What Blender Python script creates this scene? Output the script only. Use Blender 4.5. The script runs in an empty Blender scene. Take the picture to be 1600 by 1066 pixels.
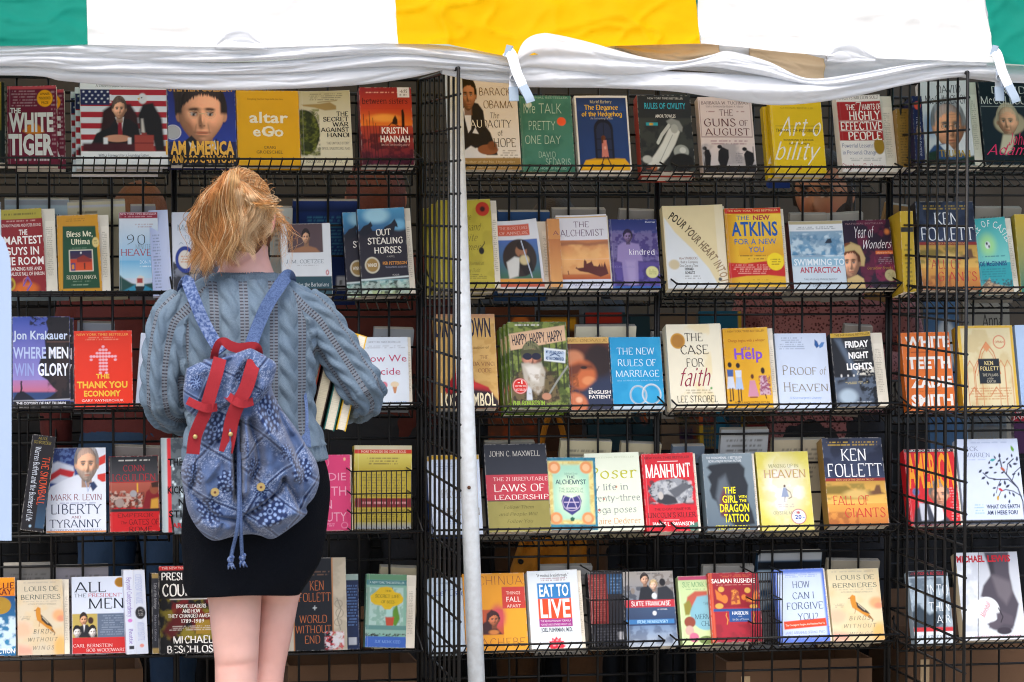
import bpy, math, random
import numpy as np
R_ = math.radians
rng = np.random.default_rng(7)
random.seed(7)
SC = bpy.context.scene
COL = SC.collection

# ---------------------------------------------------------------- camera
FPX, YAW, PITCH, DIST, CAMZ = 4700.0, R_(9.9), R_(2.47), 7.62, 1.58
CAM = np.array([-DIST*math.sin(YAW), -DIST*math.cos(YAW), CAMZ])
FW = np.array([math.sin(YAW)*math.cos(PITCH), math.cos(YAW)*math.cos(PITCH), -math.sin(PITCH)])
RT = np.array([math.cos(YAW), -math.sin(YAW), 0.0])
UP = np.cross(RT, FW)
cd = bpy.data.cameras.new('camera'); cam = bpy.data.objects.new('camera', cd); COL.objects.link(cam)
cam.location = CAM; cam.rotation_euler = (math.pi/2-PITCH, 0, -YAW)
cd.sensor_width = 36; cd.lens = FPX/1600*36; cd.clip_start = 0.05; cd.clip_end = 400
cd.dof.use_dof = True; cd.dof.focus_distance = 7.42; cd.dof.aperture_fstop = 6.7
SC.camera = cam
# ---------------------------------------------------------------- world, sun, exposure
w = bpy.data.worlds.new('World'); SC.world = w; w.use_nodes = True
nt = w.node_tree; bg = nt.nodes['Background']
sky = nt.nodes.new('ShaderNodeTexSky'); sky.sky_type = 'NISHITA'; sky.sun_disc = False
SUN_EL, SUN_AZ = R_(58), R_(-160)      # azimuth from +Y towards +X: the sun stands behind the photographer
sky.sun_elevation = SUN_EL; sky.sun_rotation = SUN_AZ
sky.air_density = 1.0; sky.dust_density = 4.0; sky.ozone_density = 0.6
nt.links.new(sky.outputs[0], bg.inputs[0]); bg.inputs[1].default_value = 0.15
sd = bpy.data.lights.new('sun', 'SUN'); sun = bpy.data.objects.new('sun', sd); COL.objects.link(sun)
sd.energy = 0.55; sd.angle = R_(35); sd.color = (1, .985, .96)
from mathutils import Vector
dv = Vector((math.sin(SUN_AZ)*math.cos(SUN_EL), math.cos(SUN_AZ)*math.cos(SUN_EL), math.sin(SUN_EL)))
sun.rotation_euler = dv.to_track_quat('Z', 'Y').to_euler()
SC.view_settings.view_transform = 'Standard'; SC.view_settings.look = 'None'
SC.view_settings.exposure = 1.06; SC.view_settings.gamma = 1
SC.cycles.use_denoising = True; SC.cycles.filter_width = 1.1
SC.cycles.max_bounces = 7; SC.cycles.diffuse_bounces = 4; SC.cycles.glossy_bounces = 3
SC.cycles.sample_clamp_indirect = 4

# ---------------------------------------------------------------- helpers
def P(px, py, y=0.0):
    """point of the world plane y=const seen at photo pixel (px,py)"""
    d = FW + RT*(px-800)/FPX - UP*(py-533)/FPX
    t = (y-CAM[1])/d[1]
    return CAM + d*t
def ppm(y=0.0, px=800):     # photo pixels per metre (vertical) at depth y
    q = P(px, 533, y); return FPX/np.dot(q-CAM, FW)
def lin(h):
    """'rrggbb' -> linear rgb"""
    if not isinstance(h, str): return np.array(h[:3], float)
    h = HEXN.get(h, h)
    if len(h) == 3: h = h[0]*2+h[1]*2+h[2]*2
    c = np.array([int(h[i:i+2], 16) for i in (0, 2, 4)])/255.
    return np.where(c <= .04045, c/12.92, ((c+.055)/1.055)**2.4)
HEXN = {'W': 'f2f2f0', 'K': '141414'}
def tag(o, label=None, cat=None, group=None, kind=None):
    if label: o['label'] = label
    if cat: o['category'] = cat
    if group: o['group'] = group
    if kind: o['kind'] = kind
    return o
def empty(name, loc=(0, 0, 0), label=None, cat=None, group=None, rot=(0, 0, 0)):
    o = bpy.data.objects.new(name, None); COL.objects.link(o); o.location = loc; o.rotation_euler = rot
    o.empty_display_size = .05
    return tag(o, label, cat, group)
def mesh_obj(name, V, F, mat=None, parent=None, col=None, smooth=False, attrs=None):
    """V (n,3); F list/array of faces; col (n,3) linear vertex colours"""
    me = bpy.data.meshes.new(name)
    V = np.asarray(V, float)
    if isinstance(F, np.ndarray):
        lt = np.full(len(F), F.shape[1], np.int32); li = F.ravel().astype(np.int32)
    else:
        lt = np.fromiter((len(f) for f in F), np.int32, len(F)); li = np.fromiter((i for f in F for i in f), np.int32, int(lt.sum()))
    me.vertices.add(len(V)); me.vertices.foreach_set('co', V.ravel())
    me.loops.add(len(li)); me.loops.foreach_set('vertex_index', li)
    me.polygons.add(len(lt)); me.polygons.foreach_set('loop_start', np.concatenate([[0], np.cumsum(lt)[:-1]]).astype(np.int32))
    me.polygons.foreach_set('loop_total', lt)
    me.update(calc_edges=True); me.validate()
    if col is not None:
        a = me.color_attributes.new('Col', 'FLOAT_COLOR', 'POINT')
        c = np.ones((len(me.vertices), 4)); c[:, :3] = col
        a.data.foreach_set('color', c.ravel())
    if attrs:
        for k_, v_ in attrs.items():
            a = me.attributes.new(k_, 'FLOAT', 'POINT'); a.data.foreach_set('value', np.asarray(v_, float))
    me.polygons.foreach_set('use_smooth', np.full(len(me.polygons), bool(smooth)))
    if mat: me.materials.append(mat)
    o = bpy.data.objects.new(name, me); COL.objects.link(o)
    if parent: o.parent = parent
    return o

class MB:
    """collects pieces for ONE mesh"""
    def __init__(s): s.V = []; s.F = []; s.C = []; s.n = 0
    def add(s, V, F, c=None):
        V = np.asarray(V, float); s.V.append(V); s.F += [tuple(i+s.n for i in f) for f in F]; s.n += len(V)
        cc = np.zeros((len(V), 3)); cc[:] = (lin(c) if isinstance(c, str) else (c if c is not None else (1, 1, 1)))
        s.C.append(cc); return s
    def box(s, x0, y0, z0, x1, y1, z1, c=None, M=None):
        V = np.array([[x, y, z] for z in (z0, z1) for y in (y0, y1) for x in (x0, x1)], float)
        if M is not None: V = M(V)
        return s.add(V, [(0, 2, 3, 1), (4, 5, 7, 6), (0, 1, 5, 4), (2, 6, 7, 3), (0, 4, 6, 2), (1, 3, 7, 5)], c)
    def tube(s, pts, r, n=6, c=None, caps=True, closed=False):
        pts = np.asarray(pts, float); m = len(pts)
        r = np.broadcast_to(np.asarray(r, float), (m,)) if np.ndim(r) < 2 else np.asarray(r, float)
        T = np.gradient(pts, axis=0) if m > 1 else np.array([[0, 0, 1.]])
        if closed: T = np.roll(pts, -1, 0)-np.roll(pts, 1, 0)
        T /= np.linalg.norm(T, axis=1, keepdims=True)+1e-12
        ref = np.array([0, 0, 1.]) if abs(T[0][2]) < .9 else np.array([0, 1., 0])
        V = []; b = None
        for i in range(m):
            a = np.cross(T[i], ref if b is None else np.cross(b, T[i])); a /= np.linalg.norm(a)+1e-12
            b = np.cross(T[i], a) if b is None else np.cross(T[i], a)
            # keep frame continuous
            b = np.cross(T[i], a)
            for k in range(n):
                an = 2*math.pi*k/n
                rr = (r[i], r[i]) if np.ndim(r) < 2 else r[i]
                V.append(pts[i]+a*math.cos(an)*rr[0]+b*math.sin(an)*rr[1])
            b = -b if False else b
            ref = b if False else ref
            b = None if abs(np.dot(T[i], ref)) < .95 else b
        F = []
        for i in range(m-1 if not closed else m):
            j = (i+1) % m
            for k in range(n):
                F.append((i*n+k, i*n+(k+1) % n, j*n+(k+1) % n, j*n+k))
        if caps and not closed:
            F.append(tuple(range(n))[::-1]); F.append(tuple((m-1)*n+k for k in range(n)))
        return s.add(V, F, c)
    def build(s, name, mat, parent=None, smooth=False, usecol=False):
        V = np.concatenate(s.V)
        return mesh_obj(name, V, s.F, mat, parent, np.concatenate(s.C) if usecol else None, smooth)

def nodes_mat(name, base='808080', rough=.6, metal=0.0, noise=0.0, nscale=20, bump=0.0, bscale=60, attr=False,
              transl=0.0, spec=.5, ncol=None, sheen=0.0):
    m = bpy.data.materials.new(name); m.use_nodes = True
    t = m.node_tree; N = t.nodes; L = t.links; b = N['Principled BSDF']
    b.inputs['Roughness'].default_value = rough; b.inputs['Metallic'].default_value = metal
    b.inputs['Specular IOR Level'].default_value = spec
    if sheen: b.inputs['Sheen Weight'].default_value = sheen
    src = None
    if attr:
        a = N.new('ShaderNodeAttribute'); a.attribute_name = 'Col'; src = a.outputs['Color']
    else:
        rgb = N.new('ShaderNodeRGB'); rgb.outputs[0].default_value = (*lin(base), 1); src = rgb.outputs[0]
    tc = N.new('ShaderNodeTexCoord')
    if noise or ncol:
        nz = N.new('ShaderNodeTexNoise'); nz.inputs['Scale'].default_value = nscale; nz.inputs['Detail'].default_value = 5
        L.new(tc.outputs['Object'], nz.inputs['Vector'])
        mx = N.new('ShaderNodeMix'); mx.data_type = 'RGBA'; mx.blend_type = 'MIX'
        L.new(src, mx.inputs[6])
        if ncol:
            mx.inputs[7].default_value = (*lin(ncol), 1)
            mr = N.new('ShaderNodeMapRange'); mr.inputs[1].default_value = .42; mr.inputs[2].default_value = .62
            mr.inputs[4].default_value = noise or .5
            L.new(nz.outputs[0], mr.inputs[0]); L.new(mr.outputs[0], mx.inputs[0])
        else:
            mul = N.new('ShaderNodeMath'); mul.operation = 'MULTIPLY'; mul.inputs[1].default_value = noise
            L.new(nz.outputs[0], mul.inputs[0]); L.new(mul.outputs[0], mx.inputs[0])
            mx.blend_type = 'MULTIPLY'; mx.inputs[7].default_value = (.35, .35, .35, 1)
        src = mx.outputs[2]
    L.new(src, b.inputs['Base Color'])
    if bump:
        nb = N.new('ShaderNodeTexNoise'); nb.inputs['Scale'].default_value = bscale; nb.inputs['Detail'].default_value = 4
        L.new(tc.outputs['Object'], nb.inputs['Vector'])
        bp = N.new('ShaderNodeBump'); bp.inputs['Strength'].default_value = bump; bp.inputs['Distance'].default_value = .004
        L.new(nb.outputs[0], bp.inputs['Height']); L.new(bp.outputs[0], b.inputs['Normal'])
    if transl:
        tr = N.new('ShaderNodeBsdfTranslucent'); L.new(src, tr.inputs[0])
        ms = N.new('ShaderNodeMixShader'); ms.inputs[0].default_value = transl
        L.new(b.outputs[0], ms.inputs[1]); L.new(tr.outputs[0], ms.inputs[2])
        L.new(ms.outputs[0], N['Material Output'].inputs[0])
    return m
MAT = {}
MAT['wire'] = nodes_mat('black_wire', '0a0a0c', .42, 0, .4, 30, .15, 300, spec=.35)
MAT['print'] = nodes_mat('printed_gloss', rough=.36, attr=True, bump=.05, bscale=18, spec=.22)
MAT['matte_print'] = nodes_mat('printed_matte', rough=.6, attr=True, bump=.04, bscale=25, spec=.15)
MAT['col'] = nodes_mat('coloured', rough=.7, attr=True, bump=.1, bscale=200, spec=.3)

def smoothstep(a, b, x):
    t = np.clip((x-a)/(b-a+1e-12), 0, 1); return t*t*(3-2*t)
def vnoise(x, y, seed=0):
    """smooth value noise, arrays in, 0..1 out"""
    x = np.asarray(x, float); y = np.asarray(y, float)
    xi = np.floor(x).astype(np.int64); yi = np.floor(y).astype(np.int64); fx = x-xi; fy = y-yi
    fx = fx*fx*(3-2*fx); fy = fy*fy*(3-2*fy)
    def h(a, b):
        n = (a*374761393+b*668265263+seed*974634777) & 0x7fffffff
        n = ((n ^ (n >> 13))*1274126177) & 0x7fffffff
        return ((n ^ (n >> 16)) & 0xffff)/65535.
    return (h(xi, yi)*(1-fx)+h(xi+1, yi)*fx)*(1-fy)+(h(xi, yi+1)*(1-fx)+h(xi+1, yi+1)*fx)*fy
def fbm(x, y, seed=0, o=4):
    s = 0; a = .5
    for k in range(o): s = s+a*vnoise(x*2**k, y*2**k, seed+k*17); a *= .5
    return s
def catmull(pts, n=6):
    pts = np.asarray(pts, float)
    if len(pts) < 3: return pts
    Q = np.vstack([2*pts[0]-pts[1], pts, 2*pts[-1]-pts[-2]]); out = []
    for i in range(1, len(Q)-2):
        for t in np.linspace(0, 1, n, endpoint=False):
            out.append(.5*((2*Q[i])+(-Q[i-1]+Q[i+1])*t+(2*Q[i-1]-5*Q[i]+4*Q[i+1]-Q[i+2])*t*t+(-Q[i-1]+3*Q[i]-3*Q[i+1]+Q[i+2])*t**3))
    out.append(pts[-1]); return np.array(out)
def remesh(parts, voxel, smooth=4, sfac=.5):
    """join closed pieces [(V,F)], voxel remesh and smooth -> V, F(quads)"""
    m = MB()
    for V, F in parts: m.add(V, F)
    o = m.build('tmp', None)
    r = o.modifiers.new('r', 'REMESH'); r.mode = 'VOXEL'; r.voxel_size = voxel
    if smooth:
        s = o.modifiers.new('s', 'SMOOTH'); s.iterations = smooth; s.factor = sfac
    dg = bpy.context.evaluated_depsgraph_get(); dg.update()
    ev = o.evaluated_get(dg); me = ev.to_mesh()
    V = np.empty(len(me.vertices)*3); me.vertices.foreach_get('co', V); V = V.reshape(-1, 3)
    Nn = np.empty(len(me.vertices)*3); me.vertices.foreach_get('normal', Nn); Nn = Nn.reshape(-1, 3)
    lt = np.empty(len(me.polygons), np.int32); me.polygons.foreach_get('loop_total', lt)
    li = np.empty(len(me.loops), np.int32); me.loops.foreach_get('vertex_index', li)
    if (lt == 4).all(): F = li.reshape(-1, 4).copy()
    else:
        st = np.concatenate([[0], np.cumsum(lt)[:-1]]); F = [tuple(li[a:a+b]) for a, b in zip(st, lt)]
    ev.to_mesh_clear(); md = o.data; bpy.data.objects.remove(o); bpy.data.meshes.remove(md)
    return V, F, Nn
def loft(path, radii, n=24, frame=None, cap=True):
    """closed tube through path with (ra, rb) radii; frame=(A,B) fixed axes or per-point axes from tangents. returns V,F"""
    path = np.asarray(path, float); m = len(path); V = []
    T = np.gradient(path, axis=0); T /= np.linalg.norm(T, axis=1, keepdims=True)
    a = None
    for i in range(m):
        if frame is not None: A, B = frame
        else:
            if a is None:
                ref = np.array([0, 0, 1.]) if abs(T[i][2]) < .8 else np.array([0, 1., 0])
                a = np.cross(T[i], ref)
            a = a-np.dot(a, T[i])*T[i]; a /= np.linalg.norm(a); A = a; B = np.cross(T[i], a)
        ra, rb = radii[i] if np.ndim(radii[i]) else (radii[i], radii[i])
        for k in range(n):
            an = 2*math.pi*k/n
            V.append(path[i]+np.asarray(A)*math.cos(an)*ra+np.asarray(B)*math.sin(an)*rb)
    F = [(i*n+k, i*n+(k+1) % n, (i+1)*n+(k+1) % n, (i+1)*n+k) for i in range(m-1) for k in range(n)]
    if cap:
        F.append(tuple(range(n))[::-1]); F.append(tuple((m-1)*n+k for k in range(n)))
    return np.array(V), F
def ellipsoid(c, r, n=24, m=16, rot=None):
    V = []; 
    for i in range(m+1):
        th = math.pi*i/m
        for k in range(n):
            an = 2*math.pi*k/n; V.append((math.sin(th)*math.cos(an)*r[0], math.sin(th)*math.sin(an)*r[1], math.cos(th)*r[2]))
    V = np.array(V)
    if rot is not None: V = V@np.asarray(rot).T
    V += np.asarray(c)
    F = [(i*n+k, (i+1)*n+k, (i+1)*n+(k+1) % n, i*n+(k+1) % n) for i in range(m) for k in range(n)]
    return V, F
def rotm(ax, deg):
    from mathutils import Matrix
    return np.array(Matrix.Rotation(R_(deg), 3, ax))
# ================================================================ SETTING: ground, racks, tent
gx = MB().add([(-60, -60, 0), (60, -60, 0), (60, 60, 0), (-60, 60, 0)], [(0, 1, 2, 3)])
MAT['ground'] = nodes_mat('pale_concrete', 'a9a49a', .9, 0, .35, 8, .4, 120)
tag(gx.build('ground', MAT['ground']), kind='structure')

# gridwall: joints of the back panels at these photo columns
JX = P(655, 533, 0)[0]; PW = .6135; CELL = PW/8; GZ = P(655, 495, 0)[2] % CELL  # grid phase so that a wire sits at y=495
GTOP = P(715, 107, -.61)[2]; WR = .0032
SB = .048
LIPW = .105   # how far a shelf reaches forward
def grid_panel(label, origin, ax, side):
    """one 2 ft gridwall panel from origin along horizontal axis ax"""
    o = empty('grid_panel', (origin[0], origin[1], 0), label, 'grid panel', 'black wire grid panels of the book display')
    ax = np.asarray(ax, float); zs = np.arange(GZ, GTOP-.02, CELL); top = GTOP if side else GTOP-.0
    f = MB(); g = MB(); yo = np.array([-ax[1], ax[0], 0])*.004
    e = WR*1.1
    for s in (e, PW-e): f.tube([ax*s+(0, 0, .02), ax*s+(0, 0, top)], .0043, 8)
    for z in (.03, top): f.tube([ax*e+(0, 0, z), ax*(PW-e)+(0, 0, z)], .0048, 8)
    n = 8 if not side else 8
    for k in range(1, n):
        g.tube([ax*(PW*k/n)+(0, 0, .03), ax*(PW*k/n)+(0, 0, top)], WR, 6)
    for z in zs: g.tube([ax*e+yo+(0, 0, z), ax*(PW-e)+yo+(0, 0, z)], WR, 6)
    f.build('frame', MAT['wire'], o, True); g.build('wire_mesh', MAT['wire'], o, True)
    return o
X0 = JX
where = ['far left edge panel behind the white sign', 'panel behind the young woman, left of the first wing', 'panel just right of the white tent pole', 'panel with the scene of a peering face, left of the second wing', 'panel at the right edge of the photo, beyond the second wing']
for k, wh in zip((-2, -1, 0, 1, 2), ['behind the white board at the left edge', 'directly behind the young woman with the backpack', 'just right of the white tent pole', 'through which a man is seen peering', 'at the right edge beyond the second wing']):
    grid_panel('upright black wire grid '+wh, (X0+k*PW, 0), (1, 0, 0), False)
WX = [X0+.004, X0+2*PW+.004]
grid_panel('narrow-looking black grid wing jutting forward beside the white tent pole', (WX[0], -.008), (0, -1, 0), True)
grid_panel('black grid wing jutting forward near the right edge of the photo', (WX[1], -.008), (0, -1, 0), True)

# shelves: front wire heights read off the photo (px column, px row) per bay and row
SHELF = {}
def shelf_z(px, py_front): return P(px, py_front, -LIPW-SB)[2]
ROWS = {   # bay -> rows -> (px, front wire row, rise in metres)
    'A': [(150, 247, .035), (150, 456, .012), (150, 632, .022), (150, 835, .012), (150, 1027, .012)],
    'B': [(560, 249, .035), (590, 452, .030), (600, 630, .022), (560, 832, .012), (560, 1019, .014)],
    'C': [(850, 259, .036), (850, 442, .036), (850, 634, .034), (850, 825, .041), (850, 1005, .049)],
    'D': [(1250, 261, .036), (1250, 443, .036), (1250, 631, .034), (1250, 821, .041), (1250, 994, .049)],
    'E': [(1550, 252, .034), (1550, 449, .032), (1550, 635, .03), (1550, 814, .040), (1550, 995, .045)]}
bayk = {'A': -2, 'B': -1, 'C': 0, 'D': 1, 'E': 2}
rown = ['top', 'second', 'third', 'fourth', 'bottom']
bayn = {'A': 'at the far left', 'B': 'behind the young woman', 'C': 'right of the tent pole', 'D': 'left of the second grid wing', 'E': 'at the right edge'}
def make_shelf(label, x0, z0, rise, group):
    """wire shelf hung on the grid: floor ribs rise forwards, so that the books lean back"""
    L = PW-.03; d = LIPW
    o = empty('wire_shelf', (x0+.015, -.012, z0), label, 'wire shelf', group)
    rim = MB(); rb = MB(); 
    for t in (0, .5, 1.0):
        rim.tube([(0, -SB-d*t, rise*t), (L, -SB-d*t, rise*t)], .0029, 6)
    n = int(L/.0255)
    for i in range(n+1):
        x = L*i/n
        rb.tube([(x, -.002, .004), (x, -SB*.7, .0), (x, -SB, 0), (x, -SB-d, rise), (x, -SB-d-.002, rise+.003)], .0018, 5)
    rim.build('rim_wires', MAT['wire'], o, True); rb.build('rib_wires', MAT['wire'], o, True)
    for x in (0.0, L):
        b = MB(); b.tube([(x, .010, .075), (x, -.004, .085), (x, -.006, .07), (x, -.03, .055), (x, -SB-d, rise)], .0023, 6)
        b.tube([(x, -.004, .08), (x, -.006, 0)], .0023, 6)
        b.build('side_bracket', MAT['wire'], o, True)
    return o
for b, rr in ROWS.items():
    for r, (px, py, rise) in enumerate(rr):
        zf = shelf_z(px, py); z0 = zf-rise
        x0 = X0+bayk[b]*PW
        SHELF[b, r] = (z0, rise)
        make_shelf('wire shelf carrying the %s row of books, %s' % (rown[r], bayn[b]), x0, z0, rise, 'wire shelves on the front of the grids')
        if r < 4:   # the mirrored shelf on the far side, seen through the grid
            o = make_shelf('shelf behind the grid under the %s row, %s' % (rown[r], bayn[b]), x0, z0-.028, .036, 'wire shelves on the back of the grids')
            o.rotation_euler = (0, 0, math.pi); o.location = (x0+PW-.015, .014, z0-.028)
def bay_of(px):
    x = P(px, 533, -.06)[0]; k = math.floor((x-X0)/PW)
    return 'ABCDE'[max(0, min(4, k+2))]

# ---------------------------------------------------------------- tent
MAT['vinyl'] = nodes_mat('white_vinyl', 'edf0f4', .42, 0, .12, 6, .12, 30, transl=.34)
MAT['roof_w'] = nodes_mat('roof_white', 'f4f4f2', .5, 0, .06, 5, .25, 14, transl=.40)
MAT['roof_y'] = nodes_mat('roof_yellow', 'f2bc00', .6, 0, .22, 9, .9, 14, transl=.40, spec=.08)
MAT['roof_g'] = nodes_mat('roof_green', '1c9380', .6, 0, .3, 9, .9, 14, transl=.40, spec=.08)
YE = -.62        # depth of the eave
tent = empty('tent', (0, 0, 0), 'market tent with green, white and yellow striped roof and rolled-up white valance', 'tent')
def roof_strip(name, pxs, mat, seed):
    """one roof stripe, from the eave back to the ridge and down again; slightly sagging and wrinkled"""
    a0, a1 = pxs; nx = 130; ny = 110
    xa = P(a0, 80, YE)[0]; xb = P(a1, 80, YE)[0]
    s = np.concatenate([np.linspace(0, .6, 80), np.linspace(.65, 5.2, ny-80)])
    X, S = np.meshgrid(np.linspace(xa, xb, nx), s)
    ze = P(800, 88, YE)[2]-.01
    st_ = .40; Y = YE+np.where(S < st_, S*.40, st_*.40+(S-st_)*.86); Z = ze+np.where(S < st_, S*.92, st_*.92+np.where(S < 2.8, (S-st_)*.5, (2.8-st_)*.5-(S-2.8)*.5))
    n = fbm(X*5+S*2, S*7+seed, seed, 4); rd = (1-np.abs(2*vnoise(X*6+S*3, S*9-X*2, seed+4)-1))**5; rd2 = (1-np.abs(2*vnoise(X*11-S*8, S*16+X*3, seed+7)-1))**5; Y = Y-(n-.47)*.03-rd*.012-rd2*.007; Z = Z+(n-.47)*.035*smoothstep(0, .1, S)
    # the hem dips with the photograph's edge
    pxe = np.array([-400, 0, 140, 400, 600, 700, 800, 960, 1100, 1230, 1300, 1550, 1600, 2000]); pye = np.array([72, 72, 70, 75, 68, 70, 90, 72, 68, 82, 88, 98, 102, 104])
    xe = np.array([P(a, 80, YE)[0] for a in pxe]); he = np.array([P(a, b, YE)[2] for a, b in zip(pxe, pye)])
    Z = Z+(np.interp(X, xe, he)-ze)*np.exp(-S*5)
    V = np.stack([X, Y, Z], -1).reshape(-1, 3); idx = np.arange(len(s)*nx).reshape(len(s), nx)
    F = np.stack([idx[:-1, :-1], idx[:-1, 1:], idx[1:, 1:], idx[1:, :-1]], -1).reshape(-1, 4)
    mesh_obj(name, V, F, mat, tent, smooth=True)
edges = [-1300, -850, -345, 137, 622, 1095, 1552, 2030, 2500]
cols = 'ywywywgw'
cols = ['roof_w', 'roof_y', 'roof_g', 'roof_w', 'roof_y', 'roof_w', 'roof_g', 'roof_w']
edges = [-1330, -830, -340, 137, 622, 1095, 1552, 2020, 2480]
for i in range(8): roof_strip('roof_stripe', (edges[i], edges[i+1]), MAT[cols[i]], i*3)
def drape(top, bot, y, bulge, seed, crease=.006, nx=200, ns=26, lean=0.0, px0=None):
    """one fold of vinyl between an upper and a lower edge (photo px polylines at depth y), cushion section"""
    top = np.array(top, float); bot = np.array(bot, float)
    a = max(top[0, 0], bot[0, 0]); b = min(top[-1, 0], bot[-1, 0])
    t = np.linspace(a, b, nx)
    tp = catmull(top, 8); bt = catmull(bot, 8)
    yt = np.interp(t, tp[:, 0], tp[:, 1]); yb = np.interp(t, bt[:, 0], bt[:, 1])
    s = np.linspace(0, 1, ns); V = []
    for i in range(nx):
        A = P(t[i], yt[i], y); B = P(t[i], yb[i], y); 
        h = max(A[2]-B[2], .004)
        n1 = fbm(np.array(t[i]/150.+s*1.0), s*2.6+seed+t[i]/260., seed, 2)-.4
        n2 = fbm(np.array(t[i]/40.-s*2), s*5+seed, seed+9, 2)-.4
        pr = np.sqrt(np.clip(1-(2*s-1)**2, 0, 1))
        r1 = (1-np.abs(2*vnoise(t[i]/110.+s*1.6, s*2.0-t[i]/150.+seed, seed+3)-1))**4; r2 = (1-np.abs(2*vnoise(t[i]/31.-s*3.0, s*3.4+t[i]/50.+seed, seed+5)-1))**5
        d = bulge*pr*min(1, h/.05)+n1*crease*5*pr+n2*crease*.5*pr-(r1*.0050+r2*.0018)*pr*min(1, h/.03)
        for k in range(ns):
            V.append((A[0], y-d[k]-lean*s[k], A[2]-(A[2]-B[2])*s[k]))
        # tuck the fabric back behind itself
        V.append((A[0], y+.02, B[2]+.004)); V.append((A[0], y+.02, A[2]-.003))
    m = ns+2
    F = [(i*m+k, i*m+(k+1) % m, (i+1)*m+(k+1) % m, (i+1)*m+k) for i in range(nx-1) for k in range(m)]
    F += [tuple(range(m)), tuple((nx-1)*m+k for k in range(m))[::-1]]
    return np.array(V), F
va = MB()
YV = -.60
# left swag: three stacked rolls
va.add(*drape([(-500, 76), (0, 70), (140, 68), (340, 74), (430, 72), (480, 68), (600, 66), (700, 72), (760, 82), (820, 92)], [(-500, 96), (0, 88), (150, 92), (300, 97), (420, 94), (520, 88), (620, 84), (700, 92), (760, 99), (820, 106)], YV+.0, .032, 3))
va.add(*drape([(-500, 92), (0, 80), (150, 86), (330, 98), (420, 96), (560, 84), (640, 82), (710, 90), (780, 98), (812, 106)], [(-500, 112), (0, 104), (120, 112), (300, 116), (450, 114), (560, 106), (640, 104), (715, 110), (780, 112), (812, 118)], YV+.012, .026, 8))
va.add(*drape([(-500, 112), (0, 100), (150, 106), (300, 112), (450, 110), (560, 104), (640, 100), (700, 104)], [(-500, 128), (0, 118), (100, 127), (200, 136), (330, 141), (450, 139), (560, 133), (640, 122), (700, 108)], YV+.035, .022, 12, .004))
va.add(*drape([(690, 100), (740, 108), (812, 110)], [(690, 116), (740, 126), (812, 132)], YV+.035, .016, 15, nx=40))
# right swag
va.add(*drape([(800, 90), (820, 62), (845, 52), (870, 54), (930, 68), (1000, 88), (1060, 96), (1110, 86), (1140, 80), (1200, 96), (1260, 122), (1330, 116), (1400, 104), (1470, 94), (1540, 92)],
              [(800, 112), (830, 106), (900, 112), (970, 118), (1030, 112), (1100, 104), (1180, 116), (1240, 128), (1290, 134), (1350, 127), (1420, 112), (1480, 103), (1540, 104)], YV-.006, .034, 21, .008, nx=260))
va.add(*drape([(800, 98), (860, 100), (960, 108), (1060, 112), (1180, 118), (1260, 128), (1330, 124), (1420, 110), (1500, 98), (1552, 97)],
              [(800, 136), (870, 137), (950, 138), (1050, 143), (1120, 153), (1200, 164), (1260, 162), (1330, 152), (1400, 136), (1450, 127), (1500, 121), (1552, 124)], YV+.014, .034, 27, .007, nx=260))
va.add(*drape([(1480, 96), (1540, 97), (1600, 103), (2000, 110)], [(1480, 118), (1540, 126), (1600, 130), (2000, 140)], YV+.03, .012, 31, nx=80))
# scallop loops of the valance standing up against the roof
va.add(*drape([(336, 72), (350, 50), (366, 39), (384, 42), (400, 58), (418, 74)], [(336, 76), (350, 77), (366, 78), (384, 78), (400, 78), (418, 78)], YV-.018, .010, 33, .003, nx=60))
va.add(*drape([(1292, 88), (1303, 64), (1318, 54), (1334, 58), (1350, 74), (1368, 88)], [(1292, 96), (1303, 97), (1318, 98), (1334, 98), (1350, 97), (1368, 96)], YV-.022, .009, 37, .003, nx=60))
va.build('valance', MAT['vinyl'], tent, True)
# tan lining seen in the gap of the right swag
ln = MB(); ln.add(*drape([(930, 62), (1100, 62), (1300, 78), (1570, 94)], [(930, 104), (1100, 112), (1300, 130), (1570, 116)], YV+.05, .012, 43, nx=160)); ln.build('valance_lining', MAT['vinyl'], tent, True)
for k_, (tp_, bt_) in enumerate((([(964, 66), (1040, 66), (1124, 70)], [(964, 76), (1040, 98), (1124, 92)]), ([(1172, 74), (1230, 78), (1288, 92)], [(1172, 96), (1230, 118), (1288, 124)]))):
    ln = MB(); ln.add(*drape(tp_, bt_, YV+.030, .004, 41+k_, nx=60)); ln.build('tan_underside', nodes_mat('tan_cloth', 'd2b894', .8, 0, .2, 10, .2, 60), tent, True)
MAT['tan'] = nodes_mat('tan_lining', 'c9ad86', .8, 0, .2, 10, .2, 60)
# back and side walls of the tent
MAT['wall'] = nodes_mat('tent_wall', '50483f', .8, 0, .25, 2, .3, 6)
bw = []
nx = 120; xs = np.linspace(-4.6, 5.2, nx)
V = []; 
for x in xs:
    yy = 3.0+.035*math.sin(x*9)+.02*math.sin(x*23)
    V += [(x, yy, 0.0), (x, yy+.0, 1.0), (x, yy, 2.1)]
F = [(i*3+k, (i+1)*3+k, (i+1)*3+k+1, i*3+k+1) for i in range(nx-1) for k in range(2)]
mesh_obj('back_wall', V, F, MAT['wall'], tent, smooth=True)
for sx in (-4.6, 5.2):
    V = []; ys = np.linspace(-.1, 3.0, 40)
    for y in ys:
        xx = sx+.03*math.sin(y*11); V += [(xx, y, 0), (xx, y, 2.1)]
    mesh_obj('side_wall', V, [(i*2, (i+1)*2, (i+1)*2+1, i*2+1) for i in range(39)], MAT['wall'], tent, smooth=True)

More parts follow.
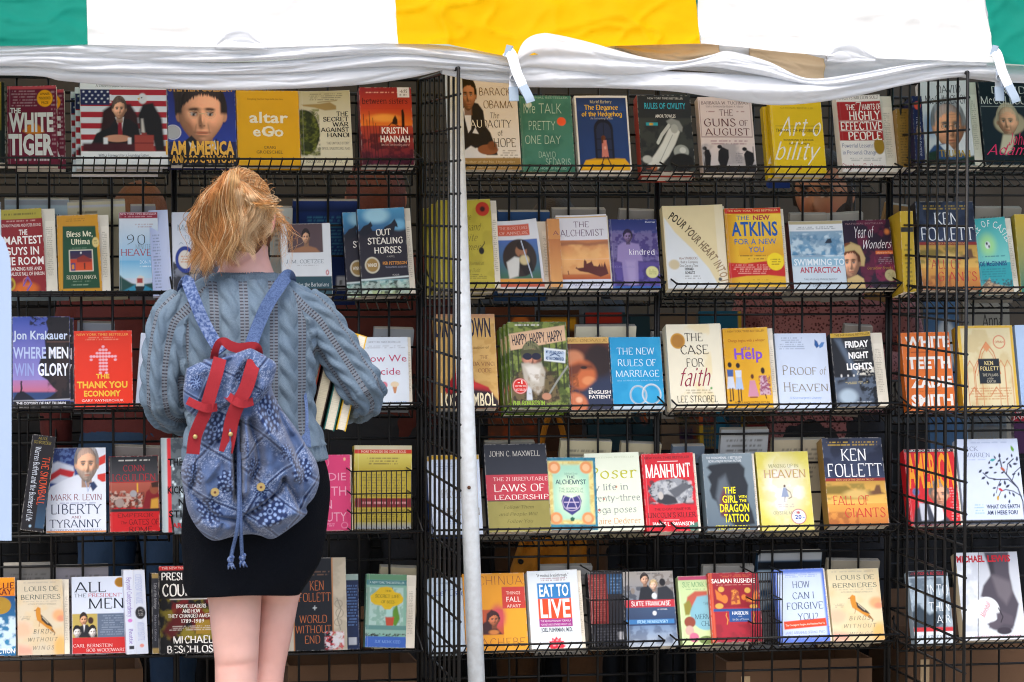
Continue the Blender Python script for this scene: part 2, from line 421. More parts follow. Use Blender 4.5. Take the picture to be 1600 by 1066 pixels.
# leaning white tent pole beside the wing
MAT['pole'] = nodes_mat('white_pole', 'e0e7ec', .4, 0, .16, 60, .1, 200, ncol='8f8a80')
YP = -.20
pb = P(744.5, 1066, YP); pt = P(711.5, 200, YP); dr = (pt-pb)/(pt[2]-pb[2])
foot = pb-dr*(pb[2]-.01); topp = pt+dr*.17
pole = empty('tent_pole', foot, 'white painted steel tent pole leaning beside the first grid wing', 'pole')
m = MB(); m.tube([(0, 0, .004), tuple(topp-foot)], 13.4/ppm(YP, 740), 28, caps=True); m.build('pole_tube', MAT['pole'], pole, True)
m = MB(); m.box(-.07, -.07, -.01, .07, .07, -.004); m.build('foot_plate', MAT['pole'], pole)
m = MB(); q = P(733.5, 762, YP)
tt = foot+dr*(q[2]-foot[2]); vd = (CAM-tt); vd /= np.linalg.norm(vd)
m.tube([tt-foot+vd*.0200, tt-foot+vd*.0240], .0045, 12)
MAT['rust'] = nodes_mat('rusty_bolt', '6b4a38', .6, .4, .4, 90)
m.build('bolt_head', MAT['rust'], pole, True)

# spring clamps gripping the valance
MAT['chrome'] = nodes_mat('clamp_steel', 'd6d9dc', .28, .75, .2, 60)
MAT['grip'] = nodes_mat('clamp_grip', '8fa0b0', .5)
MAT['white_enamel'] = nodes_mat('white_enamel', 'dfe4e8', .35)
def clamp(px, py, s, label):
    Y = YV-.055
    o = empty('spring_clamp', P(px+12, py+24, Y), label, 'clamp', 'steel spring clamps holding up the tent valance'); base = np.array(o.location)
    def q(a, b, dy=0): return P(px+a*s, py+b*s, Y+dy)-base
    def strip(pts, wd, th, c0=0):
        m = MB(); pts = catmull([np.asarray(p) for p in pts], 6); n = len(pts); V = []
        for i, p in enumerate(pts):
            T = pts[min(i+1, n-1)]-pts[max(i-1, 0)]; T /= np.linalg.norm(T)
            a = np.cross(T, (0, 1, 0)); a /= np.linalg.norm(a); b = np.cross(T, a)
            wi = wd if np.isscalar(wd) else wd[0]+(wd[1]-wd[0])*i/(n-1)
            for e, f in ((-1, -1), (1, -1), (1, 1), (-1, 1)): V.append(p+a*e*wi/2+b*f*th/2)
        F = [(i*4+k, i*4+(k+1) % 4, (i+1)*4+(k+1) % 4, (i+1)*4+k) for i in range(n-1) for k in range(4)]+[(3, 2, 1, 0), tuple((n-1)*4+k for k in range(4))]
        m.add(V, F); return m
    strip([q(-6, -4, .01), q(2, 2, -.004), q(10, 28, -.012), q(22, 55, -.03), q(25, 62, -.032)], (.026, .020), .0035).build('front_arm', MAT['white_enamel'], o)
    strip([q(20, 50, -.034), q(29, 68, -.044), q(32, 76, -.046)], .0205, .006).build('handle_grip', MAT['grip'], o)
    strip([q(-7, -5, .009), q(2, -3, .0)], .027, .006).build('jaw_pad', MAT['grip'], o)
    strip([q(4, 26, .02), q(4, 40, .012), q(5, 60, .005)], (.012, .02), .003).build('rear_arm', MAT['chrome'], o)
    strip([q(5, 52, .002), q(6, 74, -.004)], .022, .006).build('handle_grip', MAT['grip'], o)
    m = MB(); ring = [q(5+4.5*math.cos(t), 38+4.5*math.sin(t), .004+.012*t/20) for t in np.linspace(0, 22, 60)]
    m.tube(ring, .0017, 5); m.build('spring', MAT['chrome'], o, True)
clamp(797, 84, 1.0, 'steel spring clamp on the valance above the white book cover with a seated man')
clamp(1556, 84, 1.0, 'steel spring clamp on the valance near the right edge of the photo')

# white board at the left edge
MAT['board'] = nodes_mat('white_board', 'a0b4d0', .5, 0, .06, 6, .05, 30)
YB = -1.15
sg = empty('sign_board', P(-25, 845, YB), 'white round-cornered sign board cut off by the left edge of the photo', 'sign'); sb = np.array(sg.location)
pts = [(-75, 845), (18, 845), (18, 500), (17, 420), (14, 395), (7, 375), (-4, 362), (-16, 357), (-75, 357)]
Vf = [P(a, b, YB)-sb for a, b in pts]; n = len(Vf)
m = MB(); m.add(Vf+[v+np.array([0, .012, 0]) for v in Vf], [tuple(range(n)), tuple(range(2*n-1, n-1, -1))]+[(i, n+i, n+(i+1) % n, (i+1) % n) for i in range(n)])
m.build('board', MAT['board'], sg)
m = MB(); zb = sb[2]
for dx in (-.03, -.10): m.tube([(dx, .02, -zb+.005), (dx, .02, .4)], .012, 10)
m.build('stand', MAT['chrome'], sg, True)
# ================================================================ LETTERING
GL = {'A': (9, '004a 4a90 2373'), 'B': (7, '101a ~1a4a684515 ~1555735010'), 'C': (8, '~886a3915316082'), 'D': (8, '101a ~1a4a7985714010'),
'E': (7, '101a 1a7a 1555 1070'), 'F': (6, '101a 1a6a 1555'), 'G': (9, '~886a3915316082 8285 6595'), 'H': (9, '101a 808a 1585'), 'I': (3, '101a'),
'J': (5, '~4a43301002'), 'K': (8, '101a 147a 3580'), 'L': (6, '101a 1060'), 'M': (12, '101a 1a60 60ba b0ba'), 'N': (9, '101a 1a80 808a'),
'O': (9, '~5a291521508195895a'), 'P': (7, '101a ~1a5a785515'), 'Q': (9, '~5a291521508195895a 5390'), 'R': (8, '101a ~1a5a785515 4580'),
'S': (6, '~684a2a18265462402002'), 'T': (8, '404a 0a8a'), 'U': (9, '~1a13215071838a'), 'V': (8, '0a40 408a'), 'W': (12, '0a30 306a 6a90 90ca'),
'X': (8, '0a80 008a'), 'Y': (8, '0a45 8a45 4540'), 'Z': (7, '0a7a 7a00 0070'),
'a': (6, '~1637565160 ~5424022051'), 'b': (7, '1a10 ~154765624011'), 'c': (6, '~553715123051'), 'd': (7, '6a60 ~653715123061'),
'e': (6, '1454 ~54563716123051'), 'f': (4, '~4a3a2820 0747'), 'g': (6, '~653715123061 ~676z4x1y'), 'h': (7, '1a10 ~15476560'), 'i': (2, '1710 1a19'),
'j': (3, '~272z0x 2a29'), 'k': (6, '1a10 1357 2550'), 'l': (2, '1a10'), 'm': (10, '1710 ~15375550 ~55779590'), 'n': (7, '1710 ~15476560'),
'o': (7, '~47151240626547'), 'p': (7, '171x ~154765624011'), 'q': (7, '676x ~653715123061'), 'r': (5, '1710 ~153756'), 's': (5, '~56371543412001'),
't': (4, '~29223041 0747'), 'u': (7, '~17123062 6760'), 'v': (6, '0730 3067'), 'w': (9, '0720 2047 4770 7097'), 'x': (6, '0760 0067'),
'y': (6, '0730 671x'), 'z': (6, '0767 6700 0060'),
'0': (7, '~4a18124062684a'), '1': (4, '202a 082a'), '2': (7, '~183a685510 1060'), '3': (7, '~194a6835 ~35634011'), '4': (7, '505a 5a03 0373'),
'5': (7, '1a6a 1a16 ~1647634011'), '6': (7, '~6a271330625514'), '7': (6, '0a6a 6a20'), '8': (7, '~4a184562401245684a'), '9': (7, '~1053674a182566'),
'.': (2, '1011'), ',': (2, '~110y'), ':': (2, '1112 1617'), "'": (2, '1a18'), '-': (6, '1454'), '!': (2, '1a13 1011'), '?': (7, '~183a685533 3031'),
'&': (8, '~70183a58123074'), '/': (4, '004a'), '"': (4, '1a18 3a38'), 'È': (7, '101a 1a7a 1555 1070 2d4b'), 'Ç': (8, '~886a3915316082 504y'), ' ': (4, ''), '*': (5, '2448 4824 3949')}
XC = {c: i for i, c in enumerate('0123456789abcd')}; YC = dict(XC); YC.update({'z': -1, 'y': -2, 'x': -3})
STY = {'s': (1.25, .42, 1, 0), 'S': (2.1, .7, 1, 0), 'i': (1.1, .4, 1, .25), 't': (.7, .35, 0, 0), 'c': (.75, .3, 0, .45), 'h': (.9, .9, 0, .05), 'C': (1.3, .45, 0, .5), 'H': (2.3, 2.0, 0, 0)}
_gc = {}
def stroke_glyph(ch, st):
    if (ch, st) in _gc: return _gc[ch, st]
    w_, s_ = GL.get(ch, GL['-']); thick, thin, ser, slant = STY[st]
    strokes = []
    for t in s_.split():
        cv = t[0] == '~'; t = t.lstrip('~')
        pts = np.array([(XC[t[i]], YC[t[i+1]]) for i in range(0, len(t), 2)], float)
        strokes.append((catmull(pts, 4) if cv else pts, cv))
    ends = [tuple(p[k]) for p, _ in strokes for k in (0, -1)]
    V = []; F = []
    na = R_(20); nib = np.array([math.cos(na), math.sin(na)])
    def strip(p, wd):
        n = len(p); T = np.gradient(p, axis=0); T /= np.linalg.norm(T, axis=1, keepdims=True)+1e-9
        N = np.stack([-T[:, 1], T[:, 0]], 1); b = len(V)
        for i in range(n):
            h = wd if wd is not None else thin+(thick-thin)*abs(T[i][0]*nib[1]-T[i][1]*nib[0])
            V.append(p[i]+N[i]*h/2); V.append(p[i]-N[i]*h/2)
        for i in range(n-1): F.append((b+2*i+1, b+2*i+3, b+2*i+2, b+2*i))
    for p, cv in strokes:
        q = p.copy()
        if not ser and not cv and len(p) == 2:
            d = (p[1]-p[0]); d /= np.linalg.norm(d)+1e-9
            q[0] -= d*thin*.4; q[1] += d*thin*.4
        if len(p) == 2 and np.linalg.norm(p[1]-p[0]) < 1.5: strip(q, thick); continue
        strip(q, None)
        if ser:
            for k, k2 in ((0, 1), (-1, -2)):
                e = p[k]; d = p[k2]-e; d = d/(np.linalg.norm(d)+1e-9)
                if ends.count(tuple(e)) > 1: continue
                if abs(d[1]) > .62 and e[1] in (0, 10, 7, -3):
                    strip(np.array([e+(-1.3, 0), e+(1.3, 0)])+(0, thin*.5*np.sign(d[1])), thin*.9)
                elif abs(d[0]) > .9 and not cv and e[1] != 5 and e[1] != 3:
                    s = -1 if e[1] > 5 else 1
                    strip(np.array([e, e+(0, s*1.8)]), thin*1.1)
    V = np.array(V) if V else np.zeros((0, 2))
    if len(V): V[:, 0] += V[:, 1]*slant; V = V/10.
    _gc[ch, st] = (V, F, (w_+(1.6 if ser else 1.9))/10.); return _gc[ch, st]
_sans = {}
def prepare_sans(chars):
    tmp = []
    for key, off in (('n', 0.0), ('B', .022), ('X', .04)):
        for ch in chars:
            pair = []
            for s in (ch, ch+ch):
                cu = bpy.data.curves.new('t', 'FONT'); cu.body = s; cu.resolution_u = 2; cu.offset = off; cu.fill_mode = 'FRONT'
                o = bpy.data.objects.new('t', cu); COL.objects.link(o); pair.append(o)
            tmp.append((key, ch, pair))
    dg = bpy.context.evaluated_depsgraph_get(); dg.update()
    cap = None; res = {}
    for key, ch, pair in tmp:
        ms = [o.evaluated_get(dg).to_mesh() for o in pair]
        V = np.array([v.co[:2] for v in ms[0].vertices]).reshape(-1, 2); F = [tuple(p.vertices) for p in ms[0].polygons]
        V2 = np.array([v.co[:2] for v in ms[1].vertices]).reshape(-1, 2)
        adv = (V2[:, 0].max()-V[:, 0].max()) if len(V) else .3
        # make faces point up
        G = []
        for f in F:
            a = sum(V[f[i-1]][0]*V[f[i]][1]-V[f[i]][0]*V[f[i-1]][1] for i in range(len(f)))
            G.append(f if a > 0 else f[::-1])
        res[key, ch] = (V, G, adv)
    hh = res['n', 'H'][0][:, 1].max()
    for k, (V, F, a) in res.items():
        if k[0] != 'n' and len(V): V = V.copy()
        _sans[k] = (V/hh, F, a/hh+(.02 if k[0] != 'n' else 0))
    for _, _, pair in tmp:
        for o in pair:
            o.evaluated_get(dg).to_mesh_clear(); cu = o.data; bpy.data.objects.remove(o); bpy.data.curves.remove(cu)
prepare_sans("ABCDEFGHIJKLMNOPQRSTUVWXYZabcdefghijklmnopqrstuvwxyz0123456789.,:'-!?&/\"*ÈÇ")
def glyph(ch, f):
    if ch == ' ': return np.zeros((0, 2)), [], .42
    if f in STY: return stroke_glyph(ch, f)
    return _sans.get((f, ch)) or _sans[f, '-']
def text_mesh(s, f, sp=0.0):
    V = []; F = []; x = 0; n = 0
    for ch in s:
        v, fc, ad = glyph(ch, f)
        if len(v): V.append(v+(x, 0)); F += [tuple(i+n for i in q) for q in fc]; n += len(v)
        x += ad+sp
    return (np.concatenate(V) if V else np.zeros((0, 2))), F

# ================================================================ PAINTING A COVER
class Paint:
    """printed design: a grid of coloured points (soft picture) plus crisp lettering, all in cover coordinates 0..100"""
    def __init__(s, W, H, bg, step=.0016):
        s.nu = max(4, int(W/step)); s.nv = max(4, int(H/step)); s.W = W; s.H = H
        s.U, s.Vv = np.meshgrid(np.linspace(0, 100, s.nu), np.linspace(0, 100, s.nv))
        s.C = np.zeros((s.nv, s.nu, 3)); s.C[:] = lin(bg); s.T = []; s.lvl = 0
        s.px = 100/s.nu; s.py = 100/s.nv
    def blend(s, m, c): m = np.clip(m, 0, 1)[..., None]; s.C = s.C*(1-m)+(lin(c) if isinstance(c, str) else c)*m
    def box(s, x0, y0, x1, y1, soft=0):
        sx = max(soft, s.px*.5); sy = max(soft, s.py*.5)
        return smoothstep(x0-sx, x0+sx, s.U)*(1-smoothstep(x1-sx, x1+sx, s.U))*smoothstep(y0-sy, y0+sy, s.Vv)*(1-smoothstep(y1-sy, y1+sy, s.Vv))
    def ell(s, cx, cy, rx, ry, soft=0, rot=0):
        a = R_(rot); asp = s.H/s.W
        dx = s.U-cx; dy = (s.Vv-cy)*asp
        X = dx*math.cos(a)+dy*math.sin(a); Y = -dx*math.sin(a)+dy*math.cos(a)
        r = np.sqrt((X/rx)**2+(Y/(ry*asp))**2); e = max(soft/ max(rx, 1e-3), s.px/max(rx, 1)*.8)
        return 1-smoothstep(1-e, 1+e, r)
    def poly(s, pts, soft=0):
        p = np.array(pts, float).reshape(-1, 2); inside = np.zeros(s.U.shape, bool); dist = np.full(s.U.shape, 1e9)
        n = len(p)
        for i in range(n):
            x0, y0 = p[i]; x1, y1 = p[(i+1) % n]
            c = (y0 > s.Vv) != (y1 > s.Vv)
            xi = (x1-x0)*(s.Vv-y0)/((y1-y0) or 1e-9)+x0; inside ^= c & (s.U < xi)
            dx, dy = x1-x0, y1-y0; t = np.clip(((s.U-x0)*dx+(s.Vv-y0)*dy)/(dx*dx+dy*dy+1e-9), 0, 1)
            dist = np.minimum(dist, np.hypot(s.U-x0-t*dx, s.Vv-y0-t*dy))
        e = max(soft, s.px*.6)
        return smoothstep(-e, e, np.where(inside, dist, -dist))
    def line(s, pts, wd):
        p = np.array(pts, float).reshape(-1, 2); d = np.full(s.U.shape, 1e9)
        for i in range(len(p)-1):
            x0, y0 = p[i]; x1, y1 = p[i+1]; dx, dy = x1-x0, y1-y0
            t = np.clip(((s.U-x0)*dx+(s.Vv-y0)*dy)/(dx*dx+dy*dy+1e-9), 0, 1); d = np.minimum(d, np.hypot(s.U-x0-t*dx, s.Vv-y0-t*dy))
        return 1-smoothstep(wd/2-s.px*.4, wd/2+s.px*.6, d)
    def face(s, cx, cy, w_, h_, skin, hair, turn=0, glasses=None, beard=None, bald=0, light=-1, mono=False, long_=0, old=0):
        """photographic head: modelled relief lit from one side, as printed on the cover"""
        X = (s.U-cx)/(w_/2); Y = (s.Vv-cy)/(h_/2); sk = lin(skin); hr = lin(hair)
        xs = X-turn*.18*np.clip(1-X*X, 0, 1)
        g = lambda a, b, sa, sb: np.exp(-((xs-a)/sa)**2-((Y-b)/sb)**2)
        wj = 1-.26*smoothstep(.2, 1.0, Y)
        r2 = (X/wj)**2+Y**2
        z = np.sqrt(np.clip(1-np.clip(r2, 0, 1), 0, 1))*.9
        z = z+.22*g(0, .24, .11, .17)+.08*g(0, .06, .09, .16)-.15*(g(-.36, -.05, .20, .13)+g(.36, -.05, .20, .13))+.06*g(0, -.24, .6, .09)+.06*(g(-.48, .28, .2, .2)+g(.48, .28, .2, .2))+.05*g(0, .55, .26, .055)+.05*g(0, .66, .2, .05)-.04*g(0, .605, .26, .025)+.06*g(0, .86, .2, .1)-.05*old*(np.abs(g(-.30, .5, .06, .2))+g(.30, .5, .06, .2))-.03*old*np.sin(Y*50)*g(0, -.5, .5, .2)
        gy, gx = np.gradient(z); gy *= s.nv*h_/200; gx *= s.nu*w_/200
        n = np.stack([-gx, -gy, np.ones_like(z)*1.0], -1); n /= np.linalg.norm(n, axis=-1, keepdims=True)
        Lv = np.array([.55*light, -.45, .75]); Lv /= np.linalg.norm(Lv); sh = np.clip(n@Lv, 0, 1)*1.0+.25*np.clip(n[..., 2], 0, 1)
        nz = fbm(s.U/2.2, s.Vv/2.2, 5)
        # hair behind and on top
        st = .75+.5*vnoise(s.U*1.6+Y*3, Y*2.5, 9); rh = (X/1.13)**2+((Y+.12)/(1.12))**2
        mh = smoothstep(1.06, .96, rh)*(smoothstep(.35, .15, Y) if not long_ else 1)
        if long_: mh = np.maximum(mh, smoothstep(1.25, 1.15, np.abs(X))*smoothstep(-.3, 0, Y)*smoothstep(1.0+long_, .9+long_, Y))
        s.blend(mh*(1-bald*.8), hr*st[..., None]*(.6+.6*np.clip(-Y+.2, 0, 1))[..., None])
        for e in (-1, 1): s.blend(s.ell(cx+e*w_*.5+turn*w_*.03, cy+h_*.02, w_*.07, h_*.10, soft=.6), sk*(.75 if e*light > 0 else .45))
        neck = smoothstep(.52, .44, np.abs(X))*smoothstep(.6, .7, Y)*smoothstep(1.32, 1.25, Y); s.blend(neck*.9, sk*.42)
        mf = smoothstep(1.03, .95, r2)
        col = sk*(.22+.98*sh[..., None])*(.94+.12*nz[..., None]); col = col+np.array([.05, .0, .0])*(g(-.5, .3, .2, .2)+g(.5, .3, .2, .2))[..., None]*sk
        s.blend(mf, col)
        for e in (-1, 1):
            ex = e*.37
            s.blend(g(ex, -.02, .17, .085)*.75*mf, sk*.22)
            s.blend(np.clip(1.5*np.exp(-((xs-ex)/.11)**4-((Y-.0)/.034)**4), 0, 1)*mf, np.array([.42, .40, .38]) if not mono else sk*.9)
            s.blend(np.clip(1.6*np.exp(-((xs-ex)/.05)**4-((Y-.0)/.042)**4), 0, 1)*mf, np.array([.03, .025, .02]))
            s.blend(np.clip(1.4*np.exp(-((xs-ex)/.17)**4-((Y+.045+.03*((xs-ex)/.15)**2)/.018)**2), 0, 1)*mf, sk*.1)
            s.blend(np.clip(1.3*np.exp(-((xs-ex)/.21)**4-((Y+.17-.05*e*(xs-ex)-.0)/.040)**2), 0, 1)*mf*.9, hr*.4+sk*.04)
            s.blend(g(e*.09, .365, .045, .025)*.9*mf, sk*.12)
        s.blend(np.clip(1.3*np.exp(-(xs/.25)**4-((Y-.60)/.05)**4), 0, 1)*mf*.6, sk*np.array([.75, .38, .38])); s.blend(np.exp(-(xs/.25)**4-((Y-.605)/.014)**2)*mf*.85, sk*.14)
        for e in (-1, 1): s.blend(np.exp(-((xs-e*(.27+.25*(Y-.35)))/.035)**2)*smoothstep(.25, .35, Y)*smoothstep(.68, .55, Y)*mf*.45, sk*.25)
        s.blend(g(0, .80, .35, .25)*mf*.16, sk*.4)
        if beard:
            mb = smoothstep(.34, .5, Y+.25*np.abs(xs)**1.5)*(1-np.clip(1.4*np.exp(-(xs/.22)**4-((Y-.60)/.05)**4), 0, 1)*.8); s.blend(mb*smoothstep(1.1, 1.0, r2)*.75, lin(beard)*(.45+.8*sh[..., None])*st[..., None])
        hl = -.64+.42*(xs-.12)**2+.10*(vnoise(s.U*1.2, s.Vv*0+2, 3)-.5); mt = smoothstep(hl+.06, hl-.04, Y)*smoothstep(1.12, 1.0, rh); s.blend(mt*(1-bald), hr*st[..., None]*(.35+.9*np.clip(sh, 0, 1))[..., None])
        side = smoothstep(.80, .92, np.abs(X/wj))*smoothstep(.05, -.1, Y)*smoothstep(1.12, 1.0, rh); s.blend(side*(1-bald*.5), hr*st[..., None]*.7)
        if glasses:
            for e in (-1, 1): 
                q = ((xs-e*.37)/.24)**2+(Y/.13)**2; s.blend(np.clip(1-np.abs(q-1)/.16, 0, 1)*mf*.9, glasses); s.blend(np.exp(-((xs-e*.37+.08)/.07)**2-((Y+.05)/.03)**2)*mf*.35, 'f4f4f4'); 
            s.blend(np.exp(-(xs/.13)**4-((Y+.03)/.016)**2)*mf, glasses)
    def run(s, ops):
        for o in ops:
            k = o[0]
            if k == 'r': s.blend(s.box(*o[1:5], soft=o[6] if len(o) > 6 else 0), o[5])
            elif k == 'e': s.blend(s.ell(*o[1:5], soft=o[6] if len(o) > 6 else 0, rot=o[7] if len(o) > 7 else 0), o[5])
            elif k == 'o': s.blend(s.ell(*o[1:5])-s.ell(o[1], o[2], o[3]-o[5], o[4]-o[5]*.66), o[6])
            elif k == 'p': s.blend(s.poly(o[1], o[3] if len(o) > 3 else 0), o[2])
            elif k == 'l': s.blend(s.line(o[1], o[2]), o[3])
            elif k == 'g':
                t = np.clip((s.Vv-o[2])/(o[4]-o[2]), 0, 1)[..., None] if len(o) < 8 else np.clip((s.U-o[1])/(o[3]-o[1]), 0, 1)[..., None]
                s.blend(s.box(*o[1:5]), lin(o[5])*(1-t)+lin(o[6])*t)
            elif k == 'n':   # mottled patch: x0 y0 x1 y1 colour scale amount
                n = fbm(s.U/o[6], s.Vv*s.H/s.W/o[6], int(o[1]*7+o[2]*3+o[6]), 4)
                s.blend(s.box(*o[1:5], soft=1.5)*smoothstep(.38, .58, n)*o[7], o[5])
            elif k == 'k':   # rows of small print: x0 y0 x1 y1 rows colour
                rows = o[5]; hh = (o[4]-o[2])/rows
                for r in range(rows):
                    y0 = o[2]+r*hh+hh*.2; n = vnoise(s.U/1.7+r*37, np.full(s.U.shape, r*3.7+o[1]), 5)
                    cut = (o[3]-o[1])*.14*random.random()
                    s.blend(s.box(o[1]+cut, y0, o[3]-cut, y0+hh*.45)*smoothstep(.28, .45, n)*.75, o[6])
            elif k == 'F': s.face(*o[1:])
            elif k == 'f':   # a face: cx cy w h skin hair [look]
                cx, cy, w_, h_, sk, hr = o[1:7]; lk = o[7] if len(o) > 7 else 0
                s.blend(s.ell(cx, cy-h_*.08, w_*.56, h_*.56), hr)
                s.blend(s.ell(cx+lk*w_*.06, cy+h_*.06, w_*.44, h_*.47), sk)
                d = lin(sk)*.55; 
                s.blend(s.ell(cx-w_*.36*(1 if lk >= 0 else -1), cy+h_*.08, w_*.2, h_*.36, soft=w_*.12)*.35, d)
                for e in (-1, 1):
                    ex = cx+lk*w_*.12+e*w_*.17
                    s.blend(s.ell(ex, cy-h_*.02, w_*.1, h_*.035, soft=.4), d*.25); s.blend(s.box(ex-w_*.12, cy-h_*.14, ex+w_*.12, cy-h_*.10, soft=.4)*.8, lin(hr)*.8)
                s.blend(s.ell(cx+lk*w_*.14, cy+h_*.14, w_*.07, h_*.05, soft=.6)*.6, d)
                s.blend(s.ell(cx+lk*w_*.12, cy+h_*.28, w_*.15, h_*.025, soft=.4)*.8, lin('a0483f')*.8)
                s.blend(s.ell(cx, cy-h_*.42, w_*.46, h_*.2, soft=w_*.05), hr)
            elif k == 't':
                f, st, x0, y0, x1, y1, c = o[1:8]; rot = o[8] if len(o) > 8 else 0; sp = o[9] if len(o) > 9 else 0
                V, F = text_mesh(st, f, sp)
                if not len(V): continue
                mn = V[:, 0].min(); mx = V[:, 0].max()
                X = x0+(V[:, 0]-mn)/(mx-mn+1e-9)*(x1-x0); Y = y1-V[:, 1]*(y1-y0)
                if rot:
                    a = R_(rot); cx, cy = (x0+x1)/2, (y0+y1)/2; asp = s.H/s.W; dx = X-cx; dy = (Y-cy)*asp
                    X = cx+dx*math.cos(a)-dy*math.sin(a); Y = cy+(dx*math.sin(a)+dy*math.cos(a))/asp
                s.T.append((X, Y, F, lin(c)))
            elif k == 'v':   # lettering running down (top to bottom): f st x0 y0 x1 y1 c  (cap height across x0..x1)
                f, st, x0, y0, x1, y1, c = o[1:8]; V, F = text_mesh(st, f); mn = V[:, 0].min(); mx = V[:, 0].max()
                s.T.append((x0+V[:, 1]*(x1-x0), y0+(V[:, 0]-mn)/(mx-mn)*(y1-y0), F, lin(c)))
            elif k == 'a':   # lettering along a curve: f st pts size c [c2]
                f, st, pts, size, c = o[1:6]; c2 = o[6] if len(o) > 6 else c
                p = catmull(np.array(pts, float).reshape(-1, 2), 12); asp = s.H/s.W; q = p*(1, asp)
                L = np.concatenate([[0], np.cumsum(np.linalg.norm(np.diff(q, axis=0), axis=1))])
                adv = [glyph(ch, f)[2] for ch in st]; tot = sum(adv); x = 0; sx = L[-1]/tot
                for ch, ad in zip(st, adv):
                    V, F, _ = glyph(ch, f); mid = (x+ad/2)*sx
                    if len(V):
                        e = .5; P0 = np.array([np.interp(mid-e, L, q[:, 0]), np.interp(mid-e, L, q[:, 1])]); P1 = np.array([np.interp(mid+e, L, q[:, 0]), np.interp(mid+e, L, q[:, 1])])
                        d = (P1-P0)/np.linalg.norm(P1-P0); nrm = np.array([d[1], -d[0]]); C = (P0+P1)/2
                        R = C+np.outer((V[:, 0]-ad/2)*sx*.96, d)+np.outer(V[:, 1]*size*asp, nrm)
                        fr = mid/L[-1]
                        s.T.append((R[:, 0], R[:, 1]/asp, F, lin(c)*(1-fr)+lin(c2)*fr))
                    x += ad
        return s
    def mesh(s, bend=None, zoff=0.0, text_gap=.00035):
        """V (x right, y up, z out), F, C; bend maps V -> V"""
        X = s.U/100*s.W; Y = (1-s.Vv/100)*s.H
        V = np.stack([X, Y, np.full(X.shape, zoff)], -1).reshape(-1, 3); idx = np.arange(s.nu*s.nv).reshape(s.nv, s.nu)
        F = np.stack([idx[1:, :-1], idx[1:, 1:], idx[:-1, 1:], idx[:-1, :-1]], -1).reshape(-1, 4)
        n = len(V); Vs = [V]; Fs = [tuple(f) for f in F.tolist()]; Cs = [s.C.reshape(-1, 3)]
        for i, (tx, ty, f, c) in enumerate(s.T):
            v = np.stack([tx/100*s.W, (1-ty/100)*s.H, np.full(len(tx), zoff+text_gap+.00004*(i % 6))], -1)
            Vs.append(v); Fs += [tuple(j+n for j in q) for q in f]; n += len(v); cc = np.zeros((len(v), 3)); cc[:] = c; Cs.append(cc)
        V = np.concatenate(Vs); C = np.concatenate(Cs)
        if bend: V = bend(V)
        return V, Fs, C

# ================================================================ A BOOK
def paper_mat():
    m = nodes_mat('paper_pages', 'e6dfcc', .85, 0, 0); t = m.node_tree; N = t.nodes; L = t.links
    tc = N.new('ShaderNodeTexCoord'); mp = N.new('ShaderNodeMapping'); mp.inputs['Scale'].default_value = (6, 6, 900)
    nz = N.new('ShaderNodeTexNoise'); nz.inputs['Scale'].default_value = 1; nz.inputs['Detail'].default_value = 2
    L.new(tc.outputs['Object'], mp.inputs[0]); L.new(mp.outputs[0], nz.inputs['Vector'])
    a = N.new('ShaderNodeAttribute'); a.attribute_name = 'Col'
    mx = N.new('ShaderNodeMix'); mx.data_type = 'RGBA'; mx.blend_type = 'MULTIPLY'; mx.inputs[7].default_value = (.62, .6, .56, 1)
    mr = N.new('ShaderNodeMapRange'); mr.inputs[1].default_value = .35; mr.inputs[2].default_value = .7; mr.inputs[4].default_value = .9
    L.new(nz.outputs[0], mr.inputs[0]); L.new(mr.outputs[0], mx.inputs[0]); L.new(a.outputs['Color'], mx.inputs[6]); L.new(mx.outputs[2], N['Principled BSDF'].inputs['Base Color'])
    return m
MAT['paper'] = paper_mat()
def proj(p):
    d = np.asarray(p)-CAM; z = np.dot(d, FW); return 800+FPX*np.dot(d, RT)/z, 533-FPX*np.dot(d, UP)/z
from mathutils import Matrix
NB = [0]
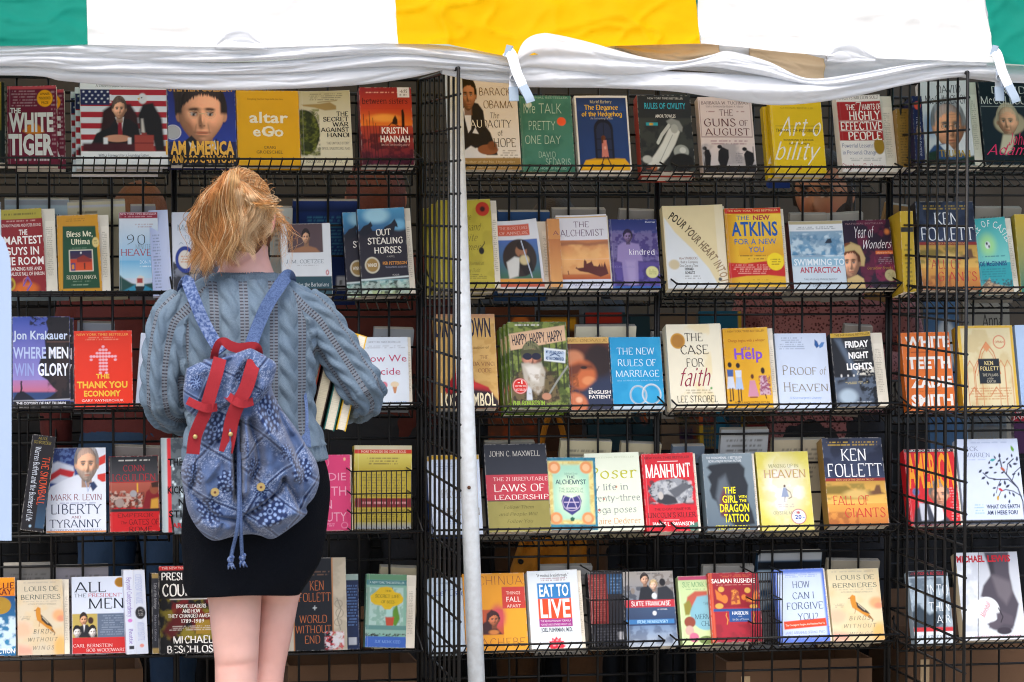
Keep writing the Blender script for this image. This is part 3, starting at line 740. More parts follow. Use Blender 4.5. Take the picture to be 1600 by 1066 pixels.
def bk(row, xl, xr, yt, label, bg, ops, th=.02, rot=0, hard=False, pr=0, curl=0, back=0.0, spine=None, paper='efe9da', cat='book', name=None,
       copies=(), matte=False, yaw=0, lift=0.0, group='books faced out on the wire shelves', bay=None, lean=None):
    """a book facing out, its front cover between photo columns xl..xr with its top at row yt, standing on shelf row `row`"""
    b = bay or bay_of((xl+xr)/2); z0, rise = SHELF[b, row]
    al = min(max(math.atan2(rise, LIPW), R_(9)), R_(20)) if lean is None else R_(lean); sa, ca = math.sin(al), math.cos(al)
    L = .2; th = th*1.35 if th < .04 else th
    for _ in range(5):
        yb = -(L*sa)*.96-.006-back; yf = yb-th*ca; zf = z0+rise*max(0, -yb-SB)/LIPW+.003+lift+th*sa
        xa = P(xl, 700, yf)[0]; xb = P(xr, 700, yf)[0]
        # correct columns for the row the book stands in
        py = proj(((xa+xb)/2, yf, zf))[1]; xa = P(xl, py, yf)[0]; xb = P(xr, py, yf)[0]
        top = proj(((xa+xb)/2, yf+L*sa, zf+L*ca))[1]
        L *= (py-yt)/(py-top)
    W = xb-xa
    eu = np.array([0, sa, ca]); en = np.array([0, -ca, sa]); ex = np.array([1., 0, 0])
    a = R_(-rot+random.uniform(-.25, .25)); ex2 = ex*math.cos(a)+eu*math.sin(a); eu2 = -ex*math.sin(a)+eu*math.cos(a)
    if yaw:
        q = R_(yaw); ex2, en = ex2*math.cos(q)-en*math.sin(q), en*math.cos(q)+ex2*math.sin(q)
    cen = np.array([(xa+xb)/2, yf, zf+abs(math.sin(a))*W/2])
    o = bpy.data.objects.new(name or 'book', None); COL.objects.link(o); o.empty_display_size = .03
    M = Matrix([[ex2[i], eu2[i], en[i], cen[i]] for i in range(3)]+[[0, 0, 0, 1]]); o.matrix_world = M
    tag(o, label, cat, group)
    tb = .0026 if hard else .0006
    p = Paint(W, L, bg).run(ops); ed = np.minimum(np.minimum(p.U, 100-p.U)*W, np.minimum(p.Vv, 100-p.Vv)*L)/100; wn = fbm(p.U/3.1+xl, p.Vv/3.1+row*9, 6)
    p.blend(smoothstep(.0022, .0004, ed)*smoothstep(.42, .6, wn)*.5, np.array([.62, .60, .56])); sc_ = fbm(p.U/22+xl, p.Vv/22, 31); p.C = p.C*(.93+.10*sc_[..., None])
    if not hard and random.random() < .5:
        cxr = random.uniform(3, 7); p.blend(np.exp(-((p.U-cxr)/.5)**2)*.16, np.array([.8, .8, .78]))     # the fold line beside the spine
    if curl:
        def bend(V):
            u = V[:, 0]/W; v = V[:, 1]/L; k = curl*np.clip(v, 0, 1)**1.5
            V = V.copy(); V[:, 0] = V[:, 0]*(1-k*u); V[:, 2] += W*np.sqrt(np.abs(curl))*.55*np.clip(v, 0, 1)**1.3*u*u; return V
    else:
        sg = random.uniform(.0003, .0016)*(0 if hard else 1)
        def bend(V):
            V = V.copy(); u = V[:, 0]/W; v = V[:, 1]/L; V[:, 2] += sg*np.sin(np.pi*np.clip(u, 0, 1))*(.4+.6*v)+sg*1.2*u*u*v; return V
    V, F, C = p.mesh(bend)
    m = MB(); m.V.append(V-(W/2, 0, 0)); m.F += F; m.C.append(C); m.n = len(V)
    sc = lin(spine) if spine else lin(bg)
    x0 = -W/2
    if not curl: m.box(x0, 0, -tb, x0+W, L, -.0003, sc)
    m.box(x0, 0, -th+tb, x0+tb, L, -tb, sc); m.box(x0, 0, -th, x0+W, L, -th+tb, sc)
    m.build('cover', MAT['matte_print' if matte else 'print'], o, usecol=True)
    ins = .003 if hard else .0004; pw = pr/ppm(yf)
    pg = MB(); n = 5
    X = [x0+tb, x0+W-ins+pw]
    pz0, pz1 = -th+tb+.0002, -tb-.0004
    pg.box(X[0], ins, pz0, X[1], L-ins-.0003, pz1, paper)
    if pw > .004:   # print showing on the page beside the turned-back cover
        q = Paint(pw*.8, L*.7, paper, .0012).run([('k', 5, 10, 80, 95, 26, 'a8a294')])
        V, F, C = q.mesh(None, pz1+.0003); pg.add(V+(x0+W-ins+pw*.1, L*.15, 0), F, C)
    pg.build('page_block', MAT['paper'], o, usecol=True)
    NB[0] += 1
    for i, (dx, dth, lb) in enumerate(copies):
        c = o.copy(); COL.objects.link(c); sh = Matrix.Translation(Vector(tuple(ex2*dx/ppm(yf)-en*(th+.0015)*(i+1)*dth+np.array([0, 0, .0004]))))
        c.matrix_world = sh@M; c['label'] = lb
        for ch in o.children:
            d = ch.copy(); COL.objects.link(d); d.parent = c
    return o
# ================================================================ BOOKS, row by row.  (u,v) of the designs run 0..100
LF = 'e7edf6'   # bluish white paper of the shaded left bay
def flag(x0, y0, x1, y1, n=9):
    h = (y1-y0)/n; o = [('r', x0, y0+i*h, x1, y0+(i+1)*h, 'a8202f' if i % 2 == 0 else 'dcdfe8') for i in range(n)]
    return o
# ---------------------------------------------------------------- top row
bk(0, -14, 9, 128, 'olive and black book cut off by the left edge, top row', '2a2a22', [('g', 0, 0, 100, 60, 'c3a51c', '6a6420'), ('r', 70, 0, 100, 100, '16161a')], th=.03)
bk(0, 12, 91, 135, 'maroon paperback with chunky white capitals and a small orange seal, top row', '6d1a33', [
    ('r', 0, 0, 100, 4, 'c24a55'), ('k', 8, 5, 60, 27, 6, 'b08a94'), ('k', 88, 6, 97, 92, 16, 'b08a94'), ('e', 76, 16, 16, 10.5, 'f2a516'), ('t', 'n', 'WINNER', 66, 9, 86, 12, '7a4a10'), ('t', 'n', 'MAN BOOKER', 64, 14, 88, 17.5, '7a4a10'), ('t', 'n', 'PRIZE', 69, 20, 83, 23, '7a4a10'),
    ('t', 'X', 'THE', 6, 28, 27, 34, 'd6d3d2'), ('t', 'X', 'WHITE', 3, 35, 92, 57, 'd6d3d2'), ('p', [30, 57, 42, 49, 55, 47, 68, 52, 74, 58, 60, 61, 40, 60], 'c8771c', 2), ('t', 'X', 'TIGER', 2, 62, 91, 86, 'd6d3d2'),
    ('e', 24, 34, 3, 2.5, '6d1a33'), ('k', 4, 89, 94, 97, 1, 'd8c8cc')], th=.018, curl=.02, copies=[(12, 1.1, 'yellow-edged book just behind the maroon paperback with chunky white capitals')])
art = [('r', 0, 0, 100, 8, 'e9ebee'), ('t', 's', "A Citizen's Guide to Democracy Inaction", 18, 2, 84, 5, '222'), ]+flag(0, 8, 100, 84, 11)+[
    ('r', 0, 8, 34, 27, '1c2452')]+[('e', 4+(i % 5)*7+(i//5 % 2)*3, 11+(i//5)*4.2, 1.1, 1, 'e8e8f0', .8) for i in range(20)]+[
    ('p', [18, 84, 22, 62, 26, 34, 38, 25, 58, 26, 66, 40, 70, 84], '2c1418', 2), ('p', [8, 84, 18, 62, 34, 54, 40, 44, 56, 44, 66, 52, 72, 84], '17161c', 1),
    ('p', [40, 42, 50, 42, 47, 62], 'dfe0e6', .6), ('p', [43, 46, 47.5, 46, 48, 66, 43, 66], '8c1a2c', .4), ('F', 45, 32, 15, 26, 'e0a888', '5a4a42'),
    ('r', 2, 74, 78, 84, '43121f', 2), ('e', 42, 68, 15, 4.5, 'c98f74', 2), ('r', 26, 67, 31, 75, 'dfe0e6', 1), ('r', 54, 67, 58, 75, 'dfe0e6', 1),
    ('p', [66, 40, 72, 26, 84, 24, 94, 44, 97, 84, 86, 84, 82, 66, 68, 62], '14151b', 2), ('e', 72, 19, 5, 6.5, 'd9dae0', 1), ('p', [66, 19, 69, 18, 68, 21.5], 'd6a43a', .4), ('e', 71, 18, .8, .8, '111'), ('p', [70, 44, 72, 44, 74, 62, 70, 60], 'c8c4c0', 1.5), ('r', 62, 64, 84, 84, '9c4038', 1), ('r', 62, 73, 84, 74.5, '7a2a26', 0), ('r', 70, 61, 76, 64, '8a3630', 0),
    ('r', 0, 84, 100, 100, 'e9ebee'), ('t', 's', 'With a Foreword by a Founding Father', 20, 87, 78, 90.5, '345')]
bk(0, 127, 263, 130, 'wide white hardcover with a striped flag, a seated man in a suit and an eagle', 'e9ebee', art, th=.022, hard=True, spine='e8e8ee', paper='eee8dc',
   copies=[(-7, 1, 'second copy behind the wide flag and eagle hardcover'), (-13, 1, 'third copy behind the wide flag and eagle hardcover')])
bk(0, 264, 371, 137, 'navy hardcover filled by the face of a man in rimless glasses, gold capitals below', '232a5e', [
    ('g', 0, 0, 100, 70, '1f2a6e', '2a3f9c'), ('t', 'X', 'STEPHEN COLBERT', 2, -2, 98, 5, 'b98a4a'), ('p', [8, 4, 40, -4, 80, 2, 86, 20, 84, 36, 12, 32], '2b2321', 2),
    ('F', 49, 35, 66, 80, 'eaa983', '2e2523', .2, 'd9b890', None, 0, 1),
    ('p', [20, 72, 34, 62, 50, 76, 64, 72, 70, 66, 78, 78, 100, 100, 0, 100], '1c1d26', 1), ('p', [30, 70, 40, 76, 34, 84], 'd6dbe8', .8), ('p', [56, 78, 68, 68, 70, 80], 'd6dbe8', .8), ('o', 7, 58, 12, 9.5, 1.2, 'e8e8ea'), ('e', 7, 58, 10.5, 8.4, 'a9abb0'),
    ('r', 0, 82, 100, 100, '1a1a22', 2), ('t', 'X', 'I AM AMERICA', -4, 70, 96, 86, 'e8b24c'), ('t', 'X', '(AND SO CAN YOU!)', 1, 88, 98, 97, 'd8a244')], th=.026, hard=True)
bk(0, 372, 470, 142, 'bright yellow hardcover with two lines of white lowercase lettering', 'e3ab10', [
    ('t', 'n', 'Everything You Ever Hope to Be Lies Here', 18, 10, 75, 12.5, '9a7010'), ('t', 'B', 'altar', 20, 29, 82, 43, 'f1ead0'), ('t', 'B', 'eGo', 25, 48, 74, 61, 'f1ead0'), ('o', 51, 54, 9, 6.5, 3, 'f1ead0'),
    ('t', 'n', 'CRAIG', 42, 74, 61, 77.5, '6a5020'), ('t', 'n', 'GROESCHEL', 30, 80, 72, 84, '6a5020')], th=.024, hard=True)
bk(0, 471, 552, 143, 'cream paperback with a green jungle circle, a helicopter and stacked black serif title', 'd9d5bc', [
    ('g', 0, 0, 100, 40, 'b9b184', 'd9d5bc'), ('k', 16, 3, 88, 13, 4, '55523f'), ('e', 8, 55, 30, 30, '2e3a12', 1), ('n', 0, 24, 38, 86, '6a7426', 9, .8), ('n', 0, 24, 38, 86, '15200a', 5, .6),
    ('p', [5, 18, 40, 17, 60, 15, 72, 20, 72, 25, 50, 26, 30, 22, 8, 20], 'a08850', 1), ('l', [36, 15, 74, 13], .8, '8d7a4c'),
    ('t', 'S', 'THE', 72, 28, 95, 33.5, '1b1b18'), ('t', 'S', 'SECRET', 45, 35, 95, 40.5, '1b1b18'), ('t', 'S', 'WAR', 63, 42, 95, 47.5, '1b1b18'), ('t', 'S', 'AGAINST', 40, 49, 95, 54.5, '1b1b18'), ('t', 'S', 'HANOI', 52, 56, 95, 61.5, '1b1b18'),
    ('t', 's', 'THE UNTOLD STORY', 50, 68, 95, 71, '555'), ('t', 's', 'OF SPIES, SABOTEURS, AND', 34, 75, 95, 78, '555'), ('t', 's', 'RICHARD H. SHULTZ, JR.', 10, 92, 92, 95.5, '444')], th=.022, curl=.02)
bk(0, 566, 648, 137, 'red sunset paperback with two silhouettes on a beach and a white price sticker', '7a2330', [
    ('g', 0, 0, 100, 28, '8e2230', 'c8402a'), ('g', 0, 28, 100, 50, 'c8402a', 'ef7f2e'), ('g', 0, 50, 100, 100, 'b8402e', '4c1238'), ('n', 0, 60, 100, 100, '2a0a26', 12, .7), ('e', 46, 40, 28, 5, 'f9a446', 14),
    ('p', [62, 42, 67, 36, 71, 42, 71, 48, 60, 48], '2a0f12', .8), ('p', [79, 30, 83, 28, 85, 36, 84, 52, 79, 52], '2a0f12', .6), ('l', [54, 50, 60, 46, 72, 50], 1, '2a0f12'), ('k', 10, 5, 90, 9, 1, 'e9b0a0'), ('t', 's', 'between sisters', 5, 14, 92, 21.5, '36111c')]+
    [('l', [x, 75-h, x+3, 96], .7, '30101c') for x, h in ((6, 40), (12, 33), (17, 44), (24, 35), (29, 28), (36, 24))]+[
    ('t', 'B', 'KRISTIN', 40, 52, 90, 60, 'f3e7e4'), ('t', 'B', 'HANNAH', 37, 63, 93, 71, 'f3e7e4'), ('t', 'i', 'New York Times bestselling author of', 38, 73, 92, 76, 'e2b8b8'),
    ('r', 73, -1, 96, 13, 'e8e9ee'), ('t', 'n', '$6.95', 78, 3, 92, 7, '333'), ('k', 76, 8, 94, 12, 1, '667')], th=.03)
# right bay
bk(0, 721, 815, 122, 'white hardcover with a man in a dark suit, hands folded, over a tan band', 'ddd8d0', [
    ('g', 0, 0, 100, 86, 'e0d8ce', 'ece8e4'), ('t', 's', 'BARACK', 37, 11, 90, 19, '6b5230'), ('t', 's', 'OBAMA', 43, 25, 92, 33, '6b5230'), ('t', 'i', 'The', 53, 38, 68, 44, '3a342c'), ('t', 's', 'of', 64, 57, 72, 63, '3a342c'), ('t', 's', 'HOPE', 56, 66, 93, 75, '4a4238'), ('k', 66, 78, 96, 88, 4, '8a8278'),
    ('p', [2, 84, 0, 30, 8, 24, 22, 26, 34, 28, 42, 36, 44, 52, 52, 60, 60, 78, 62, 84, 44, 84, 28, 76], '1d1d24', .8), ('p', [8, 34, 14, 30, 22, 32, 20, 56, 15, 60], 'e3e5ea', .6), ('F', 17, 19, 27, 34, 'a87250', '1c1614', .4, None, None, 0, 1), ('p', [22, 60, 27, 54, 32, 61], 'dfe0e4', .5), ('p', [0, 82, 18, 74, 40, 82, 42, 88, 0, 88], 'e2e4ea', 1), ('e', 46, 78, 17, 5.5, '91593c', 1.5), ('e', 54, 74, 8, 5, '7c4a32', 2),
    ('t', 's', 'AU', 18, 46, 39, 54, 'efe9dd'), ('t', 's', 'DACITY', 40, 46, 88, 54, '3a3430'), ('r', 0, 87, 100, 100, 'a3834f'), ('t', 's', 'Author of the No. 1 best seller', 6, 90, 90, 92.5, 'd8c6a0'), ('t', 's', 'DREAMS FROM MY FATHER', 14, 94.5, 84, 97.5, 'e6d8b6')], th=.024, hard=True)
bk(0, 817, 899, 150, 'grey-green paperback with chalk handwriting and an orange-red dot', '3c7a6e', [
    ('n', 0, 0, 100, 100, '4c8c7f', 30, .6), ('t', 'n', 'NATIONAL BESTSELLER', 6, 1.5, 94, 4, '9ccabd'), ('t', 'h', 'Me TALK', 8, 11, 80, 23, 'b9d6cc'), ('t', 'h', 'PRETTY', 16, 34, 67, 45, 'b9d6cc'), ('t', 'h', 'ONE DAY', 8, 53, 76, 63, 'b9d6cc'), ('t', 'h', 'DAVID', 32, 74, 64, 81, 'b9d6cc'), ('t', 'h', 'SEDARIS', 44, 83, 92, 91, 'b9d6cc'), ('t', 'n', 'AUTHOR OF NAKED', 20, 94, 84, 97, '9ccabd'),
    ('e', 18, 12, 6, 4, 'cfe2da', 1), ('e', 79, 34, 8.5, 5.6, 'f2603a')], th=.024)
bk(0, 905, 988, 150, 'blue paperback with white border, an arched door and a walking girl in pink', 'e9ecee', [
    ('r', 3, 3, 97, 97, '22427e'), ('g', 3, 3, 97, 20, '1c3668', '26498c'), ('p', [3, 97, 14, 84, 88, 82, 97, 90, 97, 97], 'e9b21c', 1), ('p', [14, 84, 40, 80, 88, 82, 70, 83], 'c99a1a', 1), ('e', 51, 44, 18, 14, '151c30', 1), ('r', 33, 44, 69, 82, '151c30', 1), ('r', 37, 44, 65, 81, '223052', 1), ('e', 51, 44, 13, 9, '223052', 1), ('l', [51, 34, 51, 80], .9, '121828'), ('r', 36, 56, 66, 57, '121828'), ('r', 36, 70, 66, 71, '121828'),
    ('t', 's', 'Muriel Barbery', 29, 6, 70, 10, 'f0e3b0'), ('t', 'S', 'The Elegance', 18, 12.5, 81, 18.5, 'f4c93c'), ('t', 'S', 'of the Hedgehog', 12, 21, 88, 27, 'f4c93c'), ('t', 's', 'An Enchanting Parable', 28, 28.5, 70, 31, 'c8d0e0'),
    ('e', 50, 55, 4, 3, '6a3a24', .6), ('p', [47, 58, 55, 58, 58, 80, 45, 80], 'cf8076', .7), ('p', [46, 54, 50, 52, 49, 62, 46, 62], '5a3020', .8), ('l', [49, 80, 44, 89], 1.6, '3a2430'), ('l', [55, 80, 61, 90], 1.6, '3a2430'), ('e', 45, 90, 4, 1.4, '281418'), ('e', 61, 91, 4, 1.4, '281418'), ('e', 52, 68, 2, 2, 'e8b4a8', 1)], th=.02)
bk(0, 1003, 1087, 149, 'charcoal hardcover with teal capitals and a woman in white slanted across the cover', '23282a', [
    ('n', 0, 30, 100, 100, '3c423e', 16, .7), ('t', 'n', 'NEW YORK TIMES BESTSELLER', 20, 3, 86, 5.5, 'c8cac8'), ('t', 'B', 'RULES OF CIVILITY', 13, 10.5, 90, 18, '2fa7bf'), ('t', 'B', 'AMOR TOWLES', 32, 25.5, 70, 29.5, 'd6d8d4'), ('r', 14, 36, 36, 40, '2ba0b0', .5), ('r', 20, 36.5, 27, 39.5, 'd3a02c', .5),
    ('p', [52, 34, 62, 30, 76, 34, 82, 42, 80, 48, 66, 44, 56, 40], '8d9492', 1.5), ('p', [56, 44, 66, 40, 76, 48, 66, 64, 52, 80, 30, 97, 12, 90, 28, 76, 42, 62], 'd3d8d4', 1.5), ('l', [56, 40, 42, 52, 34, 62], 5, 'c3c9c6'), ('e', 66, 44, 7, 6, 'a8aeab', 1), ('l', [62, 52, 36, 86], 1, '9aa19e'), ('e', 76, 74, 14, 9, '9aa29e', 1.5), ('e', 79, 72, 6, 4, 'c8cecb', 1), ('e', 76, 88, 22, 12, '131516', 2), ('e', 12, 84, 9, 5, 'b9beba', 2), ('e', 24, 95, 6, 4, 'a5613a', 2), ('k', 4, 92, 20, 98, 2, '9a4a30')], th=.03, hard=True, spine='a33a2a',
   copies=[(5, 1, 'teal-edged copy behind the charcoal hardcover with the slanted woman')])
bk(0, 1099, 1183, 152, 'pale grey-pink paperback with dark serif title above three marching soldiers', 'dccfcc', [
    ('g', 0, 60, 100, 92, 'dccfcc', 'c9c4c8'), ('t', 's', 'BARBARA W. TUCHMAN', 6, 6, 94, 10, '4a2a30'), ('t', 'i', 'With a foreword by Robert K. Massie', 14, 11.5, 84, 14, '6a4a50'), ('l', [2, 5, 2, 53, 97, 53, 97, 5], .7, '6a3038'), ('k', 12, 18, 34, 21, 1, '8a5a60'), ('k', 66, 18, 88, 21, 1, '8a5a60'), ('t', 's', 'THE', 38, 17, 63, 25, '5a2830'), ('t', 's', 'GUNS', 8, 29, 67, 39, '5a2830'), ('t', 's', 'OF', 74, 31, 90, 38, '5a2830'), ('t', 's', 'AUGUST', 8, 42, 92, 51, '5a2830'),
    ('k', 12, 57, 92, 64, 2, '9a6a78'), ('n', 0, 62, 100, 90, '8f8c92', 26, .7), ('p', [2, 92, 5, 80, 3, 74, 8, 69, 14, 70, 17, 78, 14, 92], '16151a', .8), ('p', [33, 92, 29, 84, 31, 72, 38, 66, 50, 70, 50, 80, 44, 92], '16151a', .8), ('p', [80, 92, 78, 76, 84, 70, 96, 74, 97, 84, 90, 94], '16151a', .8),
    ('e', 6, 68, 4, 2.6, '16151a'), ('e', 34, 66, 4.5, 2.6, '16151a'), ('e', 80, 69, 4.5, 2.6, '16151a'), ('l', [96, 66, 96, 80], 1, '16151a'), ('p', [0, 100, 0, 93, 30, 90, 60, 93, 100, 89, 100, 100], '1c1b20', 1), ('k', 60, 74, 76, 88, 5, '7a787e')], th=.026, paper='efe9dc')
bk(0, 1211, 1292, 159, 'plain yellow paperback with looping white handwriting', 'e2c00f', [
    ('t', 'n', 'NATIONAL BESTSELLER', 20, 8, 84, 10.5, 'b59a18'), ('t', 'C', 'Art o', 14, 22, 97, 47, 'eeeadb'), ('l', [8, 34, 98, 34], .5, '8a7a20'), ('t', 'n', 'THE ART OF POSSIBILITY', 8, 38, 93, 42.5, '4a4420'), ('t', 'n', 'ROSAMUND S. ZANDER', 22, 52, 80, 54.5, '5a5420'), ('t', 'n', 'BENJAMIN ZANDER', 32, 57, 72, 59.5, '5a5420'), ('t', 'C', 'bility', 2, 56, 92, 80, 'eeeadb'), ('k', 20, 77, 80, 79, 1, '9a8420'), ('e', 50, 92, 2.5, 1.8, 'c8501c')], th=.02, copies=[(-6, 1.2, 'grey-blue book tucked behind the plain yellow paperback')])
bk(0, 1317, 1386, 150, 'white paperback with a red title block and curled cover showing its first page', 'e8e4e0', [
    ('t', 's', 'OVER 15 MILLION SOLD', 6, 1, 96, 5, '4a3a3a'), ('r', 0, 8, 100, 59, 'a31f22'), ('t', 'S', 'THE', 20, 12, 41, 19, 'f0e9e4'), ('t', 's', '7', 44, 9, 56, 25, 'f0e9e4'), ('t', 'S', 'HABITS OF', 57, 12, 99, 19, 'f0e9e4'), ('t', 'S', 'HIGHLY', 26, 21, 97, 32, 'f0e9e4'), ('t', 'S', 'EFFECTIVE', 5, 35, 99, 45, 'f0e9e4'), ('l', [4, 33.5, 99, 33.5], .6, 'e8dcd8'), ('l', [4, 46, 99, 46], .6, 'e8dcd8'), ('t', 'S', 'PEOPLE', 20, 48, 96, 58, 'f0e9e4'),
    ('t', 's', 'Powerful Lessons', 4, 63, 74, 68, '2c4a86'), ('t', 's', 'in Personal Change', 4, 72, 80, 77, '2c4a86'), ('e', 88, 66, 12, 11, '9a7a22'), ('k', 18, 81, 92, 86, 2, '8a8a8c'), ('t', 's', 'Stephen R. Covey', 0, 89, 96, 96, 'a8323a')], th=.03, pr=19, curl=.03, bay='D')
# third bay
bk(0, 1405, 1424, 170, 'thin ochre book standing deep inside behind the second wing, top row', '8a6a2a', [('k', 20, 5, 80, 95, 20, '4a3a1c')], th=.08, bay='E', lean=11)
bk(0, 1431, 1446, 150, 'navy book spine with a red oval, beside the white cover with a man in profile', '1d2450', [('e', 50, 14, 34, 6, 'e0503a'), ('v', 's', 'THE ADAMS PAPERS', 30, 30, 70, 88, 'b7b9c8'), ('e', 50, 52, 22, 9, 'b08a50', 4)], th=.11, hard=True, bay='E', lean=12)
bk(0, 1449, 1524, 128, 'white paperback with an elderly man in glasses in profile, mostly behind the second grid wing', 'dcdde2', [
    ('t', 's', 'DAVID', 34, 5, 84, 14, '3b3a44'), ('t', 's', 'McCULLOUGH', 8, 17, 98, 27, '3b3a44'), ('e', 16, 52, 14, 12, '7a98c8', 10), ('F', 52, 54, 64, 56, 'e0a07c', '8a8c92', 1.0, '2a2a2a', None, .3, -1, False, 0, 1),
    ('p', [0, 88, 18, 76, 40, 74, 62, 84, 80, 86, 90, 100, 0, 100], '37507e', 1.5), ('p', [30, 76, 48, 74, 64, 86, 50, 90], 'd6dae4', 1), ('p', [0, 86, 22, 82, 24, 92, 60, 93, 100, 88, 100, 100, 0, 100], '25362a', 1.5), ('t', 'S', 'TRUMAN', 28, 82, 92, 90, 'b08f33')], th=.04, pr=14, curl=.04, bay='E')
bk(0, 1540, 1634, 128, 'dark hardcover with a portrait of a white-haired gentleman and pink handwriting', '20242e', [
    ('g', 0, 25, 100, 100, '2a2f3a', '1c2430'), ('t', 's', 'DAVID', 22, 6, 78, 14, 'dcdad6'), ('t', 's', 'McCULLOUGH', 2, 18, 98, 27, 'dcdad6'), ('l', [2, 30, 98, 30], .5, 'aaa'), ('e', 47, 50, 26, 14, 'b9a88e', 3), ('F', 44, 48, 33, 36, 'e0a888', 'b9aa92', -.6, None, None, .5, 1, False, 0, 1), ('p', [34, 64, 52, 64, 58, 78, 36, 88, 26, 84], 'd3c8ae', 2), ('p', [56, 66, 100, 60, 100, 90, 40, 92], '15181f', 2),
    ('t', 'C', 'John', 42, 62, 74, 76, 'e2386a'), ('t', 'C', 'Adams', 4, 76, 84, 88, 'e2386a')], th=.035, hard=True, bay='E')
# ---------------------------------------------------------------- second row
bk(1, -12, 3, 316, 'pale book corner cut off by the left edge, second row', 'c3d0e4', [('r', 0, 0, 100, 8, '2b3a5a')], th=.02)
bk(1, 1, 73, 328, 'dark red paperback with olive top band and condensed white capitals, second row', '8c1f26', [
    ('r', 0, 0, 100, 12, 'a89c3a'), ('k', 3, 4, 96, 9, 1, '5a5420'), ('t', 'n', 'BETHANY McLEAN AND PETER ELKIND', 5, 18, 96, 21.5, 'e8d4ce'), ('k', 10, 13, 92, 16, 1, 'e0b8b0'), ('t', 'B', 'THE', 45, 25, 64, 31, 'f0e6e2'), ('t', 'B', 'SMARTEST', 1, 33, 97, 42, 'f0e6e2'), ('t', 'B', 'GUYS IN', 12, 46, 88, 55, 'f0e6e2'), ('t', 'B', 'THE ROOM', 0, 58, 97, 67, 'f0e6e2'), ('t', 'B', 'THE AMAZING RISE AND', 4, 70, 92, 74, 'e6d2cc'), ('t', 'B', 'SCANDALOUS FALL OF ENRON', 2, 76, 97, 80, 'e6d2cc'),
    ('e', 56, 96, 26, 8, 'd86a1e', 10), ('o', 58, 88, 9, 6, 2.5, 'c86a70'), ('l', [50, 92, 60, 82, 68, 90, 58, 98], 2, '6a5ab0'), ('e', 22, 90, 11, 8, 'b79a2e'), ('e', 22, 90, 7, 5, '6e3a20')], th=.022, pr=17, curl=.05, rot=-1.5)
bk(1, 92, 160, 337, 'ochre paperback with a green panel and a tiny red house picture, second row', 'c98f1c', [
    ('k', 20, 4, 70, 9, 2, '8a6010'), ('p', [13, 14, 92, 15, 95, 95, 10, 95], '17492e', .8), ('t', 'S', 'Bless Me,', 22, 21, 84, 28, 'e8e4c6'), ('t', 'S', 'Ultima', 32, 31, 76, 38, 'e8e4c6'), ('k', 24, 42, 84, 44, 1, '7a9a7a'), ('r', 26, 45, 82, 73, 'e2dcc8'), ('g', 28, 46, 80, 57, '18204a', '4a2238'), ('g', 28, 57, 80, 72, 'c23a20', 'd8501e'), ('r', 30, 62, 40, 72, '26407a', 1), ('r', 32, 64, 37, 70, 'e8902c', .5), ('e', 54, 49, 1.6, 1.3, 'eee'), ('p', [44, 56, 60, 52, 78, 58, 78, 61, 44, 61], '8a2a20', 1), ('r', 60, 62, 63, 70, '2a1410', .5),
    ('t', 's', 'RUDOLFO ANAYA', 19, 78, 88, 83, 'e8e4c6'), ('k', 30, 85, 76, 87, 1, '8aa68a'), ('k', 24, 89, 82, 92, 1, '8aa68a'), ('e', 90, 36, 8, 6.5, 'd8c27e'), ('k', 84, 33, 96, 39, 2, '7a6a2c')], th=.02, pr=13, curl=.06, rot=-1)
bk(1, 187, 249, 332, 'slim light paperback with a crimson top band and a road under blue sky', 'c9d6e4', [
    ('r', 0, 0, 100, 8, '8c2038'), ('t', 'n', 'NEW YORK TIMES BESTSELLER', 3, 1, 97, 3.5, 'e8c4cc'), ('k', 8, 4.5, 90, 7, 1, 'd8a0ac'), ('g', 0, 8, 100, 60, 'd3dbe4', '8fbfe0'), ('g', 0, 60, 100, 82, '6fb4dc', 'b9dcea'), ('k', 40, 14, 90, 20, 2, 'a88a90'), ('t', 't', '90', 20, 28, 66, 40, '20242c'), ('t', 't', 'MINUTES IN', 42, 40, 99, 46, '5a6470'), ('t', 's', 'HEAVEN', 4, 46, 99, 54, 'a8404c'), ('t', 'n', 'DON PIPER', 52, 60, 94, 64, 'dff0fa'), ('k', 46, 66, 94, 69, 1, 'e8f4fa'),
    ('p', [0, 78, 10, 82, 30, 88, 46, 90, 80, 88, 100, 84, 100, 100, 0, 100], '1d4a44', 1.5), ('p', [0, 100, 40, 90, 60, 90, 100, 100], '2c8aa8', 1.5), ('p', [38, 100, 46, 90, 56, 90, 60, 100], '1a2024', 1), ('p', [40, 84, 50, 78, 62, 80, 62, 92, 42, 92], 'd9d4cc', 1), ('r', 44, 82, 58, 88, 'a03a34', .8), ('p', [38, 92, 64, 92, 60, 97, 42, 97], '16181c', 1)], th=.016, curl=.03, pr=0)
bk(1, 240, 270, 329, 'blank pale blue inner page of a curled-open book, second row', 'b9c3e2', [('g', 0, 0, 100, 100, 'a9b6dc', 'ccd6f0', 1), ('k', 10, 28, 50, 92, 18, '7a84a0')], th=.016, matte=True, bay='B', spine='b9c3e2', paper='c8cfe4', rot=-2)
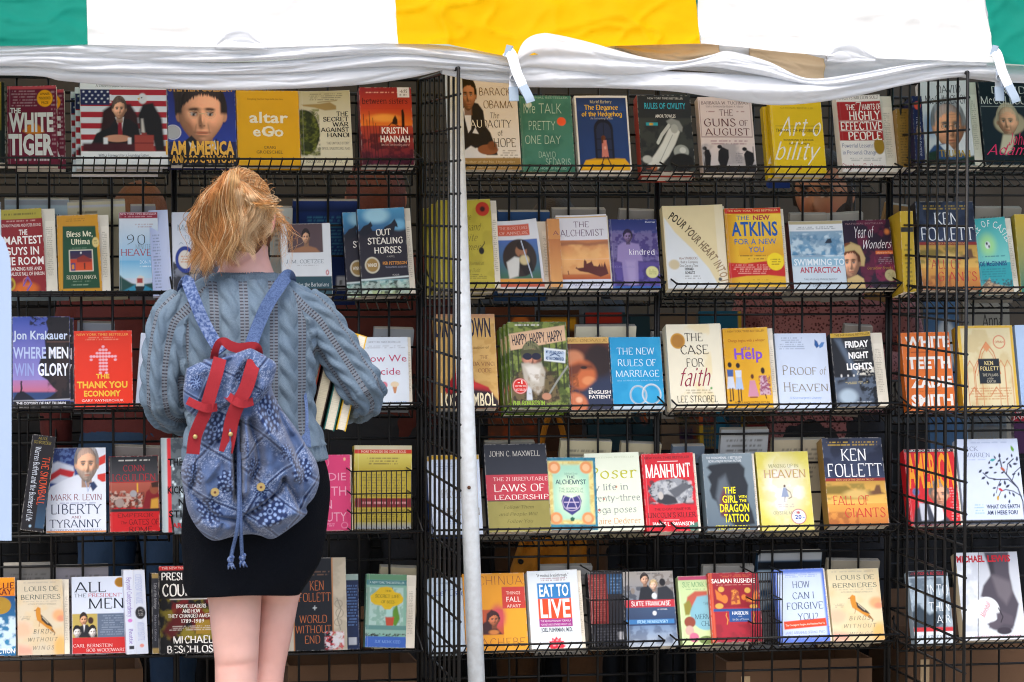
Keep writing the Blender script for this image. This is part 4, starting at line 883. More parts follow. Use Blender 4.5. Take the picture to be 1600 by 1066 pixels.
bk(1, 271, 352, 332, 'pale paperback with a round blue seal, partly behind the ginger hair', 'ccd3de', [
    ('g', 0, 0, 100, 60, 'c9d0dc', 'd8dde6'), ('t', 's', 'CORMAC', 25, 7, 80, 12, '7a92a0'), ('t', 's', 'McCARTHY', 10, 15, 90, 22, '7a92a0'), ('t', 's', 'THE ROAD', 22, 28, 80, 32, '9aa6b4'), ('t', 's', 'A NOVEL OF', 12, 36, 86, 39, '9aa6b4'), ('g', 0, 62, 100, 100, '8a90a0', '2a2c36'), ('n', 0, 60, 100, 100, '1c1e26', 12, .9), ('p', [20, 100, 60, 70, 100, 66, 100, 100], '4a4e5c', 3), ('e', 24, 57, 19, 16, '20398c'), ('e', 24, 57, 13, 11, 'd8d2c8'), ('k', 14, 52, 34, 62, 3, 'c87a40')], th=.022, bay='B')
bk(1, 442, 520, 350, 'white paperback with a framed bare-shouldered portrait and a dark teal band', 'd9dfe4', [
    ('r', 12, 0, 84, 40, '544246'), ('r', 46, 24, 55, 36, '96694a', 1), ('p', [22, 40, 30, 34, 46, 31, 55, 31, 70, 34, 78, 40], '9a6c4c', 1.5), ('F', 50, 19, 15, 20, 'c89a78', '241c1e', -.3),
    ('t', 's', 'J. M. COETZEE', 8, 50, 84, 55, '6e7c88'), ('k', 26, 57, 78, 59, 1, 'a8a8ae'), ('e', 91, 68, 3.2, 3.6, 'b8384a'), ('e', 91, 68, 1.4, 2, 'e8e8ec'), ('r', 0, 73, 100, 100, '1d4652'), ('t', 's', 'Waiting for the Barbarians', 4, 82, 93, 87, 'd5dfe2')], th=.02, curl=.02)
oh = [('g', 0, 0, 100, 26, '4f9cc8', '2a5a88'), ('e', 40, 8, 26, 9, '9fd0e4', 10), ('e', 86, 20, 16, 6, '6fb0d4', 8), ('p', [0, 28, 12, 20, 22, 18, 27, 15, 31, 20, 27, 22, 30, 26, 0, 40], '101828', .8), ('p', [44, 30, 56, 22, 70, 18, 78, 13, 83, 19, 84, 23, 78, 22, 74, 30, 60, 40, 44, 38], '101828', .8),
    ('r', 0, 32, 100, 83, '211f2c', 3), ('t', 'S', 'OUT', 37, 24.5, 68, 31.5, 'e9e4da'), ('t', 'S', 'STEALING', 18, 34.5, 92, 41.5, 'e9e4da'), ('t', 'S', 'HORSES', 31, 45.5, 88, 52.5, 'e9e4da'), ('t', 's', 'A NOVEL', 56, 55.5, 73, 57.5, 'b8b4ae'), ('t', 'B', 'PER PETTERSON', 47, 62.5, 97, 66, 'd08d3c'), ('t', 'n', 'TRANSLATED BY ANNE BORN', 52, 68, 96, 70, '99a'), ('t', 'n', 'PICADOR', 66, 77, 80, 79, 'bbb'),
    ('e', 25, 66, 15.5, 9.6, 'cfc9b4'), ('e', 25, 66, 12.6, 7.8, '9a7c42'), ('t', 'B', 'WINNER', 15, 64, 35, 68, 'e8e2d0'), ('g', 0, 83, 100, 100, '7fb0b8', 'a9b77a'), ('l', [0, 83, 100, 80], 1.5, 'd8e4e4'), ('n', 0, 84, 100, 100, '2c3a30', 9, .9), ('n', 0, 84, 100, 100, 'c8dcd4', 6, .6), ('r', 0, 93, 100, 94, '2a3a34', .5)]
bk(1, 566, 641, 327, 'dark paperback with two running horses, white capitals and a gold seal', '211f2c', oh, th=.018, pr=9, curl=.02, rot=-1.5, copies=[(-21, 1.1, 'second copy peeking out left of the running horses paperback')])
# right bay
bk(1, 690, 774, 313, 'yellow-green paperback with black handwriting and a red poppy, beside the tent pole', 'bcae3c', [
    ('n', 0, 0, 100, 100, 'a79a30', 24, .6), ('e', 84, 11, 13, 8, 'b8321e', 1), ('e', 84, 11, 5, 3, '3a1410', 2), ('t', 'c', 'One', 48, 16, 62, 23, '3a3818'), ('t', 'c', 'Thousand', 28, 27, 80, 35, '3a3818'), ('t', 'c', 'White', 36, 39, 72, 47, '3a3818'), ('t', 'c', 'Women', 30, 50, 78, 57, '3a3818'), ('e', 78, 58, 5, 4, '141410', 1), ('l', [79, 54, 84, 50, 84, 48], 1, '1a1a10'), ('t', 'c', 'The Journals of', 44, 70, 82, 74, '4a4820'), ('t', 'c', 'May Dodd', 46, 78, 74, 82, '4a4820'), ('k', 44, 84, 88, 90, 3, '5a5820'), ('t', 's', 'JIM FERGUS', 40, 93, 84, 96, '5a5820')], th=.02, pr=9, curl=.02, copies=[(-9, 1.1, 'second copy behind the yellow-green poppy paperback'), (-17, 1.1, 'third copy behind the yellow-green poppy paperback')])
bk(1, 780, 852, 346, 'glossy curled paperback with a coral title plate over an oval painting of a woman', 'd9dde4', [
    ('r', 2, 6, 78, 22, 'cc5e48', 1), ('t', 's', 'THE SECRET LIVES', 8, 9, 74, 13, 'e8c4b8'), ('t', 's', 'OF ANNELISE', 8, 16, 74, 20, 'e8c4b8'), ('r', 4, 28, 94, 84, '3a5a8c', 1), ('g', 4, 28, 94, 84, '4a6ab0', '3e6a4c'), ('e', 50, 54, 38, 27, '2e2420', 2), ('e', 54, 44, 13, 9, '9a6a4c', 2), ('e', 58, 36, 14, 7, '241a18', 2), ('p', [20, 60, 38, 52, 50, 54, 44, 80, 24, 84], 'cfd0cc', 2), ('p', [50, 50, 74, 52, 80, 72, 60, 80, 48, 66], '1c1614', 2), ('e', 60, 57, 11, 7, 'c9ba8c', 3), ('l', [56, 30, 74, 82], 2, 'b8c4d8'), ('r', 2, 84, 96, 90, 'd99a3c', 1), ('r', 0, 89, 100, 96, 'bf5a3a', 1)], th=.02, pr=12, curl=.14)
bk(1, 861, 880, 342, 'orange-tan copy peeking out left of the castle-at-dusk paperback', 'c98e58', [('g', 0, 30, 100, 100, 'b8764a', 'd8a060'), ('t', 's', 'A', 40, 18, 90, 24, '7a4a5a')], th=.02, back=.022, bay='C')
bk(1, 876, 956, 337, 'white paperback with a dusky orange landscape and a castle silhouette', 'dcdde6', [
    ('t', 's', 'THE', 34, 9, 64, 16.5, '6a5470'), ('t', 's', 'ALCHEMIST', 6, 20, 92, 28.5, '6a5470'), ('r', 0, 2, 100, 3.5, 'c8a868'), ('g', 0, 34, 100, 60, 'c07a50', 'e9b070'), ('g', 0, 60, 100, 87, 'e8a868', 'b0562c'), ('p', [0, 37, 30, 35, 60, 38, 100, 35, 100, 40, 60, 42, 30, 40, 0, 42], 'a26a4c', 2), ('n', 0, 40, 100, 80, 'f0c080', 30, .5),
    ('p', [32, 72, 34, 70, 36, 72, 48, 71, 49, 63, 51, 60, 54, 63, 55, 66, 62, 64, 64, 62, 68, 69, 76, 70, 80, 66, 82, 71, 84, 66, 86, 71, 90, 64, 93, 72, 96, 80, 80, 84, 56, 78, 40, 76], '5c2a26', .8), ('l', [17, 76, 18, 80], 1.4, '5c2a26'), ('r', 0, 87, 100, 100, 'd6dcec'), ('t', 's', 'PAULO COELHO', 18, 91, 88, 96, '8c7ea0')], th=.02, curl=.02, rot=-.5, pr=2)
bk(1, 958, 1033, 343, 'violet paperback with a standing figure in a pale tunic and white lowercase title', '4a3f7c', [
    ('g', 0, 0, 100, 20, '25346e', '3c4282'), ('n', 0, 16, 100, 60, '8078a8', 7, .6), ('g', 0, 62, 100, 100, '56488c', '5a4ea0'), ('n', 0, 55, 100, 100, '2e2458', 14, .6), ('p', [24, 94, 22, 62, 12, 60, 16, 38, 28, 33, 46, 34, 60, 36, 66, 60, 56, 60, 54, 94], '9384b8', 1.5), ('p', [30, 60, 34, 94, 48, 94, 50, 60], 'a496c4', 4), ('F', 38, 25, 17, 18, '7a6890', '2a2340', 0, None, None, 0, -1, True), ('t', 'n', 'Bluestreak', 76, 2.5, 97, 5, 'd8dcf0'), ('t', 's', 'kindred', 38, 43, 92, 51, 'efeef8'), ('t', 's', 'OCTAVIA BUTLER', 4, 67, 48, 70, '8a80b8'), ('e', 84, 76, 13, 8.5, 'd3d293'), ('k', 76, 72, 93, 80, 3, 'a8a868'), ('r', 0, 96, 100, 100, '3a66b0', 1)], th=.022)
bk(1, 1044, 1139, 322, 'large cream and white paperback with black lettering falling along a curve', 'dfd0a4', [
    ('p', [2, 14, 18, 32, 44, 52, 70, 76, 86, 100, 0, 100], 'd9dfe2', 1.2), ('g', 86, 0, 100, 100, 'e2d6b2', 'e6deca'), ('a', 'B', 'POUR YOUR HEART INTO IT', [8, 15, 26, 25, 50, 45, 70, 62, 84, 80, 90, 97], 9.5, '18181a', 'b59a74'), ('t', 'n', 'How STARBUCKS', 22, 62, 52, 65, '8a6a5a'), ('t', 'n', 'Built a Company', 24, 66.5, 52, 69.5, '6a6460'), ('t', 'n', 'One Cup at a Time', 22, 71, 52, 74, '6a6460'), ('t', 'B', 'HOWARD', 30, 75, 44, 78, '222'), ('t', 'B', 'SCHULTZ', 30, 79.5, 46, 82.5, '222'), ('k', 26, 84, 56, 89, 2, '777'), ('e', 13, 71, 9, 6, 'cdbf9c', 2), ('e', 87, 89, 3, 2.2, '555')], th=.024, curl=.02, pr=3)
bk(1, 1141, 1229, 326, 'yellow paperback with tall blue capitals and a red ribbon with a yellow seal', 'e2b22c', [
    ('g', 0, 8, 100, 60, 'f0cf4c', 'dca020'), ('g', 0, 8, 20, 100, 'c88a1c', 'e2b22c', 1), ('r', 0, 0, 100, 7, 'c42a1e'), ('t', 'n', 'THE NEW YORK TIMES BESTSELLER', 5, 2, 95, 4.5, 'f2d890'), ('t', 'n', 'THE', 20, 9.5, 43, 15, '2456a0'), ('t', 'B', 'NEW', 50, 9.5, 80, 15, 'a82a4a'), ('t', 'B', 'ATKINS', 10, 18, 92, 35, '1e58a8'), ('t', 'n', 'FOR A NEW', 14, 39, 88, 46, '2f6cb0'), ('t', 'n', 'YOU', 38, 49, 65, 56, '2f6cb0'), ('k', 16, 59, 86, 62, 1, '7a5a20'), ('k', 34, 63, 70, 66, 1, '7a5a20'),
    ('p', [0, 69, 30, 70, 70, 67, 100, 65, 100, 87, 70, 85, 30, 86, 0, 89], 'bf2420', 1), ('k', 6, 71, 76, 84, 5, 'efb8a8'), ('e', 84, 68, 15, 11, 'efd21e'), ('k', 74, 64, 94, 73, 3, '8a6a10'), ('k', 40, 90, 70, 92, 1, 'a8801c')], th=.034, pr=5, curl=.015)
bk(1, 1241, 1325, 346, 'white and blue paperback with a swimmer in icy water and pink-red capitals', 'ccdbe6', [
    ('r', 0, 0, 100, 5, 'b3a884'), ('r', 0, 5, 100, 15, 'dfe4e8'), ('k', 6, 8, 94, 13, 2, '5a6a7a'), ('g', 0, 15, 100, 50, '8aa8bf', '5f96bd'), ('n', 0, 18, 100, 62, 'c3d8e4', 10, .9), ('n', 0, 20, 100, 60, '3a7098', 14, .6), ('p', [64, 33, 70, 27, 76, 26, 78, 32, 74, 33], '2b3444', .8), ('p', [0, 54, 100, 52, 100, 66, 0, 66], '93bdd6', 2), ('t', 'B', 'SWIMMING TO', 4, 56, 98, 65, 'e3edf4'), ('t', 'B', 'ANTARCTICA', 14, 68, 90, 76, 'b54a5e'), ('t', 's', 'Tales of a Long-Distance Swimmer', 20, 84, 82, 86.5, '5a6a7a'), ('t', 's', 'LYNNE COX', 36, 93, 64, 96, '5a6a7a')], th=.026, spine='6a3a3a', curl=.01)
bk(1, 1325, 1402, 345, 'dark plum paperback with white script and the face of a woman in a headscarf', '2b1e30', [
    ('n', 30, 0, 100, 100, '6a2440', 20, .8), ('e', 92, 18, 5, 4, 'd07a40', 3), ('n', 60, 50, 100, 90, '8a2a50', 14, .7), ('t', 'n', 'NATIONAL BESTSELLER', 10, 4, 86, 6.5, '9a7a80'), ('p', [0, 40, 16, 32, 34, 38, 42, 56, 38, 68, 20, 66, 0, 48], 'bfa56e', 1.5), ('F', 10, 62, 38, 46, 'e2a884', '6a3c24', .3, None, None, 0, -1), ('p', [0, 40, 16, 34, 34, 40, 41, 56, 36, 66, 32, 52, 22, 44, 0, 46], 'c8ae78', 1.5), ('p', [0, 100, 0, 86, 22, 80, 34, 86, 36, 100], 'd3b77e', 1.5), 
    ('t', 'C', 'Year of', 26, 10, 66, 26, 'e8e2e6'), ('t', 'C', 'Wonders', 40, 30, 99, 42, 'e8e2e6'), ('r', 64, 46, 100, 51, 'dc7038'), ('t', 's', 'A Novel of the Plague', 66, 47.5, 98, 50, 'f4d8b8'), ('k', 66, 55, 98, 66, 4, '9a8a94'), ('t', 'i', 'Geraldine Brooks', 44, 69, 96, 73, 'c0943c'), ('e', 90, 82, 12, 8.5, 'b9b184'), ('k', 82, 78, 98, 86, 3, '8a8258')], th=.028, rot=-1.2, bay='D')
bk(1, 1412, 1432, 330, 'thin yellow book deep behind the second grid wing, second row', 'c3a22a', [('r', 0, 20, 100, 26, '2a2a2a'), ('k', 20, 40, 80, 95, 10, '6a5a20')], th=.1, bay='E', lean=10)
fg = lambda: [('g', 0, 0, 100, 48, '1b1f2e', '2a3450'), ('n', 0, 0, 100, 48, '45506a', 20, .4), ('k', 6, 4, 94, 10, 2, 'c9a63c'), ('t', 's', 'KEN', 30, 13, 72, 26, 'eceef2'), ('t', 's', 'FOLLETT', 5, 30, 96, 44, 'eceef2'), ('r', 0, 46, 100, 49.5, '8c2c28'), ('t', 'n', 'BOOK ONE OF THE CENTURY TRILOGY', 18, 46.8, 82, 48.8, 'd8b070'),
    ('g', 0, 49.5, 100, 75, 'b98f42', 'e2b45c'), ('g', 0, 75, 100, 100, 'dca04a', 'b86c34'), ('n', 0, 52, 100, 70, '6f6a30', 18, .7), ('p', [0, 55, 34, 54, 46, 60, 34, 64, 0, 64], '7e6a2c', 2), ('p', [66, 62, 80, 60, 84, 54, 90, 54, 92, 62, 98, 64, 70, 66], '6a4a34', 1.5), ('e', 50, 64, 20, 5, 'cfae68', 10), ('t', 's', 'FALL OF', 10, 66, 70, 76, 'c23a34'), ('t', 's', 'GIANTS', 28, 80, 95, 90, 'c23a34'), ('n', 0, 84, 50, 100, '8a4a24', 10, .6)]
bk(1, 1442, 1533, 315, 'thick hardcover with white serif capitals over gold, second row behind the second wing', '1f2433', fg(), th=.05, hard=True, bay='E')
bk(1, 1534, 1585, 342, 'turquoise paperback with a small football sun and a hill town', '35a5ae', [
    ('g', 0, 0, 100, 60, '3fb0b4', '7fd0c8'), ('e', 36, 36, 24, 14, 'a8e29a', 14), ('e', 36, 36, 8, 5, 'e9eef0'), ('e', 34, 34, 3, 2, '1a2a30'), ('e', 40, 38, 2.5, 2, '1a2a30'), ('a', 'n', 'CLE OF CASTEL', [0, 26, 24, 14, 50, 12, 76, 18, 96, 34], 9, 'e8f0ee'), ('t', 'B', 'JOE McGINNISS', 0, 58, 88, 64, '1f4a80'), ('k', 8, 50, 94, 53, 1, '2a7a86'), ('k', 8, 67, 84, 80, 4, '2a7a86'), ('p', [0, 92, 20, 84, 30, 80, 34, 86, 60, 90, 100, 94, 100, 100, 0, 100], 'c8a884', 1.5), ('n', 0, 82, 100, 100, '4a3a40', 5, .7)], th=.018, pr=9, curl=.06, rot=-2)
bk(1, 1596, 1650, 335, 'yellow and green book cut off by the right edge, second row', 'b8a83c', [('g', 0, 0, 100, 100, 'd0b040', '2a7a6a')], th=.02)
# ---------------------------------------------------------------- third row
bk(2, 20, 110, 495, 'hardcover with a violet dusk sky beside a dark cliff and a tiny standing climber', '6a7cc8', [
    ('g', 0, 0, 100, 70, '4258b4', '8f86c8'), ('g', 0, 70, 100, 84, 'a878b0', 'c06a80'), ('r', 0, 83, 100, 92, '2c4474', 1.5), ('p', [0, 92, 8, 84, 18, 82, 32, 88, 44, 94, 0, 94], '15182a', 1),
    ('p', [64, 0, 100, 0, 100, 92, 50, 92, 66, 88, 78, 82, 70, 78, 60, 70, 50, 66, 46, 52, 50, 44, 58, 40, 56, 26, 62, 14, 58, 6], '1c1920', 1), ('n', 60, 20, 100, 90, '3a2c2c', 10, .6), ('n', 30, -2, 70, 10, '101018', 4, .9), ('l', [60, 28, 100, 28], .8, '6a4a44'), ('l', [14.5, 74, 15.5, 79, 14, 83], 2.6, '0e0e16'), ('e', 15, 72, 1.6, 1.2, '0e0e16'),
    ('t', 'B', 'Jon Krakauer', 1, 16, 96, 25, 'cfdcf2'), ('t', 'B', 'WHERE MEN', 1, 34, 97, 46, 'b8c6ec'), ('t', 'B', 'MEN', 63, 34, 97, 46, 'eef2fa'), ('t', 'B', 'WIN GLORY', 3, 52, 97, 65, '98a6dc'), ('t', 'B', 'GLORY', 44, 52, 97, 65, 'eef2fa'), ('l', [0, 93, 100, 91], .6, 'c8ccd8'), ('r', 0, 93, 100, 101, '101016'), ('t', 'B', 'THE ODYSSEY OF PAT TILLMAN', 6, 94, 92, 97, 'e0e2e8')], th=.03, hard=True, spine='2a3040', copies=[(6, .5, 'second copy behind the violet dusk and dark cliff hardcover')])
ar = [('e', 50+dx*5.2, 21+dy*4.3, 2.6, 1.6, 'f2b8c4', .8) for dy, rng_ in enumerate(([0], [-1, 0, 1], [-2, -1, 0, 1, 2], [-4, -3, -2, -1, 0, 1, 2, 3, 4], [-4, -1, 0, 1, 4], [-1, 0, 1], [-1, 0, 1], [-1, 0, 1], [-1, 1])) for dx in rng_]
bk(2, 117, 208, 517, 'bright orange-red hardcover with an upward arrow made of little pink figures', 'e8371e', [('t', 'n', 'NEW YORK TIMES BESTSELLER', 5, 3.5, 94, 6.5, 'f2b45c'), ('k', 16, 8, 82, 13, 2, 'f0a080')]+ar+[
    ('t', 'X', 'THE', 37, 57, 60, 62.5, 'f0b93c'), ('t', 'X', 'THANK YOU', 4, 67, 91, 75, 'f0b93c'), ('t', 'X', 'ECONOMY', 16, 79, 79, 86, 'f0b93c'), ('t', 'n', 'GARY VAYNERCHUK', 12, 90, 84, 93, 'f6e0d8'), ('t', 'n', 'Author of the bestseller', 12, 95.5, 84, 97.5, 'f2b8a0')], th=.028, hard=True)
bk(2, 212, 262, 524, 'white paperback mostly hidden behind the blue-grey sleeve, third row', 'd5deee', [('g', 0, 0, 100, 100, 'd5deee', 'aab6cc'), ('k', 20, 4, 50, 10, 2, '8a8fa8')], th=.024, rot=5)
bk(2, 547, 640, 527, 'white paperback with thin pink title and a tiny ice-cream cone, by the right elbow', 'dfeaf6', [
    ('t', 's', 'NEW YORK TIMES BESTSELLER', 34, 6, 88, 8.5, '8a93a0'), ('k', 24, 12, 98, 17, 2, 'a8b0bc'), ('t', 'n', 'How We', 22, 26, 97, 36, 'b8486e'), ('t', 'n', 'Decide', 28, 45, 86, 55, 'b8486e'), ('p', [72, 72, 80, 72, 77.5, 82, 74.5, 82], 'c98a5c', .6), ('e', 76, 69, 7, 4, 'e6d3b2', .8), ('e', 58, 70, 6, 5, 'd8788c', 1), ('t', 'n', 'JONAH LEHRER', 50, 94, 96, 98, '7ab0d8')], th=.026, pr=5)
bk(2, 686, 780, 491, 'tan hardcover with tall dark letters and a red cloak, behind the leaning tent pole', 'd0a862', [
    ('g', 0, 0, 100, 10, 'c08a6a', 'd9b46a'), ('n', 0, 10, 100, 80, 'b98d44', 12, .6), ('t', 'B', 'DAN BROWN', 0, 5, 92, 24, '1c1830'), ('p', [28, 100, 10, 80, 30, 62, 36, 34, 50, 28, 60, 36, 58, 50, 50, 58, 62, 72, 84, 78, 92, 86, 100, 100], 'a3171f', 1), ('p', [52, 58, 62, 72, 84, 78, 60, 78, 44, 70], 'c8262a', 2), ('p', [0, 100, 20, 84, 60, 80, 86, 82, 100, 92, 100, 100], '25141e', 2),
    ('t', 'n', 'author of', 62, 34, 88, 37, '8a6a30'), ('t', 's', 'THE', 72, 44, 86, 48, '7a4a30'), ('t', 's', 'DA VINCI', 60, 51, 96, 55, '7a4a30'), ('t', 's', 'CODE', 68, 58, 90, 62, '7a4a30'), ('t', 'B', 'LOST SYMBOL', 4, 84, 95, 98, 'f0e2be')], th=.045, hard=True)
bk(2, 800, 892, 503, 'green forest hardcover with a white-bearded man in sunglasses holding a rifle', '4c5c26', [
    ('n', 0, 0, 100, 100, '8a9a48', 7, .8), ('n', 0, 30, 100, 100, '232a12', 10, .6)]+[('r', x, 22, x+2.5, 78, '28301a', 1) for x in (4, 14, 27, 56, 68, 80, 90)]+[
    ('p', [1, 14, 97, 4, 98, 22, 3, 33], 'd9b491', .8), ('t', 'S', 'HAPPY, HAPPY, HAPPY', 6, 13, 93, 24.5, '1c2030', -5.5), ('k', 10, 2, 56, 6, 1, 'e0e0d8'),
    ('p', [0, 88, 4, 66, 22, 54, 60, 52, 76, 66, 84, 90, 60, 94, 0, 94], '6a5c3c', 1.5), ('n', 2, 56, 82, 92, '342c1c', 6, .9), ('p', [28, 66, 34, 62, 36, 90, 26, 90], 'ccd3dc', 1), ('e', 38, 32, 15, 8, '6a6a4a', 1), ('F', 38, 42, 30, 32, 'b98068', '6a6a4a'), ('e', 38, 35, 19, 3, '4c4e34', 1), ('e', 31, 40, 8, 4, '1e2238', .8), ('e', 46, 40, 8, 4, '1e2238', .8), ('p', [20, 48, 32, 47, 40, 49, 54, 47, 60, 58, 56, 76, 46, 84, 36, 78, 24, 70], 'b9b2a4', 2), ('p', [26, 52, 40, 50, 52, 54, 48, 70, 36, 68], 'dcd8d0', 3), ('n', 30, 60, 58, 84, '8a7458', 5, .6),
    ('l', [98, 52, 80, 68, 60, 88], 2.4, '8d9088'), ('e', 60, 86, 8, 4, 'b98468', 1), ('p', [60, 30, 97, 33, 95, 48, 59, 45], 'dfe6ea', .8), ('p', [62, 32, 95, 35, 94, 46, 61, 43.5], 'b8cade', .6), ('t', 'B', 'MY LIFE AND LEGACY', 63, 34, 93, 37, '2c4c7c', 4), ('t', 'B', 'AS THE COMMANDER', 62, 41, 93, 44.5, '2c4c7c', 4), ('l', [70, 39, 78, 37, 86, 40], 1.2, '2c4c7c'),
    ('e', 16, 74, 13, 9, 'cf2a22'), ('o', 16, 74, 12, 8.4, .8, 'f0e0dc'), ('t', 'B', '#1', 12, 67.5, 20, 71.5, 'f6e8e4'), ('t', 'n', 'NEW YORK TIMES', 7, 73, 26, 75, 'f6e8e4'), ('t', 'n', 'BESTSELLER', 8, 77, 25, 79.5, 'f6e8e4'),
    ('t', 'S', 'PHIL ROBERTSON', 2, 91, 56, 96, '9bc43c'), ('t', 'c', 'with Mark Schlabach', 60, 92.5, 95, 95.5, 'a8c050')], th=.03, hard=True, spine='7aa22c', copies=[(-4, .6, 'copy directly behind the bearded man book'), (-8, .6, 'rearmost green-edged copy of the bearded man book')])
bk(2, 893, 958, 527, 'paperback with a warm close embrace of two heads and a dark blue shadow', '2a2a3c', [
    ('r', 0, 0, 100, 9, 'cfa75c'), ('t', 's', 'MICHAEL ONDAATJE', -30, 3, 96, 6.5, '8a6a34'), ('g', 0, 9, 100, 40, '5a2a1a', '2c2028'), ('e', 12, 30, 26, 12, 'c8825c', 8), ('e', 74, 32, 34, 22, '2a1c1c', 8), ('e', 30, 52, 34, 20, 'c4683a', 8), ('p', [0, 40, 24, 36, 56, 38, 60, 44, 30, 44, 8, 60, 0, 60], '6a3420', 4), ('e', 36, 42, 8, 2, '2c1814', 2), ('e', 46, 60, 16, 6, 'd88a58', 5), ('n', 0, 50, 22, 80, '8a4a20', 6, .9), ('p', [30, 76, 60, 60, 100, 56, 100, 96, 20, 96], '28324e', 5), ('e', 10, 92, 30, 16, 'c9734c', 5), ('e', 20, 86, 8, 4, 'e8b08c', 3),
    ('t', 'B', 'THE', 45, 70, 53, 72, 'e8e4e0'), ('t', 'B', 'ENGLISH', 44, 73.5, 97, 78, 'ece8e4'), ('t', 'B', 'PATIENT', 44, 80, 97, 84.5, 'ece8e4')], th=.024, bay='C')
bk(2, 959, 1039, 527, 'sky blue paperback with white serif title and two linked silver rings', '1f97cc', [
    ('n', 0, 0, 100, 100, '38a8d8', 40, .6), ('t', 's', 'THE NEW', 13, 15, 87, 24, 'd5eaf6'), ('t', 's', 'RULES OF', 13, 31, 88, 40, 'd5eaf6'), ('t', 's', 'MARRIAGE', 8, 46, 93, 55, 'd5eaf6'), ('t', 's', 'What You Need to Know to Make Love Work', 10, 59, 92, 61, 'a8d8ee'),
    ('o', 50, 80, 17, 13.5, 3.2, 'c8d2da'), ('o', 50, 80, 15.5, 12.4, 1, '6a8aa0'), ('o', 76, 79, 19, 14.5, 3.2, 'd8dfe4'), ('o', 76, 79, 17.3, 13.2, 1, '7a96a8'), ('g', 0, 95, 100, 100, 'c9d6de', 'a8bccc')], th=.022)
bk(2, 1049, 1134, 507, 'cream paperback with dark title over a raspberry brush-script word and a gold seal', 'e3ddc6', [
    ('n', 20, 0, 80, 100, 'e3cd8e', 28, .5), ('e', 20, 20, 13.5, 9.5, 'c08c2c'), ('e', 20, 20, 11, 7.6, 'a8742a'), ('t', 's', 'THE', 33, 11, 66, 20.5, '2e2722'), ('t', 's', 'CASE', 24, 25.5, 75, 36, '2e2722'), ('t', 's', 'FOR', 33, 41.5, 66, 51, '2e2722'), ('t', 'C', 'faith', 19, 53, 76, 74, '8c2240'), ('k', 20, 78, 86, 84, 2, '8a7a5a'), ('e', 76, 77, 2, 1.4, '5a9a4a'), ('t', 's', 'LEE STROBEL', 12, 86, 86, 93.5, '3a322a'), ('t', 'i', 'Author of The Case for Christ', 24, 96, 76, 98.5, '6a6050')], th=.034, curl=.012, pr=2)
bk(2, 1138, 1209, 513, 'mustard paperback with a violet bubble word and four little figures in dresses', 'd8a016', [
    ('g', 50, 0, 100, 100, 'd8a016', 'e2b02a', 1), ('t', 'n', '#1 NEW YORK TIMES BESTSELLER', 4, 3, 92, 5.5, '8a5a10'), ('t', 'n', 'Change begins with a whisper', 10, 14, 92, 17.5, 'a8600e'), ('t', 'n', 'the', 42, 23, 58, 27.5, '7a4ab0'), ('t', 'B', 'Help', 22, 26, 84, 39, '7d4cc4'),
    ]+[q for x, y, c, d in ((10, 52, 'c6cfe0', '3a5a9c'), (28, 53, 'a8bede', 'c8d4e4')) for q in (('e', x, y-6, 4.5, 3.4, '1c1214'), ('p', [x-7, y, x+7, y, x+6, y+9, x-6, y+9], d, .8), ('p', [x-6, y+9, x+6, y+9, x+9, y+24, x-9, y+24], c, .8), ('l', [x-3, y+24, x-3, y+38], 2, '3a2018'), ('l', [x+3, y+24, x+3, y+38], 2, '3a2018'), ('e', x-3, y+39, 3, 1.2, '111'))]+[
    ('e', 58, 61, 3.4, 3, '5a2a14'), ('p', [52, 66, 63, 66, 70, 86, 46, 86], 'c88aa0', 1), ('l', [50, 87, 66, 87], 1.2, '7a2a2a'), ('e', 82, 54, 4.4, 4, '2a1410'), ('p', [76, 60, 88, 60, 97, 84, 72, 84], 'c8a8b8', 1), ('n', 72, 60, 97, 84, '8a3a5a', 4, .9), ('l', [84, 84, 86, 88], 2, '5a2a1a'),
    ('t', 'n', 'NOW A MAJOR MOTION PICTURE', 16, 92, 92, 94.5, '8a5a10')], th=.03, pr=8, curl=.03)
bk(2, 1219, 1300, 521, 'plain pale blue hardcover with letter-spaced grey-tan title and a blue butterfly', 'd0ddf2', [
    ('k', 6, 5, 58, 22, 6, '8a9ab8'), ('p', [77, 8, 82, 11, 85, 17, 80, 20, 76, 16], '2a5a9c', .6), ('p', [84, 17, 90, 12, 96, 12, 92, 18, 86, 20], '5a8ac8', .6), ('t', 's', 'P', 10, 43, 21, 55, '8b8478'), ('t', 's', 'ROOF', 24, 45.5, 76, 55, '8b8478'), ('t', 'i', 'of', 82, 45, 95, 55, '8b8478'), ('t', 's', 'H', 10, 65, 24, 77, '8b8478'), ('t', 's', 'EAVEN', 27, 67.5, 96, 77, '8b8478'), ('t', 'i', "A Neurosurgeon's Journey", 20, 84, 82, 87, '7aa0d8'), ('t', 'i', 'into the Afterlife', 30, 91.5, 72, 94, '7aa0d8')], th=.02, hard=True, bay='D')
